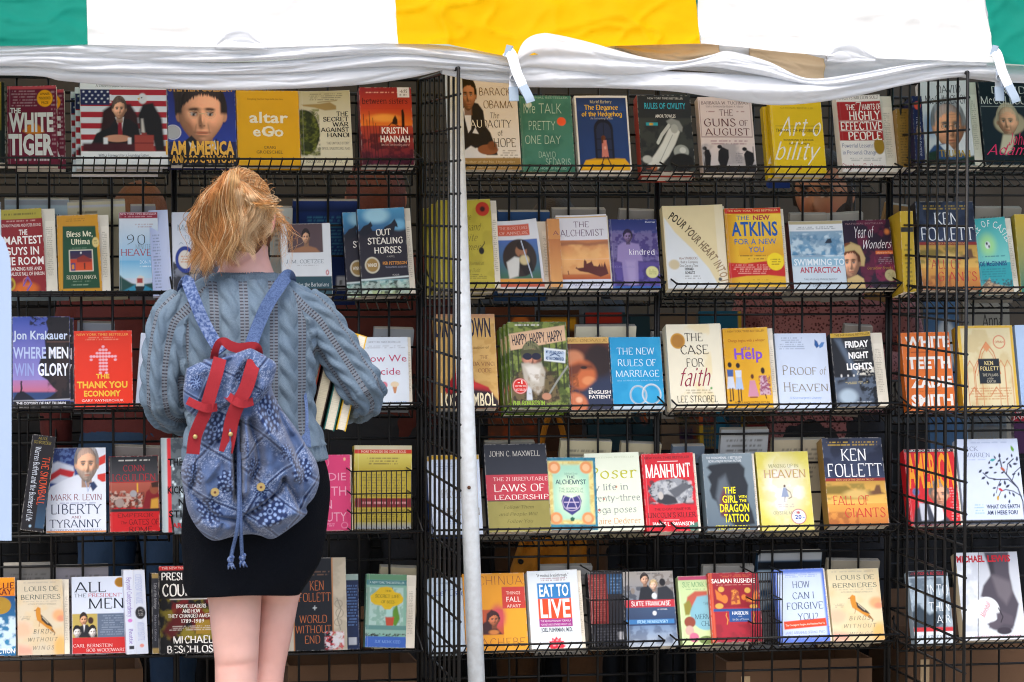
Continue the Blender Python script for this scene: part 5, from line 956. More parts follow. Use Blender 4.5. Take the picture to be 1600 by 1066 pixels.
bk(2, 1308, 1373, 521, 'black paperback with bold white capitals, a beam of light and stadium figures', '1c2027', [
    ('r', 0, 0, 100, 6, 'c9a53a'), ('t', 'n', 'THE NATIONAL BESTSELLER', 10, 1.5, 98, 4.5, '4a3a10'), ('p', [10, 8, 24, 8, 66, 60, 52, 62], '59687c', 5), ('n', 0, 60, 100, 100, '65748a', 20, .7), ('p', [0, 70, 50, 62, 80, 100, 0, 100], '566274', 4), ('e', 30, 86, 22, 10, 'a9bccb', 8), ('n', 56, 48, 98, 58, 'd9d6cc', 5, 1), ('n', 56, 58, 100, 96, '14161a', 8, .9),
    ('t', 'X', 'FRIDAY', 34, 12, 92, 20, 'f2f2f2'), ('t', 'X', 'NIGHT', 40, 27, 89, 35, 'f2f2f2'), ('t', 'X', 'LIGHTS', 33, 42, 95, 50, 'f2f2f2'), ('k', 46, 21, 84, 24, 1, '8a8a88'), ('k', 50, 37, 80, 39, 1, '8a8a88'), ('k', 24, 66, 84, 70, 2, 'c8b878'), ('e', 18, 58, 2, 2, 'ddd'), ('e', 34, 58, 2, 1.5, 'ddd'), ('e', 48, 58, 2, 1.5, 'ddd'), ('k', 40, 92, 90, 98, 1, 'c8d0d8')], th=.03, pr=18, curl=.07, rot=-1, bay='D')
bk(2, 1418, 1494, 520, 'orange paperback with big white capitals behind the second grid wing', 'e2742c', [
    ('t', 'X', 'WHITE', 8, 6, 98, 19, 'f2ece4'), ('t', 'X', 'TEETH', 8, 32, 97, 46, 'f2ece4'), ('t', 'X', 'ZADIE', 12, 57, 97, 70, 'f2ece4'), ('t', 'X', 'SMITH', 10, 80, 96, 93, 'f2ece4'), ('k', 12, 24, 60, 27, 1, '8a3a1a'), ('k', 20, 74, 80, 76, 1, 'a85020')], th=.022, bay='E', rot=-1)
bk(2, 1506, 1593, 509, 'cream hardcover with red line drawing of cathedral arches and a small black plate', 'd8b040', [
    ('r', 6, 3, 95, 98, 'dccfa6'), ('n', 6, 3, 95, 98, 'c8b078', 20, .5)]+[('l', [x, 96, x, 50, x+6, 42, x+12, 50, x+12, 96], .8, 'c8703c') for x in (12, 26, 68, 80)]+[('l', [26, 58, 40, 30, 50, 20, 62, 32, 72, 58], 1.2, 'c86a3c'), ('l', [30, 60, 42, 34, 50, 26, 60, 36, 68, 60], .7, 'c86a3c'), ('p', [44, 26, 50, 20, 57, 26, 50, 32], 'd89060', 1), ('l', [52, 84, 62, 74, 72, 84], 1, 'c86a3c'), ('l', [12, 84, 22, 74, 34, 84], 1, 'c86a3c'), ('k', 14, 74, 90, 90, 5, 'c08050'), ('o', 74, 20, 11, 8, 1.4, 'cc4a34'), ('t', 'n', 'OPRAH', 66, 18.5, 82, 21.5, 'b8402c')]+[
    ('r', 33, 40, 71, 70, '20272e'), ('t', 'S', 'KEN', 44, 43, 60, 47.5, 'dcc98c'), ('t', 'S', 'FOLLETT', 36, 49.5, 69, 54, 'dcc98c'), ('t', 's', 'THE PILLARS', 39, 58, 67, 61, 'd8d0b8'), ('t', 'i', 'of the', 47, 62.5, 58, 65, 'd8d0b8'), ('t', 's', 'EARTH', 46, 66, 62, 68.8, 'd8d0b8')], th=.045, hard=True, bay='E', spine='c99a24')
bk(2, 1597, 1640, 508, 'light blue book cut off by the right edge, third row', 'a9c4e6', [('g', 0, 0, 100, 100, 'b8d0ee', '98b4dc')], th=.03, bay='E')
# ---------------------------------------------------------------- fourth row
bk(3, 31, 68, 682, 'thick black book leaning with its spine out, orange and white vertical lettering', '1d1b20', [
    ('t', 's', 'ALICE', 26, 2, 66, 4.5, '9a8a3a'), ('t', 's', 'SCHROEDER', 10, 6, 84, 9, '9a8a3a'), ('v', 's', 'THE SNOWBALL', 56, 22, 86, 72, 'd0502a'), ('v', 's', 'Warren Buffett and the Business of Life', 20, 12, 44, 90, 'cdd6e4'), ('g', 60, 50, 100, 96, '1d1b20', '2d4a66'), ('e', 40, 95, 5, 1.4, '9ab8d0')], th=.10, hard=True, rot=8, lean=8, paper='b0a898', spine='131216')
bk(3, 72, 166, 700, 'hardcover with a grey-bearded man in a white shirt before a waving flag', 'dde6f6', [
    ('g', 0, 0, 60, 50, '1d2c62', '2a4a98'), ('n', 0, 0, 50, 22, '6a8ac8', 5, .5), ('p', [0, 22, 20, 16, 46, 22, 50, 40, 30, 44, 0, 40], 'c8d2e6', 2), ('p', [2, 34, 24, 24, 48, 28, 44, 36, 24, 32, 2, 42], 'b8242c', 1.5), ('r', 84, 0, 100, 60, 'dce4f2', 1), ('p', [88, 12, 100, 8, 100, 18, 88, 22], 'd03a34', .8), ('p', [86, 32, 100, 30, 100, 40, 86, 42], 'd03a34', .8), ('p', [0, 60, 8, 46, 30, 38, 52, 32, 84, 36, 100, 44, 100, 96, 0, 96], 'dde6f6', 1.2),
    ('F', 68, 20, 36, 42, 'eab898', '8e8a8a', .3, None, 'a8a29c', .35, -1, False, 0, .6), ('p', [72, 42, 80, 40, 86, 46, 78, 52], '2c3e66', 1), ('l', [66, 40, 70, 52, 74, 44], 1, '9ab0d8'),
    ('t', 's', 'MARK R. LEVIN', 8, 55, 93, 62, '7c2440'), ('k', 8, 64, 92, 67, 1, '8a98c0'), ('t', 's', 'LIBERTY', 8, 67, 93, 78, '1c2c56'), ('t', 's', 'AND', 42, 80.5, 58, 83.5, '7c2440'), ('t', 's', 'TYRANNY', 6, 85, 92, 94, '1c2c56'), ('t', 's', 'A CONSERVATIVE MANIFESTO', 6, 96, 92, 98, '5a6a9a'), ('g', 0, 98, 100, 102, 'd87a3a', 'd8a850')], th=.026, hard=True)
bk(3, 172, 250, 713, 'red paperback with dark top, red serif lettering and a Roman battle scene', 'b82228', [
    ('g', 0, 0, 100, 34, '1c2026', '4a4a50'), ('k', 12, 4, 90, 8, 1, 'd0d0cc'), ('t', 's', 'CONN', 28, 12, 72, 20, '9c2c36'), ('t', 's', 'IGGULDEN', 6, 24, 94, 33, 'a82c36'), ('g', 0, 35, 100, 68, 'a85a4c', '7c3020'), ('n', 0, 46, 66, 68, 'b9a49a', 6, .9), ('n', 0, 48, 70, 70, '2a1c1c', 5, .7), ('e', 48, 50, 7, 4.5, '9a9aa0', 1.5), ('e', 20, 62, 9, 6, '9a8c88', 1.5), ('r', 55, 36, 58, 48, 'd8a83c', 1), ('p', [66, 70, 74, 48, 84, 42, 100, 40, 100, 70], '7a1c24', 1.5), ('e', 90, 44, 9, 7, '8a4a34', 1.5), ('p', [84, 36, 100, 34, 100, 42, 86, 42], '3a2420', 1), ('p', [84, 58, 98, 56, 98, 70, 82, 70], 'c9983c', 2),
    ('r', 0, 70, 100, 74, '2b2226'), ('r', 0, 74, 100, 100, 'c31f25'), ('t', 's', 'EMPEROR', 16, 76, 88, 81, '6a1a1c'), ('t', 'i', 'The', 22, 86, 34, 90, '5a1416'), ('t', 's', 'GATES OF', 38, 84, 98, 91, '5a1416'), ('t', 's', 'ROME', 38, 94, 84, 100, '5a1416')], th=.02, curl=.02)
bk(3, 254, 330, 684, 'silvery patterned hardcover with black capitals and a red edge, half behind the backpack', '7a8790', [
    ('g', 0, 0, 14, 100, '9fb0b8', 'c0d0d6', 1), ('r', 12, 0, 20, 100, 'd83c44', 1.5), ('g', 20, 0, 100, 100, '59646c', '8a98a2'), ('n', 20, 0, 100, 100, '3a4450', 9, .7)]+[('e', random.uniform(22, 98), random.uniform(3, 90), 2.5, 1.6, 'c8dbe6', 1) for _ in range(26)]+[('t', 'B', 'THE GIRL', 14, 22, 84, 29, '16181c'), ('t', 'B', 'WHO', 38, 36, 70, 43, '16181c'), ('t', 'B', 'KICKED THE', 12, 51, 92, 58, '16181c'), ('t', 'B', 'NEST', 34, 64, 76, 71, '16181c'), ('t', 'B', 'STIEG', 14, 76, 66, 83, '16181c'), ('t', 'B', 'LARSSON', 14, 89, 76, 94, 'c83038')], th=.04, hard=True)
bk(3, 462, 549, 711, 'pink paperback with fancy outlined white lettering', 'e0457c', [
    ('o', 52, 10, 10, 7, 1, 'f4a8c4'), ('t', 'n', 'ZADIE', 30, 24, 92, 34, 'f4a8c4'), ('t', 'n', 'SMITH', 32, 42, 92, 54, 'f4a8c4'), ('t', 'n', 'ON', 30, 60, 66, 71, 'f4a8c4'), ('t', 'n', 'BEAUTY', 22, 76, 92, 88, 'f4a8c4'), ('e', 90, 6, 2, 2, 'f2c8a0'), ('o', 88, 93, 6, 4, 1, 'f4a8c4'), ('k', 50, 90, 72, 95, 2, 'f4a8c4')], th=.024, pr=3)
bk(3, 554, 644, 697, 'yellow test-prep style paperback with red bands standing inside a wire basket', 'b5a23a', [
    ('r', 0, 0, 100, 6, 'c8c4a8'), ('r', 0, 5, 100, 10, 'c63a2c'), ('t', 'n', 'MORE THAN 500 000 COPIES SOLD', 12, 6, 90, 9, 'f0d8c0'), ('g', 0, 10, 100, 30, 'd8cf6a', 'b5a23a'), ('k', 22, 14, 78, 24, 3, '6a5a3a'), ('k', 10, 34, 92, 62, 9, '6a6238'), ('r', 0, 63, 100, 74, '7c2a30'), ('k', 12, 66, 90, 72, 1, 'd8a0a0'), ('k', 6, 76, 94, 92, 6, '5a5430'), ('g', 0, 92, 100, 100, 'b0a878', '8a94a8')], th=.03, paper='b8b09a', rot=1)
ph = [('r', 0, 0, 100, 6, 'c9a02c'), ('k', 6, 10, 50, 22, 4, '8a9ab8'), ('p', [77, 20, 84, 17, 88, 21, 80, 27], '1e4a8c', .6), ('t', 's', 'PROOF', 20, 44, 74, 54, '8b8478'), ('t', 'i', 'of', 82, 44, 94, 54, '8b8478'), ('t', 's', 'HEAVEN', 20, 67, 96, 76, '8b8478'), ('k', 20, 82, 80, 88, 2, '7aa0d8')]
bk(3, 677, 755, 711, 'pale blue hardcover with gold top edge, behind the tent pole', 'd0def2', ph, th=.02, hard=True, spine='27468c', copies=[(-3, .5, 'second of the gold-topped pale blue hardcovers behind the tent pole')])
bk(3, 764, 862, 694, 'large hardcover in navy, rose and olive bands with white serif title', '23272f', [
    ('g', 0, 0, 100, 34, '1f2430', '262c38'), ('t', 's', 'JOHN C. MAXWELL', 8, 8, 89, 14, 'c6c3bc'), ('r', 0, 35, 100, 64, 'b83848'), ('t', 's', 'THE 21 IRREFUTABLE', 12, 38, 99, 42, 'ecd8d4'), ('t', 's', 'LAWS OF', 12, 46, 93, 54, 'f0e4e0'), ('t', 's', 'LEADERSHIP', 12, 58, 99, 64-.8, 'f0e4e0'), ('r', 0, 65, 100, 100, '8a8344'), ('n', 0, 65, 100, 100, '9a9250', 30, .5), ('t', 'i', 'Follow Them', 26, 70, 74, 73.5, '5c5828'), ('t', 'i', 'and People Will', 18, 78, 80, 81.5, '5c5828'), ('t', 'i', 'Follow You', 30, 86, 72, 89.5, '5c5828')], th=.024, hard=True)
al_ = [('r', 0, 0, 100, 100, '2f7f98'), ('n', 0, 0, 100, 100, '1f5f7c', 10, .7), ('r', 6, 5, 95, 92, 'd9cf8a', 1.5), ('n', 6, 5, 95, 92, 'c0a050', 6, .6), ('r', 15, 10, 86, 86, '9fd0b8', 3), ('e', 50, 52, 26, 26, 'cfe6c8', 12)]+[('e', x, y, 12, 8.5, 'd8905a', 1.5) for x in (19, 81) for y in (14, 84)]+[('e', x, y, 7, 5, 'e6b488', 1) for x in (19, 81) for y in (14, 84)]
bk(3, 855, 935, 716, 'ornate blue-green bordered paperback with a violet emblem, overlapping its neighbours', '2f7f98', al_+[
    ('t', 'i', 'Michael Scott', 38, 21, 64, 24, '6a9a8a'), ('t', 'S', 'THE', 42, 25.5, 58, 29, '2c4a5a'), ('t', 'S', 'ALCHEMYST', 20, 31, 80, 37, '2c4a5a'), ('t', 's', 'THE SECRETS OF', 26, 42, 74, 44.5, '5a8a7c'), ('t', 's', 'THE IMMORTAL', 26, 46, 74, 48.5, '5a8a7c'), ('p', [30, 60, 34, 52, 50, 56, 66, 52, 70, 60, 66, 72, 50, 80, 34, 72], '3a3a7a', 1), ('o', 50, 62, 18, 12, 1.2, 'c8b8d8'), ('l', [50, 52, 40, 70, 60, 70, 50, 52], 1, 'd8cce4'), ('l', [36, 62, 64, 62], 1, 'c8b8d8'), ('p', [46, 84, 50, 82, 55, 84, 53, 88, 47, 88], '1f5a44', .6)], th=.028, lift=.004, rot=1)
bk(3, 922, 1007, 708, 'pale green-white paperback with a large yellow-green serif word and grey verse title', 'd9e2cf', [
    ('t', 's', 'NATIONAL BESTSELLER', 20, 5, 92, 7, 'b8c4a8'), ('t', 's', 'Poser', 5, 19, 94, 33, 'b4b62c'), ('t', 's', 'my life in', 0, 40, 76, 48, '7c8484'), ('t', 's', 'twenty-three', 2, 54, 96, 62, '7c8484'), ('t', 's', 'yoga poses', 6, 69, 88, 77, '7c8484'), ('e', 54, 44, 2, 1.6, 'c0703c'), ('e', 30, 59, 2, 1.6, 'c0704a'), ('e', 20, 73, 2, 1.6, 'c04a4a'), ('t', 's', 'Claire Dederer', 6, 84, 95, 91, 'c9986c')], th=.026, rot=-.5, yaw=-2)
bk(3, 1011, 1092, 709, 'bright red paperback with white slab capitals and an oval black-and-white picture', 'c81d2c', [
    ('t', 'n', 'NEW YORK TIMES BESTSELLER', 6, 4, 93, 7, '6a1420'), ('r', 30, 10, 70, 10.8, 'f0e0e0'), ('t', 'S', 'MANHUNT', 6, 14, 93, 31, 'f2eee8'), ('p', [8, 48, 18, 38, 34, 34, 66, 32, 86, 36, 96, 44, 92, 56, 78, 64, 40, 66, 20, 60], '8c9199', 1), ('n', 8, 34, 96, 66, '2c3038', 8, .8), ('n', 10, 36, 94, 64, 'c8ccd0', 6, .6), ('p', [22, 62, 30, 54, 44, 52, 60, 56, 64, 64, 40, 66], '33363e', 1.5), ('e', 32, 54, 5, 5, 'b8b4b0', 1), ('p', [48, 48, 78, 38, 90, 44, 60, 58], '5a5e66', 1.5),
    ('t', 's', 'THE 12-DAY CHASE FOR', 18, 70, 88, 73, '2c1418'), ('t', 's', "LINCOLN'S KILLER", 4, 76, 97, 82, '1e1014'), ('r', 34, 85, 64, 85.6, 'e8d8d8'), ('t', 'S', 'JAMES L. SWANSON', 10, 88, 92, 92.5, 'f2eee8'), ('p', [82, 92, 100, 88, 100, 100, 84, 100], '4a7a6a', 1)], th=.03, pr=4, curl=.012)
bk(3, 1106, 1184, 709, 'grey-blue paperback with a dark woman profile and stacked yellow capitals', '6f808c', [
    ('g', 0, 0, 100, 100, '7d8e98', '5b6b78'), ('t', 'n', 'THE PHENOMENAL #1 BESTSELLER', 8, 4, 80, 7, 'e0e4e8'), ('t', 'n', 'NOW A MAJOR MOTION PICTURE', 12, 8.5, 78, 11.5, 'e0e4e8'), ('p', [14, 14, 40, 12, 74, 12, 84, 20, 82, 30, 88, 42, 84, 60, 92, 76, 96, 92, 60, 96, 30, 80, 22, 62, 14, 58, 10, 48, 14, 40, 8, 30, 16, 24, 8, 18], '20262e', 2.5), ('p', [22, 56, 30, 34, 44, 28, 52, 48, 46, 70, 36, 82, 26, 70], '5a6570', 5), ('p', [30, 60, 38, 46, 46, 60, 42, 80, 30, 80], '6a2a34', 5),
    ('t', 'B', 'THE', 38, 44, 62, 52, 'ecdf1c'), ('t', 'B', 'GIRL', 34, 55, 64, 64, 'ecdf1c'), ('t', 'B', 'WITH', 67, 55, 83, 58.5, 'ecdf1c'), ('t', 'B', 'THE', 68, 60, 82, 63.5, 'ecdf1c'), ('t', 'B', 'DRAGON', 28, 66, 86, 76, 'ecdf1c'), ('t', 'B', 'TATTOO', 35, 79, 85, 89, 'ecdf1c'), ('t', 'B', 'STIEG LARSSON', 16, 93.5, 84, 98.5, 'e0d42c')], th=.03, pr=4, curl=.012)
bk(3, 1191, 1273, 706, 'pale yellow hardcover with a small dancing figure and a round discount sticker', 'd8d06a', [
    ('e', 50, 48, 36, 36, 'e8eaf0', 22), ('n', 0, 0, 100, 100, 'cfc243', 20, .4), ('t', 's', 'WAKING UP IN', 22, 16, 80, 20.5, '8a8a5a'), ('t', 's', 'HEAVEN', 12, 23, 92, 33, 'cfa7b8'), ('t', 's', 'HEAVEN', 12.8, 23.3, 92.8, 33.3, 'b8a04c'), ('e', 50, 44, 2, 1.6, '4a3028'), ('p', [47, 46, 53, 46, 57, 58, 42, 58], '8e9cb8', 1), ('l', [49, 58, 48, 64], 1.2, '6a5a5a'), ('l', [53, 48, 60, 52, 62, 58, 56, 60], 1, '7a6a5a'), ('k', 30, 66, 70, 72, 2, 'b0a0a0'), ('t', 's', 'CRYSTAL McVEA', 24, 76, 76, 80, '9aa08a'),
    ('e', 72, 83, 14.5, 9.6, 'b0405a'), ('e', 72, 83, 13, 8.6, 'eceef4'), ('t', 'B', '20', 65, 81, 77, 86, '2a4aa0'), ('t', 'B', '%', 79, 81, 83, 86, '5a90d0'), ('e', 72, 78, 3, 1.8, 'c8405a')], th=.022, hard=True, spine='b8ae3c', bay='D')
bk(3, 1296, 1390, 684, 'thick hardcover with white serif capitals over a gold landscape, fourth row', '1a1e28', fg(), th=.05, hard=True, spine='8a6a30')
bk(3, 1424, 1502, 702, 'red paperback with tall yellow letters and a grey-haired man, behind the second wing', 'd3242c', [
    ('r', 0, 0, 100, 4, '25202a'), ('t', 'n', 'NATIONAL BESTSELLER', 8, .6, 94, 3.4, 'e8e4e0'), ('t', 'B', 'AMERICA', 4, 7, 95, 50, 'ec9a22'), ('F', 62, 60, 36, 32, 'dca080', '7a7670', .3, None, None, .2, 1, False, 0, 1), ('p', [4, 100, 10, 80, 30, 70, 50, 72, 66, 84, 88, 100], '3a3e4a', 2), ('p', [40, 72, 64, 74, 70, 92, 50, 96], 'dfe2ea', 1.5), ('p', [20, 70, 34, 72, 36, 92, 22, 94], 'c8ccd8', 1.5), ('e', 16, 56, 7, 5, '5a6a9a', 2), ('k', 82, 50, 98, 94, 12, 'e8a8a8')], th=.03, bay='E', pr=3)
lv = []
_r = random.Random(5)
def leaf(x, y, a, s, c):
    ca, sa_ = math.cos(a), math.sin(a); pts = [(-1, 0), (-.3, .45), (.4, .35), (1, 0), (.4, -.35), (-.3, -.45)]
    return ('p', [v for p in pts for v in (x+(p[0]*ca-p[1]*sa_)*s, y+(p[0]*sa_+p[1]*ca)*s*.75)], c, .3)
tree = [('l', [98, 100, 98, 74, 92, 58, 80, 46, 70, 36, 68, 24], 1.8, '1a2038'), ('l', [92, 58, 78, 48, 60, 48, 46, 46, 38, 40], 1.2, '1a2038'), ('l', [97, 68, 84, 62, 72, 60, 64, 62, 58, 70], 1, '1a2038'), ('l', [76, 42, 80, 30, 90, 24], 1.2, '1a2038'), ('l', [66, 48, 60, 56, 56, 64], .9, '1a2038'), ('l', [84, 50, 90, 40, 100, 34], 1, '1a2038')]
for x, y in ((34, 38), (44, 40), (38, 46), (44, 52), (52, 34), (58, 40), (50, 28), (62, 30), (60, 22), (68, 20), (74, 28), (70, 40), (80, 24), (84, 32), (88, 20), (92, 30), (96, 24), (64, 54), (72, 52), (76, 56), (54, 58), (52, 66), (78, 64), (70, 68), (84, 66), (76, 74), (88, 42), (96, 42), (66, 26), (56, 48)):
    tree.append(leaf(x, y, _r.uniform(-2, 0), _r.uniform(3, 4.4), '1f2440'))
tree += [leaf(90, 12, -1.9, 5.5, '5f9a2e'), leaf(56, 25, -.2, 5, '3a9aa0'), leaf(71, 36, .6, 5, 'b85a34'), leaf(64, 60, .5, 4.6, 'c8303c'), leaf(58, 70, 1.7, 4.6, 'c09a2c')]
bk(3, 1508, 1604, 686, 'pale blue-white hardcover with a curling tree of dark and coloured leaves', 'cdd9f0', [('k', 8, 3, 92, 6, 1, 'a8b8d8'), ('t', 's', 'RICK', 9, 9, 34, 14, '7480a0'), ('t', 's', 'WARREN', 9, 16.5, 52, 21.5, '7480a0'), ('k', 9, 23, 50, 26, 1, 'a8b8d8')]+tree+[
    ('t', 'B', 'WHAT ON EARTH', 38, 77.5, 92, 82, '2c3858'), ('t', 'B', 'AM I HERE FOR?', 38, 84.5, 88, 89, '2c3858'), ('k', 18, 76, 34, 89, 4, '8ab8dc'), ('r', 0, 95, 100, 101, '26303f')], th=.026, hard=True, bay='E')
# ---------------------------------------------------------------- bottom row
bk(4, -60, 25, 903, 'blue paperback with orange top and gold seal, cut off by the left edge', '2a6a9c', [
    ('g', 0, 0, 100, 24, 'e89a1c', 'd8781c'), ('t', 'S', 'MILLIE', 50, 7, 98, 14, '6a1c1c'), ('t', 'S', 'KAY', 66, 15, 94, 22, '6a1c1c'), ('g', 0, 24, 100, 92, '1f4a7c', '3a88b4'), ('n', 0, 50, 100, 96, 'cfe4f0', 12, .9), ('e', 72, 36, 20, 11, 'a8842c'), ('t', 'B', 'FICTION', 60, 91, 98, 97, 'e8eef4')], th=.02)
bw_ = [('n', 0, 0, 100, 100, 'd9bd8a', 40, .5), ('k', 8, 3, 90, 5, 1, 'a09a90'), ('t', 's', 'LOUIS DE', 15, 9, 90, 15, '55605c'), ('t', 's', 'BERNIERES', 8, 20, 94, 26, '55605c'), ('k', 10, 28, 90, 30, 1, 'a8a090'), ('t', 's', "AUTHOR OF CORELLI'S MANDOLIN", 22, 31.5, 84, 33.5, '9a9688'),
       ('e', 90, 48, 14, 8, 'e0a878', 6), ('e', 94, 52, 8, 4, 'd89070', 4), ('e', 8, 66, 20, 10, 'e8b89a', 10), ('e', 92, 90, 14, 14, 'e2b46c', 6), ('p', [0, 86, 30, 90, 30, 100, 0, 100], 'e2a894', 5),
       ('p', [39, 40, 44, 36, 50, 38, 50, 46, 58, 52, 70, 60, 82, 72, 76, 70, 62, 64, 50, 58, 42, 54, 40, 48], 'c9862c', .8), ('p', [50, 46, 60, 52, 72, 60, 76, 64, 62, 60, 52, 54], '3a332c', .8), ('l', [54, 50, 66, 58], .7, 'd8cfb8'), ('l', [74, 66, 80, 72, 78, 74], 1, '4a4238'), ('l', [36, 41, 40, 41], .8, '7a5a3a'), ('l', [48, 56, 46, 62], .8, '8a5a3a'), ('k', 6, 48, 28, 54, 3, '8a8478'),
       ('t', 'i', 'BIRDS', 34, 66, 76, 71.5, '4c5350', 0, .3), ('t', 'i', 'WITHOUT', 22, 77, 86, 82, '6a6a60', 0, .3), ('t', 'i', 'WINGS', 32, 88, 78, 93, '8a8074', 0, .3)]
bk(4, 28, 101, 906, 'tan paperback with a small goldfinch, second from the left in the bottom row', 'd3c7ae', bw_, th=.022, pr=8, curl=.03)
bk(4, 113, 199, 901, 'paperback in white, grey and red with a collage of four men and a gold seal', 'cfd9ea', [
    ('t', 's', 'ALL', 4, 7, 62, 20, '1c2230'), ('t', 's', "THE", 4, 22, 26, 26.5, '4a5468'), ('t', 's', "PRESIDENT'S", 30, 22, 98, 26.5, 'b84a5c'), ('t', 's', 'MEN', 30, 28.5, 95, 41.5, '1c2230'), ('e', 88, 8, 10, 6.5, 'b8862c'), ('e', 88, 8, 8, 5.2, '9a6c20'),
    ('r', 0, 48, 46, 79, 'b8a458'), ('r', 46, 48, 100, 79, '5c6a80'), ('k', 50, 50, 98, 77, 9, '8896a8'), ('F', 21, 56, 13, 16, 'd09c78', '2c2420'), ('p', [10, 79, 14, 64, 28, 62, 36, 70, 36, 79], '23242a', .8), ('p', [20, 62, 24, 62, 22, 72], 'd8d8dc', .4), ('e', 34, 57, 5, 4.5, '3a2420', .6), ('p', [28, 79, 30, 66, 38, 62, 44, 70, 46, 79], '2a2830', 1), ('F', 9, 72, 13, 15, 'd0ccc8', '1c1a1c', 0, None, None, 0, -1, True), ('F', 37, 72, 13, 15, 'd0ccc8', '1c1a1c', .4, None, None, 0, -1, True), ('r', 0, 79, 100, 100, 'c22c2c'), ('t', 's', 'CARL BERNSTEIN', 2, 87.5, 73, 91.5, 'eed8d8'), ('t', 's', 'BOB WOODWARD', 26, 93.5, 97, 97.5, 'eed8d8')], th=.026)
bk(4, 198, 213, 891, 'slim white book standing spine-out, first of the bottom row spines', 'ccd4e4', [('v', 's', 'Beyond Codependency', 28, 9, 78, 56, '7a5ab0'), ('e', 50, 60, 24, 2.2, 'c87ac0'), ('v', 's', 'Beattie', 34, 70, 74, 88, '7a5ab0'), ('r', 30, 90, 80, 94, '30343c')], th=.12, rot=-2, lean=6, paper='d0ccc4', spine='ccd4e4')
bk(4, 213, 232, 891, 'slim white book standing spine-out with a black oval, second of the bottom row spines', 'c6cede', [('v', 's', 'CODEPENDENT NO MORE', 20, 5, 70, 40, '9aa8d0'), ('e', 50, 51, 42, 7.5, '26262c'), ('k', 26, 47, 74, 55, 4, 'a8a8a8'), ('v', 's', 'MELODY BEATTIE', 24, 62, 74, 84, '9aa8d0'), ('e', 50, 90, 18, 2.2, 'd08a80')], th=.12, rot=-2.4, lean=6, paper='d0ccc4', spine='c6cede')
bk(4, 238, 249, 896, 'narrow dark spine with small gilt ends, third of the bottom row spines', '22242c', [('r', 0, 0, 100, 6, '8a7444', 1), ('r', 0, 93, 100, 100, '8a7444', 1), ('v', 's', 'Tales of the Antelope', 30, 12, 74, 44, '9a9aa0'), ('v', 's', 'Norton Edition', 36, 52, 66, 84, '80808a')], th=.12, lean=6, spine='22242c')
bk(4, 250, 344, 884, 'black hardcover with a yellow and red flag pattern and large white names, behind the skirt', '1c1b1e', [
    ('r', 0, 0, 100, 5, 'c03030'), ('t', 'n', 'THE NEW YORK TIMES BESTSELLER', 5, 1.2, 95, 3.8, 'f0d0c8'), ('t', 'S', 'PRESIDENTIAL', 4, 8, 98, 16, 'f2f0ec'), ('t', 'S', 'COURAGE', 5, 21, 92, 34, 'f2f0ec'), ('n', 0, 38, 100, 84, '8a7c28', 16, .9), ('n', 20, 38, 100, 74, '7a1f22', 14, .8), ('p', [4, 74, 30, 50, 50, 60, 20, 84], '5a1a1c', 4), ('r', 60, 62, 84, 78, 'a08030', 1), ('l', [18, 38, 90, 38], .8, 'e0dcd8'), ('t', 'S', 'BRAVE LEADERS', 28, 44, 78, 48, 'f0ece6'), ('t', 'S', 'AND HOW', 38, 49.5, 68, 53.5, 'f0ece6'), ('t', 'S', 'THEY CHANGED AMERICA', 14, 55, 96, 59, 'f0ece6'), ('t', 'S', '1789-1989', 36, 61, 74, 65, 'f0ece6'), ('k', 16, 68, 94, 74, 3, 'd8d4cc'), ('t', 'S', 'MICHAEL', 22, 80, 88, 88, 'f2f0ec'), ('t', 'S', 'BESCHLOSS', 12, 91, 97, 98.5, 'f2f0ec')], th=.035, hard=True)
bk(4, 418, 543, 872, 'thick hardcover with copper lettering on near-black between cream side panels', '171a22', [
    ('r', 0, 0, 34, 100, 'cfc3ae', .5), ('r', 82, 0, 100, 100, 'c9bda6', .5), ('n', 82, 0, 100, 100, '9a8f7c', 14, .4), ('n', 0, 0, 34, 100, 'a89c88', 14, .4), ('r', 82, 0, 83.5, 100, 'b87a4a'), ('r', 33, 0, 34.5, 100, 'b87a4a'), ('k', 54, 14, 80, 20, 2, '7a5a48'), ('t', 's', 'KEN', 54, 25, 72, 35, 'b8683c'), ('t', 's', 'FOLLETT', 40, 38, 80, 47, 'b8683c'), ('l', [60, 52, 60, 56], 1, 'c8d0d0'), ('l', [58, 54, 62, 54], 1, 'c8d0d0'), ('t', 's', 'WORLD', 40, 62, 75, 70, 'b8683c'), ('t', 's', 'WITHOUT', 35, 73, 80, 81, 'b8683c'), ('t', 's', 'END', 47, 84, 66, 92, 'b8683c'),
    ('o', 90, 50, 5, 4, .8, '8a8276'), ('o', 91, 60, 5, 5, .8, '8a8276'), ('o', 89, 70, 5, 4, .8, '8a8276'), ('l', [88, 44, 93, 56, 88, 66, 92, 78], .9, '8a8276'), ('n', 72, 80, 96, 99, 'c83a44', 3, .9), ('n', 72, 80, 96, 99, 'e8e8ec', 4, .8)], th=.05, hard=True)
bk(4, 541, 562, 897, 'dark blue back cover showing behind the thick copper-lettered hardcover', '17264a', [('r', 0, 0, 100, 8, '9ab0a8'), ('k', 10, 14, 90, 70, 14, '5a7ab0'), ('r', 20, 84, 80, 94, 'b8bcc4')], th=.03)
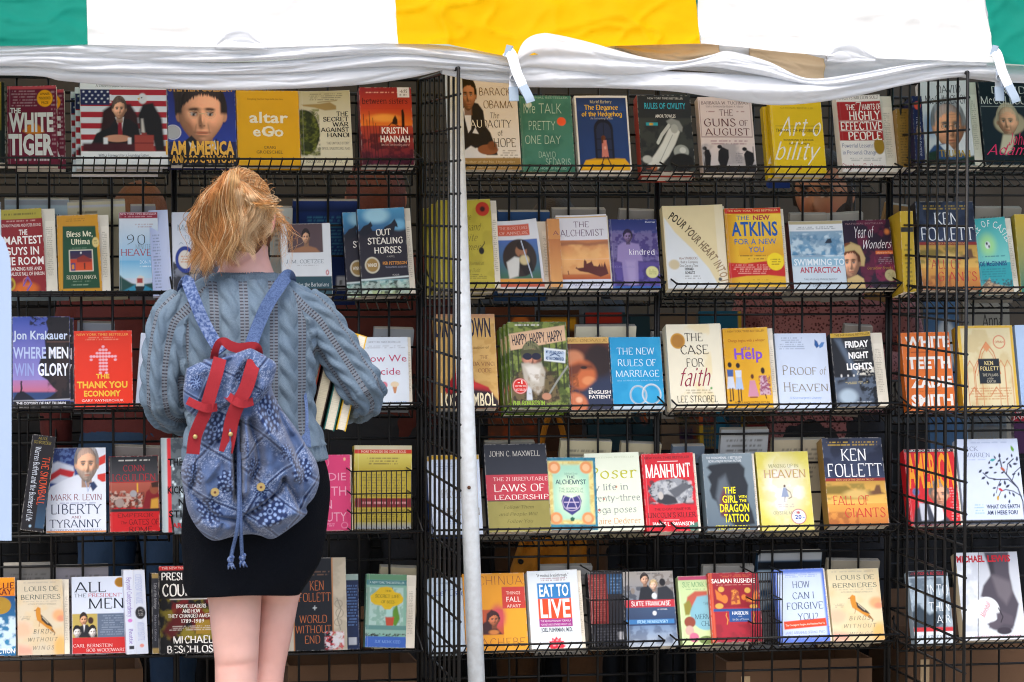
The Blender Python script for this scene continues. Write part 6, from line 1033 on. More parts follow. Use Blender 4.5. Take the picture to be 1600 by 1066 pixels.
bk(4, 570, 634, 899, 'tilted green and blue paperback with a gold cloud label and a painted window', '6a9a8a', [
    ('r', 0, 0, 100, 100, '7fae9c'), ('r', 0, 0, 100, 8, '5f8f6c', 1), ('r', 0, 8, 100, 15, '4a7f84', .5), ('t', 'n', 'A NEW YORK TIMES BESTSELLER', 8, 10, 94, 13, 'c0d8d4'), ('r', 8, 18, 92, 70, 'a9c8c0', 1), ('r', 0, 18, 8, 80, '7a9c8c', 1), ('r', 60, 18, 66, 70, '5f8a74', 1), ('n', 8, 18, 92, 70, '6a9a84', 10, .6), ('p', [64, 52, 76, 40, 84, 60, 74, 72, 62, 66], '5a8a2c', 2), ('p', [48, 58, 70, 58, 66, 76, 52, 76], 'b84a34', 1.2), ('r', 50, 40, 66, 58, 'a8d0c8', 2),
    ('p', [10, 30, 24, 24, 34, 18, 50, 17, 62, 18, 70, 24, 84, 26, 92, 32, 90, 38, 78, 42, 66, 44, 60, 48, 46, 48, 38, 43, 22, 42, 12, 38], 'd8b41c', 1), ('t', 'S', 'THE', 46, 21.5, 62, 24, '8a7a14'), ('t', 'S', 'SECRET LIFE', 22, 28, 82, 32, '8a7a14'), ('t', 'S', 'OF BEES', 38, 36, 70, 39.5, '8a7a14'), ('r', 0, 70, 100, 76, '5f8c88', 1), ('r', 0, 76, 100, 82, '8ab0a4', 1), ('n', 0, 81, 100, 85, '33302c', 4, 1), ('r', 0, 85, 100, 100, '3f66b8'), ('t', 's', 'SUE MONK KIDD', 24, 90, 86, 94, '8ab0e0')], th=.026, rot=3, pr=14, curl=.03)
bk(4, 676, 728, 903, 'pale blue hardcover with blue italic writing, behind the bars of the first wing', 'c4d6e6', [('k', 20, 6, 98, 9, 1, '6a7a9a'), ('t', 'i', 'Joel Osteen', 6, 16, 130, 24, '2c4aa0'), ('l', [40, 58, 70, 58], .8, '8a9ab0')], th=.02, hard=True, copies=[(-3, .5, 'second copy tight behind the pale blue hardcover with blue italic writing')])
bk(4, 729, 826, 896, 'yellow-orange paperback with a tomato red square and a portrait in orange light', 'dc941c', [
    ('t', 't', 'CHINUA', 25, 4, 97, 15, '8a4a2c'), ('r', 62, 18, 100, 46, 'c23a30'), ('t', 'n', 'THINGS', 69, 24, 92, 28, 'f0d0c0'), ('t', 'n', 'FALL', 69, 31, 92, 37.5, 'f4e4dc'), ('t', 'n', 'APART', 69, 41, 92, 45, 'f0d0c0'), ('r', 62, 46, 100, 100, 'e4a024', 0), ('r', 20, 47, 62, 79, 'b8502c', .5), ('e', 54, 56, 12, 14, 'c84a50', 6), ('p', [28, 79, 26, 66, 34, 62, 36, 52, 44, 47, 54, 52, 54, 62, 50, 70, 60, 79], '3a1a1c', 1.5), ('F', 47, 60, 17, 18, 'b86a44', '3a1a1c', .5, None, None, 0, -1), ('e', 46, 76, 8, 3, 'c87a3a', 3), ('t', 't', 'ACHEBE', 24, 84, 96, 94, '8a4a2c')], th=.022)
sun_ = [c for i in range(24) for c in (50+ (13 if i % 2 else 17.5)*math.cos(i*math.pi/12), 97+(13 if i % 2 else 17.5)*math.sin(i*math.pi/12)*.72)]
bk(4, 831, 910, 892, 'white paperback with blue, orange and violet title block and a red sunburst', 'd9e1e6', [
    ('t', 'n', '"A medical breakthrough."', 18, 4, 82, 8, '2c3038'), ('k', 22, 9, 80, 14, 2, '8a4a5a'), ('r', 18, 16, 84, 36, '2a7cbc'), ('t', 'B', 'EAT TO', 22, 18.5, 80, 33, 'eef4f6'), ('r', 18, 36, 84, 64, 'd9481c'), ('t', 'B', 'LIVE', 22, 37.5, 81, 60, 'f4efe8'), ('r', 18, 62, 84, 72, '9c2a86'), ('t', 'n', 'THE REVOLUTIONARY FORMULA', 21, 63.5, 81, 66, 'f0d8ec'), ('t', 'n', 'FOR FAST AND SUSTAINED WEIGHT LOSS', 21, 68, 81, 70.5, 'f0d8ec'), ('t', 'B', 'JOEL FUHRMAN, M.D.', 21, 73.5, 83, 78.5, '3a4250'), ('p', sun_, 'd8243c', .6), ('k', 40, 88, 60, 98, 3, 'f0c0c4')], th=.03, pr=6, curl=.02)
bk(4, 926, 980, 893, 'dull red and blue paperback back cover standing inside a hanging wire basket', '1e1f26', [('r', 0, 4, 54, 70, '7c2422'), ('r', 54, 4, 100, 30, '24486c'), ('k', 6, 8, 48, 66, 20, 'a85a54'), ('k', 60, 8, 96, 28, 5, '6a8ab0'), ('k', 10, 74, 90, 92, 5, '54545c'), ('r', 76, 80, 92, 90, 'b0b0b4')], th=.03, paper='b0a898')
bk(4, 981, 1060, 893, 'paperback with a couple embracing in a city crowd under a red title band', '8a929c', [
    ('g', 0, 0, 100, 40, 'a49e96', '7c8490'), ('n', 60, 4, 100, 30, '6a6058', 6, .7), ('n', 0, 20, 40, 44, '3a4250', 7, .8), ('g', 0, 44, 100, 72, '3c5270', '2c3c60'), ('g', 0, 72, 100, 100, '6a86aa', 'a9b4c0'), ('n', 0, 70, 100, 96, '2c3858', 16, .5), ('p', [26, 44, 34, 22, 48, 18, 60, 28, 62, 44], '20242c', 1.2), ('F', 43, 11, 15, 15, 'd0a488', '2c2420', .8), ('F', 60, 19, 14, 13, 'dcb49c', 'b8a078', -.6), ('p', [64, 44, 68, 22, 86, 20, 98, 28, 100, 44], '2a2e36', 1.2), ('e', 78, 15, 6, 5, '1c1c20', 1), ('e', 60, 33, 5, 4, 'd8dce0', 1), ('e', 8, 22, 5, 4, '5a5a60', 1), ('e', 18, 26, 4, 4, '8a8078', 1), ('k', 20, 2, 80, 5, 1, '4a4a50'),
    ('r', 0, 38, 100, 48, 'b8303c', .5), ('t', 'S', 'SUITE FRANCAISE', 13, 40, 91, 46, 'eae4e2'), ('t', 'n', 'A NOVEL', 64, 50, 84, 52, 'd8dce0'), ('e', 58, 56, 4, 3, 'd8dce0', 1), ('r', 0, 64, 96, 70, '3a78b4', .6), ('t', 'S', 'IRENE NEMIROVSKY', 22, 65, 84, 69, 'a8d0ea')], th=.028)
bk(4, 1067, 1130, 900, 'pale green paperback with a pink top band and a painted mermaid, tucked under its neighbour', 'c3d9a0', [
    ('r', 0, 0, 100, 6, 'b8486c'), ('t', 's', 'SUE MONK KIDD', 10, 9, 92, 16, '5a9a6a'), ('k', 12, 18, 90, 21, 1, '8ab080'), ('e', 62, 52, 38, 26, '7fb4c4', 2), ('p', [14, 46, 20, 30, 40, 22, 70, 22, 70, 28, 44, 30, 30, 44], 'b85a48', 2), ('p', [10, 40, 24, 34, 30, 44, 22, 56, 12, 56], '8a8434', 2), ('e', 22, 66, 14, 8, '8c4434', 2), ('e', 20, 78, 11, 7, 'c8a49a', 2), ('e', 30, 88, 12, 7, 'c86a8a', 2), ('e', 60, 92, 18, 6, '6a8048', 2), ('t', 's', 'THE', 58, 38, 72, 42, '5a7a8a'), ('t', 's', 'MERMAID', 36, 55, 96, 62, '3a5a6c'), ('t', 's', 'CHAIR', 50, 65, 94, 72, '3a5a6c')], th=.022)
bk(4, 1114, 1193, 895, 'dark red paperback with orange folk-art creatures and a blue name plate', 'a32434', [
    ('r', 0, 0, 8, 100, 'c24a2c'), ('g', 8, 0, 100, 50, '9c2230', '8c1f2c'), ('k', 18, 3, 90, 7, 2, 'd87a4a'), ('t', 'B', 'SALMAN RUSHDIE', 6, 9, 92, 15, 'f0e6e0'), ('k', 14, 17, 86, 19, 1, 'd8a090'), ('p', [12, 24, 22, 30, 34, 40, 30, 44, 14, 38], 'd87a34', 1.2), ('e', 30, 38, 6, 6, 'd87a34', 1), ('p', [92, 24, 98, 34, 88, 44, 72, 42, 70, 34, 84, 38], 'd87a34', 1.2), ('e', 68, 36, 5, 4, 'd87a34', 1), ('p', [44, 26, 50, 24, 58, 28, 60, 46, 42, 46], 'd88a3c', 1.5), ('n', 40, 24, 62, 48, '8c1f2c', 4, .8), ('e', 24, 24, 6, 4, 'd8a850', 1), ('e', 76, 26, 6, 4, 'd8a850', 1), ('e', 18, 48, 8, 4, 'd8a04a', 1.5), ('e', 86, 49, 8, 3, 'd8a04a', 1.5),
    ('r', 6, 52, 100, 56, '27508c'), ('r', 36, 53, 80, 71, '27508c'), ('t', 'S', 'HAROUN', 42, 56, 74, 61, 'dfe6ee'), ('t', 's', 'and', 54, 62, 61, 64, 'd0d8e4'), ('t', 's', 'the Sea of Stories', 42, 66, 74, 69, 'd0d8e4'), ('l', [32, 56, 30, 62, 33, 68, 31, 74], 1.2, 'd89a3c'), ('l', [84, 56, 86, 62, 83, 68, 85, 74], 1.2, 'd89a3c'), ('n', 8, 74, 100, 100, '84202e', 14, .6), ('r', 6, 56, 36, 58, 'a32434', 0)], th=.026, spine='c24a2c', lift=.002, back=.012)
bk(4, 1221, 1298, 890, 'periwinkle blue bordered paperback asking a question in tall grey serif capitals', '5f7fd8', [
    ('r', 5, 6, 95, 92, 'c8d8f0', 3), ('k', 18, 5, 88, 12, 3, '7a92d8'), ('t', 's', 'HOW', 34, 17, 70, 26, '3a4a70'), ('t', 's', 'CAN I', 32, 32, 76, 41, '3a4a70'), ('t', 's', 'FORGIVE', 18, 46, 92, 55, '3a4a70'), ('t', 's', 'YOU?', 38, 61, 80, 70, '3a4a70'), ('p', [9, 71, 95, 68, 96, 79, 9, 82], 'd84a2a', .6), ('t', 'B', 'The Courage to Forgive, the Freedom Not To', 12, 74.5, 92, 77, 'f4d0c0', -1.5), ('t', 's', 'JANIS ABRAHMS SPRING, PH.D.', 10, 85, 92, 88.5, '7a8ad0'), ('t', 's', 'Author of After the Affair', 20, 93.5, 86, 96, 'a8b8ea')], th=.024, pr=3, rot=-1)
bk(4, 1303, 1383, 889, 'tan paperback with a small goldfinch, next to the question book in the bottom row', 'd9cda8', bw_, th=.03)
bk(4, 1430, 1492, 892, 'snowy blue-grey paperback with pale capitals behind the second wing', 'a9bac6', [
    ('r', 0, 0, 100, 8, '1c2430'), ('t', 'n', '#1 NATIONAL BESTSELLER', 6, 2, 94, 6, 'c8343a'), ('t', 's', 'INTO', 44, 20, 96, 34, 'e8eef2'), ('t', 's', 'THIN', 44, 44, 96, 56, 'e8eef2'), ('t', 's', 'AIR', 60, 62, 96, 72, 'e8eef2'), ('n', 0, 10, 100, 80, '4a5c6c', 18, .8), ('p', [0, 80, 0, 56, 20, 48, 44, 60, 60, 56, 80, 70, 60, 80], '33424e', 3), ('r', 0, 78, 100, 84, 'c8343a', 1), ('g', 0, 84, 100, 100, 'dfe6ec', 'c8d4dc'), ('t', 's', 'JON KRAKAUER', 10, 89, 92, 95, '5a6a7a')], th=.024, bay='E')
bk(4, 1507, 1604, 863, 'large pale hardcover with a grey hand reaching down to grip a baseball, red capitals above', 'c8cdd6', [
    ('g', 0, 0, 100, 100, 'b9bec8', 'd3dae2'), ('p', [0, 0, 40, 0, 20, 100, 0, 100], 'd9dfe8', 1), ('l', [38, 0, 22, 100], 1, '2a2a30'), ('n', 0, 10, 34, 90, 'a8b0bc', 20, .5), ('p', [46, 0, 86, 0, 84, 24, 86, 44, 94, 60, 88, 74, 80, 88, 66, 92, 48, 88, 40, 82, 44, 72, 62, 74, 58, 60, 44, 56, 34, 50, 40, 38, 54, 26, 52, 12], '4b4650', 2), ('p', [54, 26, 64, 28, 84, 34, 86, 46, 74, 60, 62, 50], '6a646c', 4), ('p', [48, 4, 60, 4, 60, 24, 54, 26], '35323a', 3), ('e', 42, 66, 20, 15, 'dde2e8', 1), ('t', 'C', 'Moneyball', 26, 62, 52, 68, 'c83a50', -60), ('p', [56, 70, 66, 68, 82, 74, 82, 84, 66, 82, 52, 88, 42, 86, 44, 80, 56, 78], '57505a', 2), ('l', [60, 64, 66, 74, 62, 80], 1.4, '2c2830'), ('e', 66, 90, 12, 4, '3a343e', 2),
    ('t', 'X', 'MICHAEL', 1, 4, 46, 11, 'b81c2c'), ('t', 'X', 'LEWIS', 51, 4, 88, 11, 'b81c2c'), ('t', 'n', 'THE ART OF WINNING AN UNFAIR GAME', 18, 95, 92, 98, 'c05a6a')], th=.04, hard=True, spine='c9b99a', bay='E')
# ================================================================ PEOPLE
MAT['skin'] = nodes_mat('skin', rough=.5, attr=True, bump=.05, bscale=160, spec=.35)
MAT['skin'].node_tree.nodes['Principled BSDF'].inputs['Subsurface Weight'].default_value = .12
MAT['skin'].node_tree.nodes['Principled BSDF'].inputs['Subsurface Radius'].default_value = (.02, .008, .004)
def head_shape(n=40, m=30):
    """a head about its own centre, facing -Y, 1 unit = 1 m"""
    V, F = ellipsoid((0, 0, 0), (.074, .094, .112), n, m)
    x, y, z = V.T
    f = np.clip(-y/.094, 0, 1)
    nar = 1-.30*smoothstep(.0, -.11, z)*1.0; x = x*nar
    y = y+np.where(y > 0, -.35*y*smoothstep(-.02, -.1, z), .10*(-y)*smoothstep(-.03, -.1, z)*-1)
    g = lambda cx, cz, sx, sz: np.exp(-((x-cx)/sx)**2-((z-cz)/sz)**2)*smoothstep(.3, .7, f)
    y = y-.020*g(0, -.022, .011, .018)-.010*g(0, -.004, .008, .020)      # nose
    y = y+.010*(g(.030, .006, .016, .012)+g(-.030, .006, .016, .012))    # eye sockets
    y = y-.005*g(0, .026, .05, .009)                                   # brow
    y = y-.006*(g(0, -.050, .022, .006)+g(0, -.062, .018, .005))+.003*g(0, -.056, .022, .003)  # lips
    y = y-.008*g(0, -.092, .022, .016)-.004*(g(.04, -.03, .018, .02)+g(-.04, -.03, .018, .02))
    return np.stack([x, y, z], 1), F
def ear(side):
    V, F = ellipsoid((0, 0, 0), (.010, .019, .031), 14, 10)
    V[:, 0] *= side; V = V@rotm('Z', side*-18).T
    return V+(side*.075, .008, -.008), F
def hand_parts(wrist, d, palm_n, side=1, curl=.5, s=1.0):
    """palm, four unequal bent fingers and a thumb from the side of the palm; d = forearm direction, palm_n = palm normal"""
    d = np.asarray(d, float); d /= np.linalg.norm(d); pn = np.asarray(palm_n, float); pn = pn-np.dot(pn, d)*d; pn /= np.linalg.norm(pn)
    a = np.cross(d, pn)*side; parts = []; w = np.asarray(wrist, float)
    parts.append(loft([w-d*.01, w+d*.02, w+d*.05, w+d*.085, w+d*.095], [(.024*s, .017*s), (.032*s, .017*s), (.039*s, .016*s), (.038*s, .013*s), (.03*s, .008*s)], 14, (a, pn)))
    for k, (off, L) in enumerate(((.029, .070), (.010, .080), (-.010, .075), (-.028, .058))):
        b = w+d*.085+a*off*s; q = [b-d*.012]; ang = .12
        dirv = d.copy(); pos = b.copy(); q.append(pos.copy())
        for t in (.45, .30, .25):
            ang += curl*.75; dv_ = d*math.cos(ang)+pn*math.sin(ang); pos = pos+dv_*L*t*s; q.append(pos.copy())
        parts.append(loft(q, [.0095*s, .0092*s, .0084*s, .0078*s, .0066*s], 10))
    b = w+d*.028+a*.030*s; t1 = d*.55+a*.75+pn*.25; t1 /= np.linalg.norm(t1); t2 = d*.85+a*.25+pn*.45; t2 /= np.linalg.norm(t2)
    parts.append(loft([b-t1*.015, b+t1*.018, b+t1*.034+t2*.004, b+t1*.036+t2*.032, b+t1*.036+t2*.048], [.013*s, .0125*s, .0105*s, .0098*s, .0075*s], 10))
    return parts
def paint_head(V, C, cen, R, skin, hair=None, lips='a8544a'):
    """paints brows, eyes, lips of a head placed with rotation R at cen"""
    L = (V-np.asarray(cen))@R; x, y, z = L.T
    fr = (y < -.02) & (np.abs(z) < .1) & (np.abs(x) < .08)
    def m(cx, cz, sx, sz): return np.clip(1.3*np.exp(-((x-cx)/sx)**4-((z-cz)/sz)**4), 0, 1)*fr
    for s in (-1, 1):
        for a, b in ((m(s*.030, .024, .017, .0045), lin(hair or '4a3020')*.8), (m(s*.030, .006, .012, .0055), lin('d8d2cc')), (m(s*.030, .006, .0058, .0062), lin('2a1c14')), (m(s*.030, .0118, .013, .0025), lin(skin)*.25)):
            C[:] = C*(1-a[:, None])+b*a[:, None]
    a = m(0, -.056, .022, .0085)*.7; C[:] = C*(1-a[:, None])+lin(lips)*a[:, None]
    a = m(0, -.036, .010, .0035)*.5; C[:] = C*(1-a[:, None])+lin(skin)*.35*a[:, None]
    for s in (-1, 1):
        a = np.exp(-((x-s*.042)/.018)**2-((z+.03)/.018)**2)*fr*.25; C[:] = C*(1-a[:, None])+lin('c8584a')*a[:, None]
def person(name_label, px, y, facing=0, H=1.7, skin='c98e74', hair='5a3a24', shirt='7a3030', trouser='23252c', shirt_mat=None, long_hair=False, arms='bent', lean=0, hair_short=True):
    """an adult standing on the ground at photo column px, depth y; facing 0 = towards the camera"""
    x0 = P(px, 700, y)[0]; s = H/1.70
    o = empty('person', (x0, y, 0), name_label, 'person', rot=(0, 0, R_(facing)))
    Vh, Fh = head_shape(); hc = np.array([0, -.03-lean*.3, 1.585]); Rh = rotm('X', 8)
    sk = [(Vh@Rh.T+hc, Fh)]+[(e[0]@Rh.T+hc, e[1]) for e in (ear(1), ear(-1))]
    sk.append(loft([(0, .0, 1.38), (0, .0, 1.45), (0, -.012-lean*.2, 1.52), (0, -.02-lean*.25, 1.56)], [(.085, .06), (.058, .055), (.052, .054), (.05, .055)], 20, ((1, 0, 0), (0, 1, 0))))
    tor = [(0, 0, .80), (0, 0, .88), (0, 0, .98), (0, -.01, 1.08), (0, -.01, 1.2), (0, -.005, 1.32), (0, 0, 1.40), (0, 0, 1.44)]
    tr = [(.14, .10), (.165, .115), (.155, .11), (.145, .105), (.165, .115), (.175, .115), (.14, .085), (.07, .06)]
    tor_l = lambda e: loft(tor, [(a+e, b+e) for a, b in tr], 28, ((1, 0, 0), (0, 1, 0)))
    sk.append(tor_l(-.01)); sl = [tor_l(.012)]; trs = []
    for sd_ in (-1, 1):
        sh = np.array([sd_*.165, 0, 1.385]); 
        if arms == 'bent': el = np.array([sd_*.25, .0, 1.12]); wr = np.array([sd_*.13, -.22, 1.13])
        else: el = np.array([sd_*.235, .02, 1.10]); wr = np.array([sd_*.255, -.06, .87])
        md = (sh+el)/2
        pth = [sh+(-sd_*.05, 0, .01), sh, md, el, (el+wr)/2, wr]
        sk.append(loft(pth, [.05, .052, .044, .038, .034, .026], 16))
        sl.append(loft(pth[:-1]+[el+(wr-el)*.9], [.062, .066, .056, .050, .046, .040], 16))
        sk += hand_parts(wr, wr-el, (0, .3, 1) if arms == 'bent' else (-sd_, 0, 0), sd_, .6)
        hp = np.array([sd_*.09, 0, .88]); kn = np.array([sd_*.10, -.01, .48]); an = np.array([sd_*.105, .01, .09])
        lp = [hp, (hp+kn)/2, kn, kn*.6+an*.4, an*.8+kn*.2, an]
        sk.append(loft(lp, [.085, .072, .054, .055, .042, .035], 16)); trs.append(loft(lp, [.098, .086, .068, .066, .06, .062], 18))
    trs.append(loft([(0, 0, .80), (0, 0, .9), (0, 0, 1.0)], [(.155, .118), (.178, .13), (.165, .122)], 28, ((1, 0, 0), (0, 1, 0))))
    V, F, N_ = remesh(sk, .006, 5); C = np.zeros((len(V), 3)); C[:] = lin(skin); paint_head(V, C, hc, Rh, skin, hair)
    mesh_obj('body', V*s, F, MAT['skin'], o, C, True)
    V, F, N_ = remesh(sl, .009, 6)
    wv = (fbm(V[:, 0]*9+V[:, 1]*7, V[:, 2]*9, 3)-.47)*.02; mesh_obj('shirt', (V+N_*wv[:, None])*s, F, shirt_mat or nodes_mat('shirt_cloth', shirt, .85, 0, .3, 30, .3, 120), o, None, True)
    V, F, N_ = remesh(trs, .009, 6)
    wv = (fbm(V[:, 0]*11+V[:, 1]*7, V[:, 2]*7, 5)-.47)*.018; mesh_obj('trousers', (V+N_*wv[:, None])*s, F, nodes_mat('trouser_cloth', trouser, .85, 0, .3, 30, .3, 120), o, None, True)
    for sd_ in (-1, 1):
        V, F = ellipsoid((sd_*.105, -.06, .045), (.047, .135, .05), 20, 12); V[:, 2] = np.maximum(V[:, 2], .004)
        mesh_obj('shoe', V*s, [f for f in F], MAT['wire'], o, None, True)
    # hair cap with an uneven edge
    Vc, Fc = ellipsoid((0, 0, 0), (.083, .103, .121), 60, 44)
    x, y_, z = Vc.T
    lim = np.where(y_ < -.02, .082, np.where(long_hair, -.2, -.045))+.008*np.sin(x*140+y_*90)
    r = 1+.05*(fbm(np.arctan2(x, y_)*9, z*14, 9)-.45); keep = z > lim
    sc = np.where(keep, r, .86); Vc = Vc*sc[:, None]
    mesh_obj('hair', (Vc@Rh.T+hc)*s, Fc, nodes_mat('hair_cap', hair, .6, 0, .6, 90, .6, 200), o, None, True)
    return o
def speckled(base, dots, sc=120):
    m = nodes_mat('patterned_shirt', base, .85); t = m.node_tree; N = t.nodes; L = t.links
    vo = N.new('ShaderNodeTexVoronoi'); vo.inputs['Scale'].default_value = sc; tc = N.new('ShaderNodeTexCoord'); L.new(tc.outputs['Object'], vo.inputs['Vector'])
    mr = N.new('ShaderNodeMapRange'); mr.inputs[1].default_value = .32; mr.inputs[2].default_value = .42; L.new(vo.outputs['Distance'], mr.inputs[0])
    mx = N.new('ShaderNodeMix'); mx.data_type = 'RGBA'; mx.inputs[6].default_value = (*lin(dots), 1); mx.inputs[7].default_value = (*lin(base), 1)
    L.new(mr.outputs[0], mx.inputs[0]); L.new(mx.outputs[2], N['Principled BSDF'].inputs['Base Color']); return m
person('man in a pink-brown speckled shirt looking down behind the grid', 1288, .62, facing=-30, H=1.75, skin='b27858', hair='2a1e16', shirt_mat=speckled('a06a6c', '5a2c30'))
person('shadowed person with red-brown hair seen only between the top shelves', 588, .85, facing=172, H=1.74, skin='a86a50', hair='6e3018', shirt='541c14', long_hair=True, hair_short=False)
person('shadowed person in a grey-blue jacket behind the right grid panels', 860, 1.0, facing=150, H=1.62, skin='a87058', hair='2c1c14', shirt='4c5564', trouser='5a3a1c', arms='down')
person('shadowed person in blue jeans and dark red top deep behind the left panels', 215, .9, facing=160, H=1.66, skin='a87058', hair='7a4420', shirt='5a1c18', trouser='1f3a58', arms='down')
# ================================================================ THE YOUNG WOMAN (seen from behind)
YG = -.62
GP = lambda px, py, dy=0.0: P(px, py, YG+dy)
gl = empty('person', (P(378, 1300, YG)[0], YG, 0), 'young woman seen from behind in a grey-blue cable sweater and black skirt, ginger ponytail', 'person')
g0 = np.array(gl.location); AX = ((1, 0, 0), (0, 1, 0))
k_ = 1/ppm(YG, 380)
def sect(rows, e=0.0):
    pth = []; rad = []
    for py, xl, xr, dpt, *dy in rows:
        a = GP(xl, py); b = GP(xr, py); c = (a+b)/2; pth.append(c+(0, dy[0] if dy else 0, 0)); rad.append(((b[0]-a[0])/2+e, dpt+e))
    return pth, rad
TOR = [(716, 296, 506, .112), (690, 296, 498, .108), (650, 296, 482, .10), (610, 290, 482, .102), (560, 278, 488, .108), (520, 270, 492, .108), (485, 268, 496, .10), (462, 282, 484, .084), (447, 306, 458, .066), (434, 330, 436, .052), (420, 338, 430, .047), (400, 344, 424, .045, .01), (375, 345, 424, .048, .02)]
pt_, rt_ = sect(TOR, -.006); tors = loft(pt_, rt_, 36, AX)
hc = GP(374, 343, .0); Rh = rotm('Z', 180-14)@rotm('X', 22)
Vh, Fh = head_shape(); hs = [(Vh@Rh.T+hc, Fh)]+[(e[0]*(1.0)@Rh.T+hc, e[1]) for e in (ear(1), ear(-1))]
ARM_L = [(292, 476, 0), (270, 500, 0), (260, 540, .0), (255, 585, .0), (256, 622, .01), (264, 642, .05), (292, 652, .13), (330, 640, .22), (352, 632, .27)]
ARM_R = [(472, 476, 0), (494, 498, 0), (518, 533, .0), (542, 570, .0), (563, 603, .0), (571, 619, .03), (562, 632, .10), (530, 640, .20), (495, 636, .27)]
RL = [.046, .052, .046, .044, .045, .045, .039, .036, .033]; RR = [.046, .050, .044, .043, .045, .044, .038, .036, .033]
def arm(A, rad, sc=1.0): return loft([GP(*a) for a in A], [r*sc for r in rad], 20)
parts = [tors]+hs+[arm(ARM_L, RL, .8), arm(ARM_R, RR, .8)]
for A, sd_ in ((ARM_L, 1), (ARM_R, -1)):
    w1 = GP(*A[-1]); w0 = GP(*A[-2]); parts.append(loft([w0, w1, w1+(w1-w0)*.5], [.028, .026, .025], 14)); parts += hand_parts(w1+(w1-w0)*.4, w1-w0, (0, .2, 1), sd_, .55, .92)
LEGL = [(800, 350, .03, .085), (870, 358, .0, .075), (935, 367, .0, .062), (985, 368, 0, .056), (1035, 369.5, 0, .050), (1066, 369, -.004, .049), (1110, 368, -.012, .053), (1160, 367, -.008, .048), (1240, 367, .0, .034), (1295, 367, .0, .030), (1312, 367, .01, .032)]
LEGR = [(800, 448, .03, .085), (870, 442, .02, .066), (935, 436, .05, .046), (985, 428, .055, .044), (1035, 421, .055, .038), (1066, 417, .05, .038), (1110, 413, .035, .044), (1160, 412, .01, .043), (1240, 415, .02, .032), (1295, 416, .02, .030), (1312, 416, .03, .032)]
for LG in (LEGL, LEGR):
    parts.append(loft([GP(x, py, dy) for py, x, dy, r in LG], [r for *_, r in LG], 22))
    e = GP(LG[-1][1], LG[-1][0]); parts.append(ellipsoid((e[0], YG+.07, .03), (.042, .12, .032), 20, 12))
V, F, N_ = remesh(parts, .0045, 6); kz0 = GP(370, 1035)[2]; legm = (V[:, 1] < YG+.01); V = V.copy(); V[:, 1] += (.0022*np.exp(-((V[:, 2]-kz0-(V[:, 0]-GP(368, 1035)[0])*.12)/.007)**2)-.003*np.exp(-((V[:, 2]-kz0-.02)/.02)**2))*legm
C = np.zeros((len(V), 3)); C[:] = lin('daaca0')
n = fbm(V[:, 0]*14, V[:, 2]*14+V[:, 1]*9, 4); n = smoothstep(.35, .65, n); C[:] = C*(1-.20*n[:, None])+lin('cc8678')*.20*n[:, None]; n = fbm(V[:, 0]*60, V[:, 2]*60+V[:, 1]*40, 14); C[:] = C*(.93+.13*n[:, None])
kz = GP(370, 1035)[2]; m_ = np.exp(-((V[:, 2]-kz)/.012)**2)*.25*(V[:, 1] < YG); C[:] = C*(1-m_[:, None])+lin('c98678')*m_[:, None]
er = hc+(np.array([-.078, .008, -.008]))@Rh.T; m_ = np.exp(-(np.linalg.norm(V-er, axis=1)/.03)**4)*.6; C[:] = C*(1-m_[:, None])+lin('d9705f')*m_[:, None]
paint_head(V, C, hc, Rh, 'e2b3a4', '8a5028')
mesh_obj('body', V-g0, F, MAT['skin'], gl, C, True)
# shoes
for x, dy in ((367, 0), (416, .02)):
    e = GP(x, 1300); V, F = ellipsoid((e[0], YG+dy+.06, .038), (.046, .128, .040), 24, 14); V[:, 2] = np.maximum(V[:, 2], .003); mesh_obj('shoe', V-g0, F, MAT['wire'], gl, None, True)
# --- skirt
SK = [(706, 294, 500, .112), (730, 290, 508, .120), (770, 288, 511, .124), (820, 288, 509, .124), (870, 289, 499, .120), (900, 290, 486, .114), (924, 292, 470, .108)]
pt_, rt_ = sect(SK, .004); nn = 96
V = []; 
pp = catmull(np.array(pt_), 8); ra = catmull(np.array(rt_), 8)
for i, (c, r) in enumerate(zip(pp, ra)):
    for k in range(nn):
        a = 2*math.pi*k/nn; w_ = 1+.020*math.sin(a*9+i*.15)*(i/len(pp))+.012*math.sin(a*5-i*.3)
        V.append(c+np.array([math.cos(a)*r[0]*w_, math.sin(a)*r[1]*w_, (.004*math.sin(a*3) if i > len(pp)-4 else 0)]))
F = [(i*nn+k, i*nn+(k+1) % nn, (i+1)*nn+(k+1) % nn, (i+1)*nn+k) for i in range(len(pp)-1) for k in range(nn)]
b0 = (len(pp)-1)*nn; m0 = len(V)
for k in range(nn): V.append((np.array(V[b0+k])-pp[-1])*(.965, .965, 1)+pp[-1]+(0, 0, .002))
for k in range(nn): V.append((np.array(V[b0+k])-pp[-1])*(.955, .955, 1)+pp[-1]+(0, 0, .12))
F += [(b0+k, b0+(k+1) % nn, m0+(k+1) % nn, m0+k) for k in range(nn)]+[(m0+k, m0+(k+1) % nn, m0+nn+(k+1) % nn, m0+nn+k) for k in range(nn)]
MAT['skirt'] = nodes_mat('black_skirt', '0c0f16', .9, 0, .4, 14, .5, 240, spec=.1)
mesh_obj('skirt', np.array(V)-g0, F, MAT['skirt'], gl, None, True)
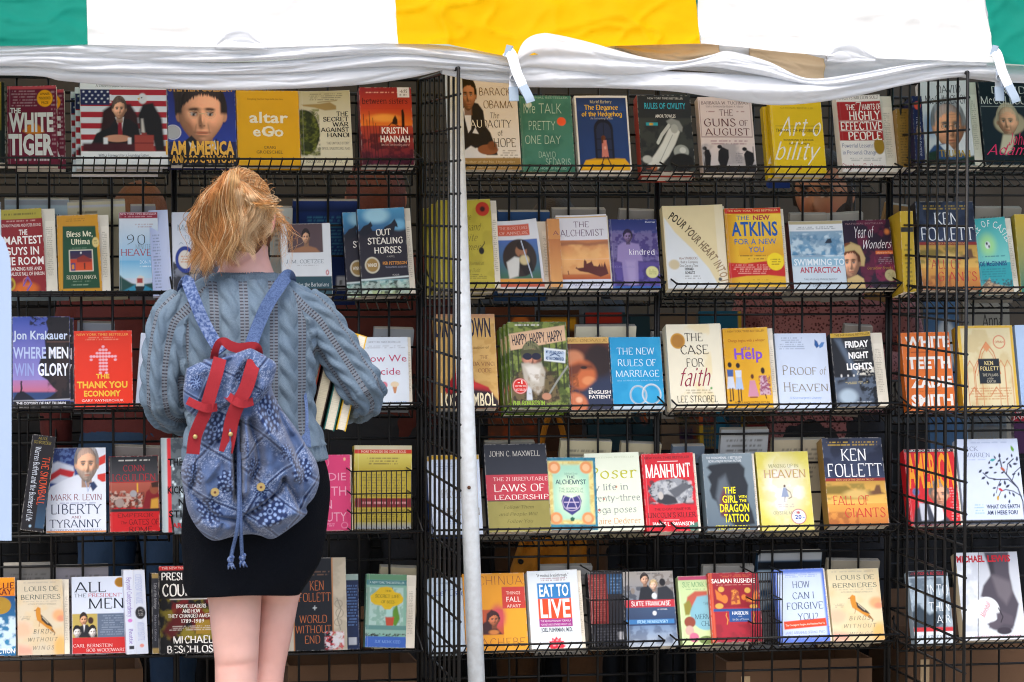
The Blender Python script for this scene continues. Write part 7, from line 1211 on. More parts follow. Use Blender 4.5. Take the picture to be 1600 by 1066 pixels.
# --- sweater: union of torso and sleeves, then knitted relief
TS = [(718, 286, 514, .126), (700, 286, 508, .124), (680, 290, 500, .118), (650, 292, 488, .112), (610, 286, 487, .112), (560, 272, 493, .117), (520, 264, 497, .117), (485, 262, 501, .108), (462, 278, 488, .092), (447, 304, 462, .074), (436, 326, 441, .061), (428, 333, 436, .056)]
pt_, rt_ = sect(TS, 0)
sl = [loft(catmull(np.array(pt_), 4), catmull(np.array(rt_), 4), 48, AX), arm(ARM_L, RL), arm(ARM_R, RR)]
V, F, N_ = remesh(sl, .0025, 15, .6)
pitch = 46*k_; cx = GP(376, 560)[0]; topz = GP(376, 434)[2]
# coordinates for the pattern
def armcoord(A):
    q = catmull(np.array([GP(*a) for a in A]), 8); L = np.concatenate([[0], np.cumsum(np.linalg.norm(np.diff(q, axis=0), axis=1))])
    T = np.gradient(q, axis=0); T /= np.linalg.norm(T, axis=1, keepdims=True)
    best = np.full(len(V), 1e9); lat = np.zeros(len(V)); s = np.zeros(len(V))
    for i in range(len(q)):
        d = np.linalg.norm(V-q[i], axis=1); m = d < best; best[m] = d[m]; s[m] = (L[i]+(V[m]-q[i])@T[i])
        nrm = np.cross(T[i], (0, -1, 0)); nrm /= np.linalg.norm(nrm)+1e-9; a = (V[m]-q[i]); lat[m] = np.arctan2(a@nrm, a@np.cross(nrm, T[i]))
    return best, lat, s
bL, latL, sL = armcoord(ARM_L); bR, latR, sR = armcoord(ARM_R)
hw = np.interp(-V[:, 2], [-p[2] for p in pt_], [r[0] for r in rt_]); cxx = np.interp(-V[:, 2], [-p[2] for p in pt_], [p[0] for p in pt_])
out = np.abs(V[:, 0]-cxx)-hw*.93      # outside the trunk -> sleeve
ang = np.arctan2(V[:, 0]-cxx, -(V[:, 1]-YG))
wob = .35*np.interp(V[:, 2], [GP(0, 716)[2], GP(0, 434)[2]], [.6, -.1])*0
kx = (V[:, 0]-cx)/pitch; kx = np.where(np.abs(ang) > 1.3, np.sign(ang)*(2.2+(np.abs(ang)-1.3)*2.2), kx)
ky = V[:, 2]*1.0
sleeve = (out > 0) & (np.minimum(bL, bR) < .075)
isL = bL < bR
lat = np.where(isL, latL, latR); s_ = np.where(isL, sL, sR)
kxs = lat*.054/pitch*1.15+.02; kx = np.where(sleeve, kxs, kx); ky = np.where(sleeve, s_+.013, ky)
u = kx-np.floor(kx); w_ = np.abs(u-.5)/.36
rope = np.sqrt(np.clip(1-w_**2, 0, 1)); phi = ky/.050+.62*np.sin((u-.5)*4.4)+np.floor(kx)*.37
gro = np.abs(np.sin(np.pi*phi))**.5
Xc = (u-.5)/.31; th_ = 2*math.pi*(ky/.098+np.floor(kx)*.37); hh_ = np.zeros(len(V))
for o_ in (0, math.pi):
    b_ = np.sqrt(np.clip(1-((Xc-.46*np.cos(th_+o_))/.60)**2, 0, 1)); hh_ = np.maximum(hh_, b_*(.60+.40*np.sin(th_+o_)))
D = .0125*hh_-.002
# ribbed hem, neckband and cuffs
hemz = GP(0, 702)[2]; rib = ((V[:, 2] < hemz) & ~sleeve) | ((V[:, 2] > topz-.006) & ~sleeve) | (sleeve & (s_ > .40))
D = np.where(rib, .0030*np.sin(np.arctan2(V[:, 0]-cxx, V[:, 1]-YG)*70), D)
seam = np.exp(-((out-.0)/.004)**2)*(V[:, 2] > GP(0, 560)[2])*.003
fold = (fbm(V[:, 0]*7+3, V[:, 2]*8, 11, 3)-.45)*.016+(fbm(V[:, 0]*5-V[:, 2]*12, V[:, 2]*4, 15, 2)-.4)*.010*smoothstep(GP(0, 560)[2], GP(0, 700)[2], V[:, 2])
V2 = V+N_*(D-seam+fold)[:, None]
lad = np.where(rib, 9.0, np.minimum(u, 1-u)*pitch)
def sweater_mat():
    m = nodes_mat('knit_sweater', '5a6a74', .9, sheen=.05, spec=.1); t = m.node_tree; N = t.nodes; L = t.links; b = N['Principled BSDF']
    def at(n): a = N.new('ShaderNodeAttribute'); a.attribute_name = n; return a.outputs['Fac']
    def M(op, a, b_=None, c=None):
        x = N.new('ShaderNodeMath'); x.operation = op
        for i, v in enumerate((a, b_, c)):
            if v is None: continue
            if hasattr(v, 'links'): L.new(v, x.inputs[i])
            else: x.inputs[i].default_value = v
        return x.outputs[0]
    kyv, ld, kxv = at('ky'), at('lad'), at('kxm')
    rung = M('SINE', M('MULTIPLY', kyv, 2*math.pi/.0072)); band = M('LESS_THAN', ld, .0095)
    hole = M('MULTIPLY', M('MULTIPLY', band, M('GREATER_THAN', ld, .0016)), M('GREATER_THAN', rung, .25))
    edge = M('MULTIPLY', M('LESS_THAN', ld, .0125), M('SUBTRACT', 1, band))
    nz = N.new('ShaderNodeTexNoise'); nz.inputs['Scale'].default_value = 260; nz.inputs['Detail'].default_value = 3
    tc = N.new('ShaderNodeTexCoord'); L.new(tc.outputs['Object'], nz.inputs['Vector'])
    n2 = N.new('ShaderNodeTexNoise'); n2.inputs['Scale'].default_value = 9; L.new(tc.outputs['Object'], n2.inputs['Vector'])
    c1 = N.new('ShaderNodeMix'); c1.data_type = 'RGBA'; c1.inputs[6].default_value = (*lin('50606c'), 1); c1.inputs[7].default_value = (*lin('818f9a'), 1); L.new(nz.outputs[0], c1.inputs[0])
    c2 = N.new('ShaderNodeMix'); c2.data_type = 'RGBA'; c2.inputs[7].default_value = (*lin('60758a'), 1); L.new(c1.outputs[2], c2.inputs[6]); L.new(n2.outputs[0], c2.inputs[0])
    c3 = N.new('ShaderNodeMix'); c3.data_type = 'RGBA'; c3.inputs[7].default_value = (*lin('45434b'), 1); L.new(c2.outputs[2], c3.inputs[6]); L.new(hole, c3.inputs[0])
    rr = M('MULTIPLY', band, M('LESS_THAN', rung, .1)); c4 = N.new('ShaderNodeMix'); c4.data_type = 'RGBA'; c4.inputs[7].default_value = (*lin('7b7f86'), 1)
    L.new(c3.outputs[2], c4.inputs[6]); L.new(M('MULTIPLY', rr, .7), c4.inputs[0]); L.new(c4.outputs[2], b.inputs['Base Color'])
    st = M('MULTIPLY', M('SINE', M('MULTIPLY', kxv, 2*math.pi/.0042)), M('SINE', M('ADD', M('MULTIPLY', kyv, 2*math.pi/.0040), M('ABSOLUTE', M('SINE', M('MULTIPLY', kxv, math.pi/.0042))))))
    hgt = M('ADD', M('MULTIPLY', st, .35), M('ADD', M('MULTIPLY', nz.outputs[0], .5), M('ADD', M('MULTIPLY', hole, -1.4), M('MULTIPLY', edge, .6))))
    bp = N.new('ShaderNodeBump'); bp.inputs['Strength'].default_value = .55; bp.inputs['Distance'].default_value = .0016; L.new(hgt, bp.inputs['Height']); L.new(bp.outputs[0], b.inputs['Normal'])
    return m
mesh_obj('sweater', V2-g0, F, sweater_mat(), gl, None, True, attrs={'ky': ky, 'lad': lad, 'kxm': kx*pitch})
# --- hair: a smooth cap drawn up to the tie, a thick wavy ponytail, loose wisps
tie = GP(366, 290, -.075)
strands = MB(); HC = [lin(h) for h in ('d89e66', 'c6884e', 'e0b47c', 'b0733e', 'e8c498', 'd09352')]  # highlight and shade tones of the hair are put into these colours
SV, SF, SCc, SN = [], [], [], [0]
def strand(pts, r, c, n=3):
    q = catmull(np.array(pts), 5); m = len(q); T = np.gradient(q, axis=0); T /= np.linalg.norm(T, axis=1, keepdims=True)+1e-9
    A = np.cross(T, (.3, 1, .2)); A /= np.linalg.norm(A, axis=1, keepdims=True)+1e-9; B = np.cross(T, A)
    rr = r*(1-.75*np.linspace(0, 1, m)**2)
    for k in range(n):
        a = 2*math.pi*k/n; SV.append(q+(A*math.cos(a)+B*math.sin(a))*rr[:, None])
    b = SN[0]
    i = np.arange(m-1)
    for k in range(n):
        k2 = (k+1) % n; SF.append(np.stack([b+k*m+i, b+k2*m+i, b+k2*m+i+1, b+k*m+i+1], 1))
    SN[0] += n*m; cc = np.zeros((n*m, 3)); cc[:] = c; SCc.append(cc)
rg = np.random.default_rng(3)
# scalp strands
for i in range(1500):
    th = rg.uniform(-math.pi, math.pi); ph0 = rg.uniform(.05, .62)*math.pi
    d = np.array([math.sin(ph0)*math.cos(th), math.sin(ph0)*math.sin(th), math.cos(ph0)])
    loc = d*np.array([.081, .101, .119]); w0 = loc@Rh.T+hc
    if d[1] < -.72 and d[2] < .55: continue
    pts = [w0]; 
    for t in (.33, .66, 1):
        q = w0*(1-t)+tie*t; e = (q-hc)@Rh; nn_ = np.linalg.norm(e/np.array([.080, .100, .118])); e = e/max(nn_, .6) if nn_ < 1 else e
        pts.append(e@Rh.T+hc+rg.normal(0, .0015, 3))
    strand(pts, .0011, HC[rg.integers(0, 6)]*rg.uniform(.55, .9))
# ponytail: locks of hair, each with its own wave, drawn from the tie up, over and down
for l_ in range(170):
    a = rg.uniform(0, 1); dep = rg.uniform(0, 1)**.8; lay = 1-dep
    xt = 309+108*a+rg.normal(0, 2)
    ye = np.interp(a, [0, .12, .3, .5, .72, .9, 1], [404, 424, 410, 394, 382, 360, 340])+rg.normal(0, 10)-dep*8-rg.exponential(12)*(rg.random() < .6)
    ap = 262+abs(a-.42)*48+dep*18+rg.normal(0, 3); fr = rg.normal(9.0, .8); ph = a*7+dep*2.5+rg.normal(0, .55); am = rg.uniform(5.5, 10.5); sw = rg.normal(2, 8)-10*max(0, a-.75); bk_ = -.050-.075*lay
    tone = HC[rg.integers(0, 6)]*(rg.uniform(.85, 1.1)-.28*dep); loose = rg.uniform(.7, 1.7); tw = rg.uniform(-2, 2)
    for i in range(int(rg.uniform(26, 48))):
        ox, oy = rg.normal(0, 1, 2); e_ = ye+rg.normal(0, 7)-abs(ox)*3
        pts = [tie+rg.normal(0, .005, 3), GP(366+(xt-366)*.35+ox*2, ap+7+oy*2, -.085-.02*lay), GP(366+(xt-366)*.80+ox*3.5, ap+17+abs(xt-362)*.2+oy*2, bk_-.050+oy*.003)]
        for t in (.22, .40, .56, .70, .83, .93, 1):
            y_ = ap+26+(e_-ap-26)*t; wv = math.sin(t*fr+ph+oy*.12)*am*(.25+1.0*t); sp_ = loose*4.6*(.5+.9*math.sin(t*2.7))*(1-.45*t*t)
            c_ = math.cos(tw*t); s_ = math.sin(tw*t)
            pts.append(GP(xt+wv+sw*t*t+(ox*c_-oy*s_)*sp_, y_+abs(wv)*.25, bk_-.048+.052*t+.006*math.cos(t*fr+ph)+(ox*s_+oy*c_)*.0035))
        strand(pts, rg.uniform(.00045, .0008), (tone*rg.uniform(.75, 1.22) if rg.random() < .90 else lin('f0d2a6')*rg.uniform(.8, 1.05)))  # the few palest strands are painted highlights
# wisps
for i in range(64):
    x0 = rg.uniform(418, 430); sx = rg.uniform(4, 34); y1 = rg.uniform(352, 425)
    pts = [GP(x0-8, 322+rg.normal(0, 8), -.01), GP(x0+sx*.4, 335+rg.normal(0, 5), -.015), GP(x0+sx*.9, 358+rg.normal(0, 5), -.01), GP(x0+sx+rg.normal(0, 6), (362+y1)/2, 0), GP(x0+sx*.6+rg.normal(0, 8), y1, .0)]
    strand(pts, .0005, HC[rg.integers(0, 6)]*.9)
for i in range(90):
    x0 = rg.uniform(318, 425); y0 = np.interp(x0, [318, 366, 425], [310, 268, 300]); a = math.atan2(y0-330, x0-368)
    r1 = rg.uniform(4, 14); t_ = rg.normal(0, .5)
    pts = [GP(x0, y0+6, -.07), GP(x0+r1*.5*math.cos(a), y0+r1*.5*math.sin(a), -.07), GP(x0+r1*math.cos(a+t_), y0+r1*math.sin(a+t_), -.07), GP(x0+r1*1.3*math.cos(a+1.8*t_), y0+r1*1.3*math.sin(a+1.8*t_)+2, -.065)]
    strand(pts, .0004, HC[rg.integers(0, 6)])
MAT['hair'] = nodes_mat('ginger_hair', rough=.5, attr=True, spec=.4)
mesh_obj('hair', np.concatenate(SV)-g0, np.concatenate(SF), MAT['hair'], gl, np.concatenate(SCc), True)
Vc, Fc = ellipsoid((0, 0, 0), (.079, .099, .117), 50, 36); x, y_, z = Vc.T
sc = np.where((y_ < -.045) & (z < .05), .84, np.where(z < -.05, .86, 1)); mesh_obj('scalp_hair', (Vc*sc[:, None])@Rh.T+hc-g0, Fc, nodes_mat('hair_shell', '6e3f1e', .7, 0, .4, 90), gl, None, True)  # dark orange shell that closes gaps under the strands
V, F = ellipsoid(tie, (.02, .016, .02), 20, 12); mesh_obj('hair_tie', V-g0, F, MAT['wire'], gl, None, True)
m = MB(); eR = hc+np.array([-.080, .0, .010])@Rh.T; eF = hc+np.array([-.066, -.085, .010])@Rh.T; eL = hc+np.array([.066, -.085, .010])@Rh.T; eL2 = hc+np.array([.080, 0, .010])@Rh.T
m.tube([eR+(0, -.012, -.004), eR, eF, eL, eL2, eL2+(0, -.012, -.004)], .0013, 6); m.build('glasses', MAT['wire'], gl, True)
# ================================================================ BACKPACK (hangs on her back: a thing of its own)
YBG = -.735          # plane of the back panel
bp_ = empty('backpack', P(385, 840, YBG), 'blue denim-print drawstring backpack with two red straps and brass snaps, worn by the young woman', 'backpack'); q0 = np.array(bp_.location)
def seg_d(X, Y, pts, closed=True):
    p = np.array(pts, float); d = np.full(X.shape, 1e9); ins = np.zeros(X.shape, bool); n = len(p)
    for i in range(n if closed else n-1):
        x0, y0 = p[i]; x1, y1 = p[(i+1) % n]; dx, dy = x1-x0, y1-y0
        t = np.clip(((X-x0)*dx+(Y-y0)*dy)/(dx*dx+dy*dy+1e-9), 0, 1); d = np.minimum(d, np.hypot(X-x0-t*dx, Y-y0-t*dy))
        c = (y0 > Y) != (y1 > Y); xi = dx*(Y-y0)/((dy) or 1e-9)+x0; ins ^= c & (X < xi)
    return d, ins
def fabric(X, Y, seed=0, tone=1.0):
    """printed denim: speckle, navy line lattice, flower clusters of pale dots - the cloth's own print"""
    n1 = vnoise(X/.95, Y/.95, 3+seed); n2 = fbm(X/30, Y/30, 8+seed)
    C = lin('3e5278')*(1-n2[..., None]*.35)+lin('586c92')*n2[..., None]*.35
    sp = (n1 > .66)[..., None]*smoothstep(.3, .6, fbm(X/18, Y/18, 21))[..., None]; C = C*(1-.6*sp)+lin('a4b0cc')*.6*sp
    wx = X+7*np.sin(Y/23+seed); wy = Y+6*np.sin(X/27)
    for (a, b, o) in ((.80, .60, 0), (.55, -.84, 31)):
        t = (wx*a+wy*b+o) % 58; dl = np.abs(t-29); m = np.clip(1.6-dl, 0, 1)[..., None]; C = C*(1-m)+lin('101f44')*m
        m = (np.clip(1-np.abs(dl-3.2), 0, 1)*.6)[..., None]; C = C*(1-m)+lin('8ea4c8')*m
    return C
def flower(C, X, Y, cx, cy, r, el=1.0, rot=0):
    a = R_(rot); dx = (X-cx)*math.cos(a)+(Y-cy)*math.sin(a); dy = (-(X-cx)*math.sin(a)+(Y-cy)*math.cos(a))/el
    rr = np.hypot(dx, dy); th = np.arctan2(dy, dx)
    edge = r*(1+.13*np.cos(th*9)); m = np.clip((edge-rr)/1.0, 0, 1)[..., None]; C = C*(1-m)+lin('12244c')*m
    for rad, n, s in ((.36, 6, .09), (.62, 9, .10), (.86, 12, .085)):
        for k in range(n):
            t = 2*math.pi*k/n+rad*3; d = np.hypot(dx-rad*r*math.cos(t), dy-rad*r*math.sin(t)); m = np.clip((s*r*1.15-d)/.8+.3, 0, 1)[..., None]*.85; C = C*(1-m)+lin('7f98c4')*m
    m = np.clip(1-np.abs(rr-.16*r)/1.0, 0, 1)[..., None]*.8; return C*(1-m)+lin('8aa2cc')*m
FLW = [(330, 665, 17, 1.5, 20), (352, 745, 19, 1.0, 0), (322, 790, 20, .8, 50), (413, 790, 24, 1.0, -30), (414, 640, 18, 1.6, -15), (464, 730, 17, 1.1, 20), (298, 738, 13, 1.3, 0), (390, 725, 11, 1.6, 0), (440, 700, 10, 1.4, -30), (445, 826, 12, .7, -40), (300, 592, 9, 1.3, 10), (372, 578, 11, 1.6, 25), (402, 608, 9, 1.2, 30), (372, 690, 8, 1.5, 0), (400, 757, 12, .8, -30)]
def sheet(outline, name, depth, hfun, parent, mat, step=1.7, back=0.0, flowers=True, base=YBG, seed=0, rim=42., ep=.5):
    o = np.array(outline, float); oc = catmull(np.vstack([o, o[:1]]), 6)[:-1]
    x0, y0 = oc.min(0)-2; x1, y1 = oc.max(0)+2
    X, Y = np.meshgrid(np.arange(x0, x1, step), np.arange(y0, y1, step)); d, ins = seg_d(X, Y, oc)
    # snap the border points to the outline
    sd = np.where(ins, d, -d); keep = sd > -step*.9
    gy, gx = np.gradient(sd, step); gl_ = np.hypot(gx, gy)+1e-6; mv = np.where(sd < 0, -sd, 0)
    Xs = X+gx/gl_*mv; Ys = Y+gy/gl_*mv; dd = np.clip(sd, 0, None)
    prof = (1-(1-np.clip(dd/rim, 0, 1))**2)**ep
    D = depth*prof+hfun(Xs, Ys, dd)
    C = fabric(X, Y, seed)
    if flowers:
        for f in FLW: C = flower(C, X, Y, *f)
    q = CAM; 
    dirs = FW[None, None]+RT*((Xs-800)/FPX)[..., None]-UP*((Ys-533)/FPX)[..., None]
    yy = base-back-D; t = (base-CAM[1])/dirs[..., 1]; Pt = CAM+dirs*t[..., None]; Pt[..., 1] = yy     # real relief on the plane of her back
    # keep it where the eye places it: tiny shift with depth is natural
    idx = -np.ones(X.shape, int); idx[keep] = np.arange(keep.sum()); Vf = Pt[keep]; Cf = C[keep]
    a, b, c, e = idx[:-1, :-1], idx[:-1, 1:], idx[1:, 1:], idx[1:, :-1]; ok = (a >= 0) & (b >= 0) & (c >= 0) & (e >= 0)
    F = np.stack([e[ok], c[ok], b[ok], a[ok]], 1)
    n = len(Vf); Vb = Vf.copy(); Vb[:, 1] = base+.0 if back == 0 else Vf[:, 1]+.0035; 
    F2 = F[:, ::-1]+n
    # side wall
    from collections import Counter
    ed = Counter(); 
    for i, j in ((0, 1), (1, 2), (2, 3), (3, 0)):
        for p_, r_ in zip(F[:, i], F[:, j]): ed[(int(p_), int(r_))] += 1
    side = [(p_, p_+n, r_+n, r_) for (p_, r_) in ed if (r_, p_) not in ed]
    Fa = np.vstack([F, F2, np.array(side)]); return mesh_obj(name, np.vstack([Vf, Vb])-q0, Fa, mat, parent, np.vstack([Cf, Cf]), True)
MAT['denim'] = nodes_mat('denim_print', rough=.85, attr=True, bump=.35, bscale=420, spec=.2, sheen=.2)
def ridge(X, Y, pts, wd, h):
    d, _ = seg_d(X, Y, pts, False); return h*np.exp(-(d/wd)**2)
def body_h(X, Y, dd):
    h = (fbm(X/34, Y/40, 5, 3)-.45)*.05
    for pts, w_, hh in (([(365, 655), (364, 700), (366, 770)], 6, -.040), ([(376, 650), (378, 700), (374, 760)], 6, .018), ([(352, 660), (350, 700), (354, 750)], 7, .014), ([(384, 655), (396, 690), (400, 720), (388, 745)], 7, -.022), ([(312, 700), (330, 690), (345, 680)], 6, -.012),
                        ([(420, 600), (440, 660), (462, 720)], 5, -.014), ([(396, 640), (412, 670), (442, 700), (452, 735)], 9, .018), ([(455, 680), (470, 720), (468, 770)], 7, -.012), ([(330, 720), (315, 745), (318, 770)], 6, .010), ([(375, 800), (400, 785), (430, 760), (437, 742)], 4, -.014), ([(437, 742), (455, 770), (462, 790), (480, 796)], 4, -.014), ([(300, 770), (330, 800), (365, 806)], 4, -.012), ([(376, 806), (392, 822), (420, 838)], 4, -.014), ([(340, 812), (332, 835)], 4, -.010), ([(400, 815), (430, 800), (455, 790)], 10, .016), ([(310, 815), (350, 815)], 9, .014),
                        ([(306, 705), (300, 750), (290, 775)], 4, -.016)):
        h = h+ridge(X, Y, pts, w_, hh*1.7)
    return h*smoothstep(0, 14, dd)
OUT = [(318, 562), (360, 552), (412, 560), (421, 585), (426, 612), (440, 639), (459, 665), (477, 693), (494, 722), (498, 750), (490, 775), (478, 790), (478, 802), (455, 822), (425, 841), (404, 836), (387, 834), (361, 838), (333, 844), (312, 830), (294, 800), (288, 770), (283, 735), (292, 708), (306, 700), (311, 650), (310, 600)]
sheet(OUT, 'bag_body', .125, body_h, bp_, MAT['denim'], step=1.25)
FLAP = [(286, 572), (305, 563), (330, 558), (352, 552), (368, 546), (384, 541), (396, 546), (410, 554), (424, 566), (419, 590), (411, 608), (398, 622), (380, 630), (358, 629), (345, 630), (334, 638), (322, 650), (310, 651), (296, 644), (283, 630), (281, 610), (283, 590)]
def flap_h(X, Y, dd): return (ridge(X, Y, [(352, 555), (345, 600), (335, 640)], 8, -.016)+ridge(X, Y, [(374, 548), (352, 585), (344, 622)], 7, .014)+ridge(X, Y, [(395, 560), (400, 600)], 10, .012)+ridge(X, Y, [(306, 575), (300, 635)], 9, .008)+(fbm(X/26, Y/30, 9, 3)-.45)*.022)*smoothstep(0, 8, dd)
sheet(FLAP, 'flap', .022, flap_h, bp_, MAT['denim'], step=1.25, back=.118, seed=2, rim=16)
MAT['webbing'] = nodes_mat('red_webbing', '96101f', .8, 0, .3, 60, .5, 700)
MAT['brass'] = nodes_mat('brass_snap', 'b8a068', .35, .6, .2, 60)
def QB(px, py, d): p = P(px, py, YBG); p = p.copy(); p[1] = YBG-d; return p-q0
def webbing(pts, wd, name, mat, th=.003, flat=None):
    """flat strap along points (px, py, depth)"""
    c = catmull(np.array([QB(*p) for p in pts]), 8); n = len(c); T = np.gradient(c, axis=0); T /= np.linalg.norm(T, axis=1, keepdims=True); V = []
    W = np.broadcast_to(wd, (n,)) if np.isscalar(wd) else np.interp(np.linspace(0, 1, n), np.linspace(0, 1, len(wd)), wd)
    for i in range(n):
        a = np.cross(T[i], flat if flat is not None else (0, -1, 0)); a /= np.linalg.norm(a)+1e-9; b = np.cross(a, T[i])
        for e, f in ((-1, -1), (-.33, -1.25), (.33, -1.25), (1, -1), (1, 1), (-1, 1)): V.append(c[i]+a*e*W[i]/2+b*f*th/2)
    F = [(i*6+k, i*6+(k+1) % 6, (i+1)*6+(k+1) % 6, (i+1)*6+k) for i in range(n-1) for k in range(6)]+[tuple(range(6))[::-1], tuple((n-1)*6+k for k in range(6))]
    return mesh_obj(name, V, F, mat, bp_, smooth=False)
w1 = webbing([(337, 556, .128), (331, 575, .150), (322, 605, .156), (313, 636, .156), (305, 655, .150), (298, 676, .140), (295, 702, .134)], .029, 'red_strap', MAT['webbing'])
w2 = webbing([(392, 549, .130), (384, 572, .153), (375, 600, .160), (362, 626, .160), (354, 650, .150), (350, 675, .143), (345, 699, .140)], .031, 'red_strap', MAT['webbing'])
for w_, (sx, sy, dd_) in ((w1, (298, 675, .147)), (w2, (352, 671, .151))):
    c = QB(sx, sy, dd_); V, F = ellipsoid((0, 0, 0), (.0052, .0026, .0052), 20, 10); s_ = mesh_obj('snap', V+c, F, MAT['brass'], w_, None, True)
webbing([(287, 620, .140), (300, 626, .160), (315, 631, .166), (331, 630, .146)], .018, 'strap_keeper', MAT['webbing'])
webbing([(347, 611, .140), (358, 620, .163), (370, 624, .168), (386, 621, .150)], .018, 'strap_keeper', MAT['webbing'])
webbing([(331, 558, .07), (332, 546, .085), (337, 533, .095), (345, 531, .10), (354, 537, .10), (368, 541, .10), (384, 539, .10), (394, 539, .098), (399, 546, .09), (400, 556, .075)], [.018, .016, .015, .019, .022, .022, .022, .019, .016, .018], 'handle', MAT['webbing'], .004)
# shoulder straps over her shoulders
MAT['strap'] = nodes_mat('denim_strap', '4e648c', .85, 0, .6, 300, .4, 500, ncol='1c3260')
MAT['strap2'] = nodes_mat('denim_strap_print', '2c4474', .85, 0, .6, 150, .4, 500, ncol='8a9cc0')
webbing([(345, 548, .055), (333, 532, .035), (322, 512, .022), (313, 493, .016), (304, 470, .008), (297, 450, -.012), (294, 440, -.035), (293, 452, -.13), (288, 500, -.19)], .028, 'shoulder_strap', MAT['strap2'], .004)
webbing([(386, 548, .055), (393, 530, .035), (402, 508, .022), (416, 478, .016), (432, 453, .006), (446, 436, -.02), (454, 432, -.045), (462, 446, -.13), (466, 500, -.19)], .029, 'shoulder_strap', MAT['strap'], .004)
webbing([(478, 600, -.10), (481, 620, -.06), (481, 650, -.02), (477, 680, .01), (470, 694, .02)], .007, 'lower_strap', MAT['strap'], .003)
m = MB(); a, b, c = QB(483, 668, .0), QB(461, 692, .02), QB(484, 698, .025); th = np.array([0, -.005, 0]); m.add([a, b, c, a+th, b+th, c+th], [(0, 1, 2), (5, 4, 3), (0, 3, 4, 1), (1, 4, 5, 2), (2, 5, 3, 0)]); m.build('strap_tab', MAT['strap'], bp_)
# drawstring
m = MB()
for pts in ([(365, 660, .118), (366, 700, .112), (366, 745, .120), (365, 790, .142), (362, 820, .140), (358, 845, .118), (354, 866, .112)], [(368, 700, .112), (368, 770, .128), (368, 806, .142), (370, 838, .125), (372, 862, .112)]):
    m.tube(catmull(np.array([QB(*p) for p in pts]), 5), .0042, 8)
ds = m.build('drawstring', MAT['strap'], bp_, True)
for sx, sy in ((354, 866), (372, 863)):
    k = MB(); cc = QB(sx, sy, .112)
    V, F = ellipsoid(cc, (.0075, .006, .008), 14, 8); k.add(V, F)
    V, F = ellipsoid(cc+(.003, -.002, .006), (.006, .006, .005), 14, 8); k.add(V, F)
    for dx in (-.004, .001, .005): k.tube([cc, cc+(dx, -.001, -.012), cc+(dx*1.8+.002, -.001, -.021)], [.0022, .0028, .0012], 6)
    k.build('knot', MAT['strap2'], ds, True)
for sx, sy, dd_ in ((327.5, 759, .148), (397.6, 751, .150)):
    c = QB(sx, sy, dd_+.012); t = MB(); vd = np.array([.1, -1, 0.]); t.tube([c+(0, .05, 0), c, c+(0, -.003, 0)], [.004, .0098, .0090], 24); s_ = t.build('brass_button', MAT['brass'], bp_)
    V, F = ellipsoid(c+(0, -.003, 0), (.003, .0012, .003), 12, 8); mesh_obj('button_rivet', V, F, MAT['rust'], s_, None, True)
# side pocket gusset on the left
# ================================================================ BOOKS UNDER HER RIGHT ARM
def held(label, i, cov, paper='e6dfc8', th=.021, L=.225, up=0.0):
    c = P(503+i*15.0, 590+i*3.5-up, -.60); a = R_(-13); o = empty('book', c, label, 'book', 'books held under the right arm', rot=(0, 0, 0))
    o.rotation_euler = (0, -a, 0)
    m = MB(); 
    for s in (-1, 1): m.box(s*th/2-.0012, 0, -L/2, s*th/2+.0012, .145, L/2, cov)
    m.box(-th/2, .143, -L/2, th/2, .1455, L/2, cov); m.build('cover', MAT['print'], o, usecol=True)
    m = MB(); m.box(-th/2+.0014, .002, -L/2+.002, th/2-.0014, .1425, L/2-.002, paper); m.build('page_block', MAT['paper'], o, usecol=True)
held('book with red-edged cover nearest the sweater, held under the right arm', -.9, 'b8402c', 'ddd2b4', .022)
held('cream-paged book with a dark brown cover, second under the right arm', .45, '3a2a24', 'e6dcc0', .024)
held('book with a teal cover edge, third under the right arm', 1.85, '2c6a64', 'ece6d2', .022, up=-2)
held('book with a bright yellow cover edge, outermost under the right arm', 3.1, 'd8b030', 'eee8d8', .020, up=2)
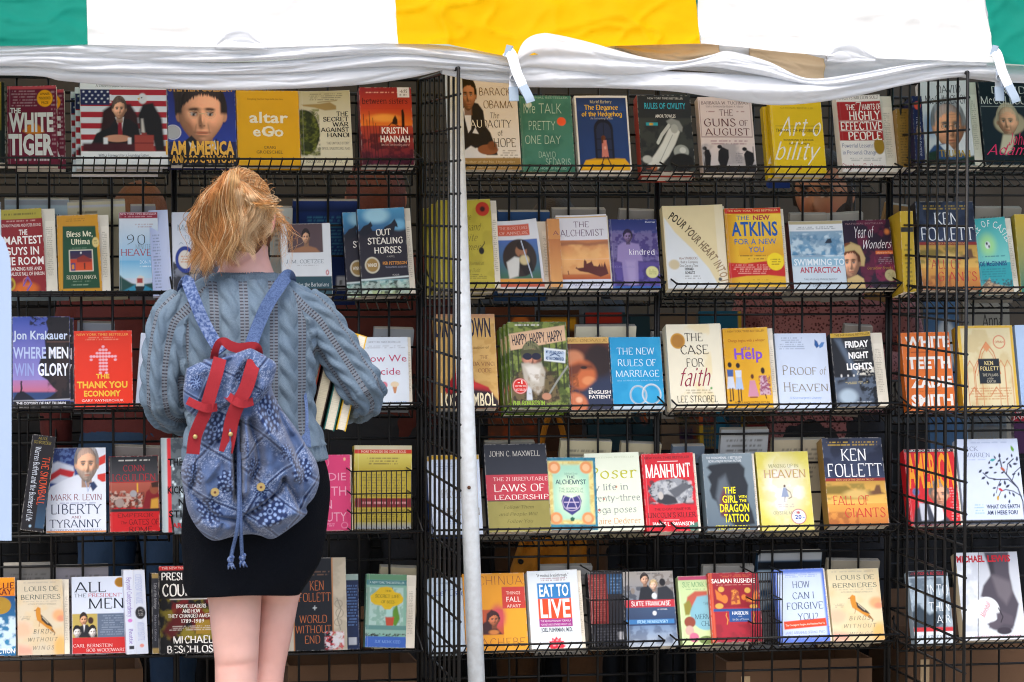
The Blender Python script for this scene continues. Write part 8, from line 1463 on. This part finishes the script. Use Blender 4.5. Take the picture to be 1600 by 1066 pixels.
# ================================================================ BEHIND THE GRIDS
def rb(row, xl, xr, yt, bg, label, ops=(), th=.02, paper='b8b4ac', rot=0):  # greyed tones: the shade behind the grid is put into the colour
    """a book on the back shelf: seen through the grid from behind, its top leaning towards us"""
    b = bay_of((xl+xr)/2); z0, rise = SHELF[b, row]; z0 = z0-.02; al = R_(15); sa, ca = math.sin(al), math.cos(al); L = .2
    for _ in range(5):
        yb = .012+L*sa; xa = P(xl, 700, .02)[0]; xb = P(xr, 700, .02)[0]
        py = proj(((xa+xb)/2, yb, z0))[1]; top = proj(((xa+xb)/2, yb-L*sa, z0+L*ca))[1]; L *= (py-yt)/(py-top)
    W = xb-xa; ex = np.array([1., 0, 0]); eu = np.array([0, -sa, ca]); en = np.array([0, -ca, -sa]); a = R_(-rot)
    ex2 = ex*math.cos(a)+eu*math.sin(a); eu2 = -ex*math.sin(a)+eu*math.cos(a); cen = np.array([(xa+xb)/2, yb, z0+.004])
    o = bpy.data.objects.new('book', None); COL.objects.link(o); o.matrix_world = Matrix([[ex2[i], eu2[i], en[i], cen[i]] for i in range(3)]+[[0, 0, 0, 1]])
    tag(o, label, 'book', 'books on the back shelves seen through the grid')
    p = Paint(W, L, bg, .003).run(list(ops) or [('k', 10, 8, 90, 40, 7, '6a6864')]); m = MB(); V, F, C = p.mesh(); m.V.append(V-(W/2, 0, 0)); m.F += F; m.C.append(C); m.n = len(V)
    m.box(-W/2, 0, -.0008, W/2, L, -.0003, lin(bg)); m.box(-W/2, 0, -th, W/2, L, -th+.0008, lin(bg)); m.box(-W/2, 0, -th+.0008, -W/2+.001, L, -.0008, lin(bg)); m.build('cover', MAT['matte_print'], o, usecol=True)
    m = MB(); m.box(-W/2+.001, .001, -th+.001, W/2-.001, L+.001, -.001, paper); m.build('page_block', MAT['paper'], o, usecol=True); return o
rb(1, 10, 110, 315, '9fb2ba', 'grey-blue back cover behind the dark red paperback, seen through the grid', [('r', 0, 0, 100, 5, '8a8f96'), ('t', 'B', 'ENGLISH', 55, 14, 84, 18, '22303a'), ('k', 40, 9, 62, 12, 1, '44505a')])
rb(1, 113, 203, 318, 'c3bca0', 'cream back cover with small print behind the ochre paperback, seen through the grid', [('k', 5, 8, 60, 90, 14, '6a6250'), ('r', 0, 3, 100, 5, 'b9bcc8')], rot=-2)
rb(1, 206, 245, 325, '8e8c90', 'grey pages between two covers left of the ponytail, seen through the grid')
rb(1, 425, 458, 328, 'b7bab2', 'grey-white pages right of the ginger hair, seen through the grid')
rb(1, 459, 560, 317, '1a2d5c', 'dark blue back cover with a barcode, left of the running horses', [('g', 0, 0, 100, 10, '24386e', '14203c'), ('k', 14, 14, 86, 52, 12, '3a7a90'), ('r', 70, 72, 98, 86, 'c0c4ca'), ('k', 72, 74, 96, 84, 1, '2a2a2a')])
rb(1, 778, 858, 334, '30507c', 'blue back cover behind the coral-plated paperback, seen through the grid')
rb(1, 862, 945, 330, '8f8b84', 'grey pages behind the castle-at-dusk paperback, seen through the grid')
rb(1, 962, 1030, 332, '8a8680', 'grey pages behind the violet paperback, seen through the grid', rot=2)
rb(1, 1232, 1290, 338, 'a39c90', 'pale pages left of the swimmer paperback, seen through the grid')
rb(1, 1290, 1355, 337, 'a8a49c', 'pale pages right above the swimmer paperback, seen through the grid', rot=-4)
rb(1, 1361, 1398, 322, '9a7a50', 'tan card cover above the dark plum paperback, seen through the grid', rot=8)
rb(1, 1520, 1592, 328, 'a09a90', 'pale pages behind the turquoise paperback, seen through the grid')
rb(2, 117, 175, 508, '8f97a0', 'grey pages behind the orange-red hardcover, seen through the grid', rot=2)
rb(2, 580, 642, 517, '9a9fa4', 'grey pages behind the thin pink title paperback, seen through the grid', rot=2)
rb(2, 899, 993, 513, 'd4cfb8', 'cream title page behind the warm embrace paperback, seen through the grid', [('k', 30, 9, 45, 12, 1, '5a564c'), ('k', 25, 17, 94, 24, 2, '4a463c')])
rb(2, 1018, 1060, 524, '9a9894', 'grey pages between the sky blue and the cream paperbacks, seen through the grid')
rb(2, 1308, 1352, 512, '8f867c', 'grey-brown pages behind the black stadium paperback, seen through the grid', rot=4)
rb(3, 170, 250, 702, '8a8684', 'grey pages behind the Roman battle paperback, seen through the grid', rot=3)
rb(3, 757, 835, 694, '8e8a80', 'pages behind the three-banded hardcover, seen through the grid')
rb(3, 870, 950, 692, 'c9c0a0', 'cream pages behind the ornate blue-green paperback, seen through the grid', rot=2)
rb(3, 962, 1025, 696, 'b9b094', 'cream pages behind the yoga verse paperback, seen through the grid', rot=3)
rb(3, 1050, 1100, 700, '6a7888', 'blue-grey pages behind the red slab-lettered paperback, seen through the grid')
rb(3, 1126, 1200, 674, 'b4b8bc', 'white cover behind the dark profile paperback, seen through the grid')
rb(3, 1206, 1290, 690, 'c0b49a', 'cream pages behind the dancing figure hardcover, seen through the grid')
rb(4, 4, 82, 886, '8e8c8a', 'grey pages behind the leftmost goldfinch paperback, seen through the grid')
rb(4, 86, 168, 889, '9a97a0', 'grey pages behind the four men collage paperback, seen through the grid')
rb(4, 584, 648, 890, 'c9bea0', 'cream pages behind the gold cloud paperback, seen through the grid', rot=4)
rb(4, 842, 925, 888, '9a9894', 'grey pages behind the sunburst paperback, seen through the grid')
rb(4, 1098, 1178, 888, '9f9d98', 'grey pages behind the folk-art creature paperback, seen through the grid')
rb(4, 1184, 1284, 866, '3a5c7c', 'photo book with white horses in surf behind the periwinkle paperback', [('r', 0, 0, 100, 8, 'a8acb0'), ('r', 0, 9, 100, 18, '14181e'), ('g', 0, 18, 100, 40, '3a6a94', '2a4a6c'), ('n', 0, 18, 100, 60, 'b8ccd8', 22, .9), ('r', 0, 60, 100, 100, '6a6e74'), ('k', 20, 64, 84, 90, 7, '3a3e44')])
rb(4, 1288, 1370, 879, 'a39a88', 'tan pages behind the second goldfinch paperback, seen through the grid', rot=2)
rb(0, 1206, 1240, 172, '2c4a9c', 'blue and yellow book behind the plain yellow paperback, seen through the grid')
# far rack with the wires of its own grids
for k in (-2, -1, 0, 1, 2):
    src = [o for o in COL.objects if o.name.startswith('grid_panel')][k+2]
    c = src.copy(); COL.objects.link(c); c.location = (X0+k*PW-.12, .95, 0); c['group'] = 'grid panels of the far rack'
    c['label'] = 'blurred far rack grid panel deep inside the tent, '+['behind the left edge', 'behind the young woman', 'behind the tent pole', 'behind the peering man', 'behind the right edge'][k+2]
    for ch in src.children:
        d = ch.copy(); COL.objects.link(d); d.parent = c
# black-clothed tables, also the dark backdrop of the lower background
MAT['cloth'] = nodes_mat('black_cloth', '14151a', .95, 0, .3, 5, .4, 40)
def table(label, x0, x1, y0, y1, h, leg=True):
    o = empty('table', ((x0+x1)/2, (y0+y1)/2, 0), label, 'table', 'cloth-covered tables inside the tent'); cx, cy = (x0+x1)/2, (y0+y1)/2
    m = MB(); m.box(x0-cx, y0-cy, h-.03, x1-cx, y1-cy, h); m.build('table_top', MAT['cloth'], o)
    n = 160; per = []
    W_, D_ = (x1-x0), (y1-y0)
    for i in range(n):
        t = i/n*2*(W_+D_)
        if t < W_: p = (x0+t, y0)
        elif t < W_+D_: p = (x1, y0+t-W_)
        elif t < 2*W_+D_: p = (x1-(t-W_-D_), y1)
        else: p = (x0, y1-(t-2*W_-D_))
        per.append(p)
    V = []; 
    for lv_ in (1, .6, .02):
        for i, p in enumerate(per):
            w_ = .03*(1-lv_)*math.sin(i*1.7)+.02*(1-lv_)*math.sin(i*.61); sx = 1 if p[0] > cx else -1
            V.append((p[0]-cx, p[1]-cy-.004+(w_ if p[1] < cy else -w_), h*lv_+.002))
    F = [(r*n+i, r*n+(i+1) % n, (r+1)*n+(i+1) % n, (r+1)*n+i) for r in range(2) for i in range(n)]; mesh_obj('tablecloth', V, F, MAT['cloth'], o, smooth=True)
table('long table under a black cloth behind the left panels', P(-80, 600, 1.5)[0], P(640, 600, 1.5)[0], 1.45, 2.1, .92)
table('long table under a black cloth behind the right panels', P(690, 600, 1.5)[0], P(1320, 600, 1.5)[0], 1.45, 2.1, .92)
table('table under a black cloth behind the right edge of the photo', P(1345, 600, 1.5)[0], P(1800, 600, 1.5)[0], 1.45, 2.1, .92)
# dark crates added on the tables to darken the lower half of the background
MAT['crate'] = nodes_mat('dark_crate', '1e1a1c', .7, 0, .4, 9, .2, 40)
def crate(label, px, wpx, y, z0, h, d=.34, mat='crate', cat='crate', grp='dark crates added inside the tent'):
    w_ = wpx/ppm(y); x0 = P(px, 600, y)[0]; o = empty(cat.replace(' ', '_'), (x0, y, z0), label, cat, grp)
    m = MB(); t = .012
    m.box(0, 0, 0, w_, t, h); m.box(0, d-t, 0, w_, d, h); m.box(0, t, 0, t, d-t, h); m.box(w_-t, t, 0, w_, d-t, h); m.build('crate_wall', MAT[mat], o)
    m = MB(); m.box(t, t, .002, w_-t, d-t, .012); m.build('crate_floor', MAT[mat], o)
    m = MB(); m.box(w_*.35, -.003, h*.66, w_*.65, -.0005, h*.8); m.build('hand_hole', MAT['wire'], o); return o
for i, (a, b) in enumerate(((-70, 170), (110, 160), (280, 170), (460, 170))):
    crate('added dark crate on the table behind the left panels, '+['at the far left', 'left of the ginger hair', 'hidden mostly by the young woman', 'left of the grid corner'][i], a, b, 1.5, .925, .40)
crate('added dark crate on the right table behind the sky blue cover', 930, 150, 1.62, .925, .22); crate('added dark crate on the right table behind the tent pole', 700, 150, 1.62, .925, .25)
MAT['kraft'] = nodes_mat('cardboard', '6f5139', .85, 0, .35, 7, .15, 60)
def carton(label, px0, px1, y, h, d=.34, z0=0):
    w_ = (px1-px0)/ppm(y); x0 = P(px0, 1030, y)[0]; o = empty('cardboard_box', (x0, y, z0), label, 'box', 'cardboard boxes under the racks'); t = .005
    m = MB(); m.box(0, 0, 0, w_, t, h); m.box(0, d-t, 0, w_, d, h); m.box(0, t, 0, t, d-t, h); m.box(w_-t, t, 0, w_, d-t, h); m.box(t, t, .001, w_-t, d-t, .006); m.build('box_wall', MAT['kraft'], o)
    f = MB(); f.add([(0, d, h), (w_, d, h), (w_-.02, d+.03, h+.10), (.02, d+.03, h+.10)], [(0, 1, 2, 3)]); f.build('flap', MAT['kraft'], o)
    f = MB(); f.add([(0, 0, h), (0, d, h), (-.09, d, h+.05), (-.09, 0, h+.05)], [(0, 1, 2, 3)]); f.build('flap', MAT['kraft'], o)
    m = MB(); m.box(w_*.1, -.0035, h*.25, w_*.16, -.0008, h*.9); m.build('tape', MAT['tan'], o)
zb_ = lambda py, y: P(800, py, y)[2]
carton('open cardboard box under the rack at the lower left', -60, 214, .12, zb_(1030, .12)); carton('cardboard box right of the legs under the rack', 450, 655, .10, zb_(1032, .10))
carton('cardboard box under the goldfinch paperback on the right', 1135, 1375, .14, zb_(1043, .14)); carton('cardboard box under the rack at the right edge', 1415, 1660, .16, zb_(1022, .16))
# books standing on the right-hand tables, dim through the mesh
def tb(label, px0, px1, yt, y, bg, ops=(), th=.02):
    z0 = .922; x0 = P(px0, 600, y)[0]; w_ = (px1-px0)/ppm(y); h = P(800, yt, y)[2]-z0
    o = empty('book', (x0, y, z0), label, 'book', 'books standing on the tables inside the tent', rot=(R_(-8), 0, 0))
    p = Paint(w_, h, bg, .004).run(list(ops)); m = MB(); V, F, C = p.mesh(); m.V.append(np.stack([V[:, 0], -V[:, 2]-.0005, V[:, 1]], 1)); m.F += F; m.C.append(C); m.n = len(V)
    m.box(0, 0, 0, w_, .001, h, lin(bg)); m.box(0, th-.001, 0, w_, th, h, lin(bg)); m.box(0, .001, 0, .001, th-.001, h, lin(bg)); m.build('cover', MAT['matte_print'], o, usecol=True)
    m = MB(); m.box(.0015, .0012, .001, w_-.001, th-.0012, h-.001, 'c8c0ac'); m.build('page_block', MAT['paper'], o, usecol=True)
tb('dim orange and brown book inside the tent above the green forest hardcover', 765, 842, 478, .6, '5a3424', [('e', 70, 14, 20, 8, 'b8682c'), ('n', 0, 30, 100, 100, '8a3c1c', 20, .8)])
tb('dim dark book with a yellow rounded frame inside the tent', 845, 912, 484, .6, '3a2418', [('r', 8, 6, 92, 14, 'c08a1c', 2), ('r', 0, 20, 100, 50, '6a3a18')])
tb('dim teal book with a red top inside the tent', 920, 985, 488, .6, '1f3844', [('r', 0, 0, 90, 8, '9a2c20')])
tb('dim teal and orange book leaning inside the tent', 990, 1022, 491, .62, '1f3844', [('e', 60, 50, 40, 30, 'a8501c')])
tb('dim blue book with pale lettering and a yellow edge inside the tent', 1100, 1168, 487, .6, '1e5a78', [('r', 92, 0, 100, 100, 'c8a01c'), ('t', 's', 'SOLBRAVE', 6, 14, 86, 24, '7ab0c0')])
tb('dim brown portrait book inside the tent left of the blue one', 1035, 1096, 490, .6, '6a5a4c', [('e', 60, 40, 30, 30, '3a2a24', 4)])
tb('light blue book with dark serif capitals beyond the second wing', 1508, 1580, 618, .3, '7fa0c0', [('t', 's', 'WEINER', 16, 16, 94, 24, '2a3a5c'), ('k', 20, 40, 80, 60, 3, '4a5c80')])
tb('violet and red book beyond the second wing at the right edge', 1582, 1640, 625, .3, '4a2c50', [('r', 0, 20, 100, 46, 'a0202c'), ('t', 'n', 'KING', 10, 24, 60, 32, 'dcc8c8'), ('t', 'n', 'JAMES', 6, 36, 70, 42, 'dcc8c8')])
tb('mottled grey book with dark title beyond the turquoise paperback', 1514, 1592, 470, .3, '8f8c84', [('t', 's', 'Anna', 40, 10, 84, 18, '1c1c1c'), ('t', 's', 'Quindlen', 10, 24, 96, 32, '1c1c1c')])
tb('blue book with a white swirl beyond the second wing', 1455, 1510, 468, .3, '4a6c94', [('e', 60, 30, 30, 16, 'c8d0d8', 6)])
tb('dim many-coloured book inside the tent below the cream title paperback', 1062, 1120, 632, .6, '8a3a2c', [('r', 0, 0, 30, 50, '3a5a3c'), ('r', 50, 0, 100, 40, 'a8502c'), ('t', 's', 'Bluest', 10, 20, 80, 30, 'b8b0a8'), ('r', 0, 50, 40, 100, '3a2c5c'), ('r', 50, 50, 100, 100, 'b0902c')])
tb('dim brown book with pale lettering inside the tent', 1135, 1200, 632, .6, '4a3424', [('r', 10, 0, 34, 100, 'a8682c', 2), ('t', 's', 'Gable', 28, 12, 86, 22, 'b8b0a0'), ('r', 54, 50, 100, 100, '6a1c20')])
# mustard bag hanging behind the right panels, held by the shadowed person
o = empty('tote_bag', P(870, 905, .45), 'mustard yellow cloth bag with dark eyelets behind the right panels', 'bag'); b0 = np.array(o.location)
V = []; nx_, ny_ = 40, 30
for j in range(ny_):
    t = j/(ny_-1); xl_, xr_ = 800+34*(1-t)-6*t*0, 918+0*t; xl_ = 800+30*(1-t); xr_ = 915+12*(1-t)*0+4*t; py = 812+90*t
    for i in range(nx_):
        s_ = i/(nx_-1); p = P(xl_+(xr_-xl_)*s_, py, .45); p[1] = .45-.05*math.sin(math.pi*s_)-.012*math.sin(s_*22+t*5)*(1-t*.4)-.01*math.sin(s_*11-t*9); V.append(p-b0)
F = [(j*nx_+i, (j+1)*nx_+i, (j+1)*nx_+i+1, j*nx_+i+1) for j in range(ny_-1) for i in range(nx_-1)]; n = len(V)
V2_ = [v+np.array([0, .09-2*(v[1])*0, 0]) for v in V]; 
for v, q in zip(V, V2_): q[1] = .06
F += [tuple(k+n for k in f[::-1]) for f in F]+[(i, i+1, i+1+n, i+n) for i in range(nx_-1)]+[((ny_-1)*nx_+i+1, (ny_-1)*nx_+i, (ny_-1)*nx_+i+n, (ny_-1)*nx_+i+1+n) for i in range(nx_-1)]
F += [((j+1)*nx_, j*nx_, j*nx_+n, (j+1)*nx_+n) for j in range(ny_-1)]+[(j*nx_+nx_-1, (j+1)*nx_+nx_-1, (j+1)*nx_+nx_-1+n, j*nx_+nx_-1+n) for j in range(ny_-1)]
MAT['mustard'] = nodes_mat('mustard_cloth', 'c07a12', .85, 0, .3, 12, .4, 120); mesh_obj('bag_cloth', V+V2_, F, MAT['mustard'], o, smooth=True)
for px_, py_ in ((814, 878), (899, 884)):
    m = MB(); c = P(px_, py_, .40)-b0; m.tube([c+(0, .012, 0), c+(0, -.002, 0)], .007, 16); m.build('eyelet', MAT['wire'], o, True)
m = MB(); m.tube(catmull(np.array([P(x, y_, .46)-b0 for x, y_ in ((838, 815), (845, 700), (865, 640), (885, 700), (905, 815))]), 6), .008, 8); m.build('handle', MAT['mustard'], o, True)
# wire basket with a book inside (left, fourth row) and one in the bottom row of the right bay
def basket(label, xl, xr, yt, yb, Y=-.14, Yb=-.01):
    o = empty('wire_basket', P((xl+xr)/2, yb, Yb), label, 'basket', 'small wire baskets hooked on the grid'); c = np.array(o.location); m = MB(); r = MB()
    A, B = P(xl, yb, Y)-c, P(xr, yb, Y)-c; zt = P(0, yt, Y)[2]-c[2]; zb = A[2]; x0, x1 = A[0], B[0]; yb_ = 0.0; yf = A[1]
    for z in (zt, zb+(zt-zb)*.62, zb+(zt-zb)*.3, zb): m.tube([(x0, yb_, z), (x0, yf, z), (x1, yf, z), (x1, yb_, z)], .0019, 6)
    n = 12
    for i in range(n+1):
        x = x0+(x1-x0)*i/n; r.tube([(x, yf, zt), (x, yf, zb), (x, yb_, zb)], .0013, 5)
    for x in (x0+.02, x1-.03):
        h_ = MB(); h_.tube([(x, yb_, zt+.03), (x, -.02, zt+.045), (x, -.02, zt)], .0024, 6); h_.build('hook', MAT['wire'], o, True)
    m.build('rim', MAT['wire'], o, True); r.build('wires', MAT['wire'], o, True)
basket('black wire basket around the yellow book with red bands, fourth row left', 549, 643, 745, 830); basket('black wire basket around the dull red and blue book, bottom row', 922, 982, 912, 1012)
basket('black wire basket behind the periwinkle book, bottom row', 1176, 1222, 920, 1008)
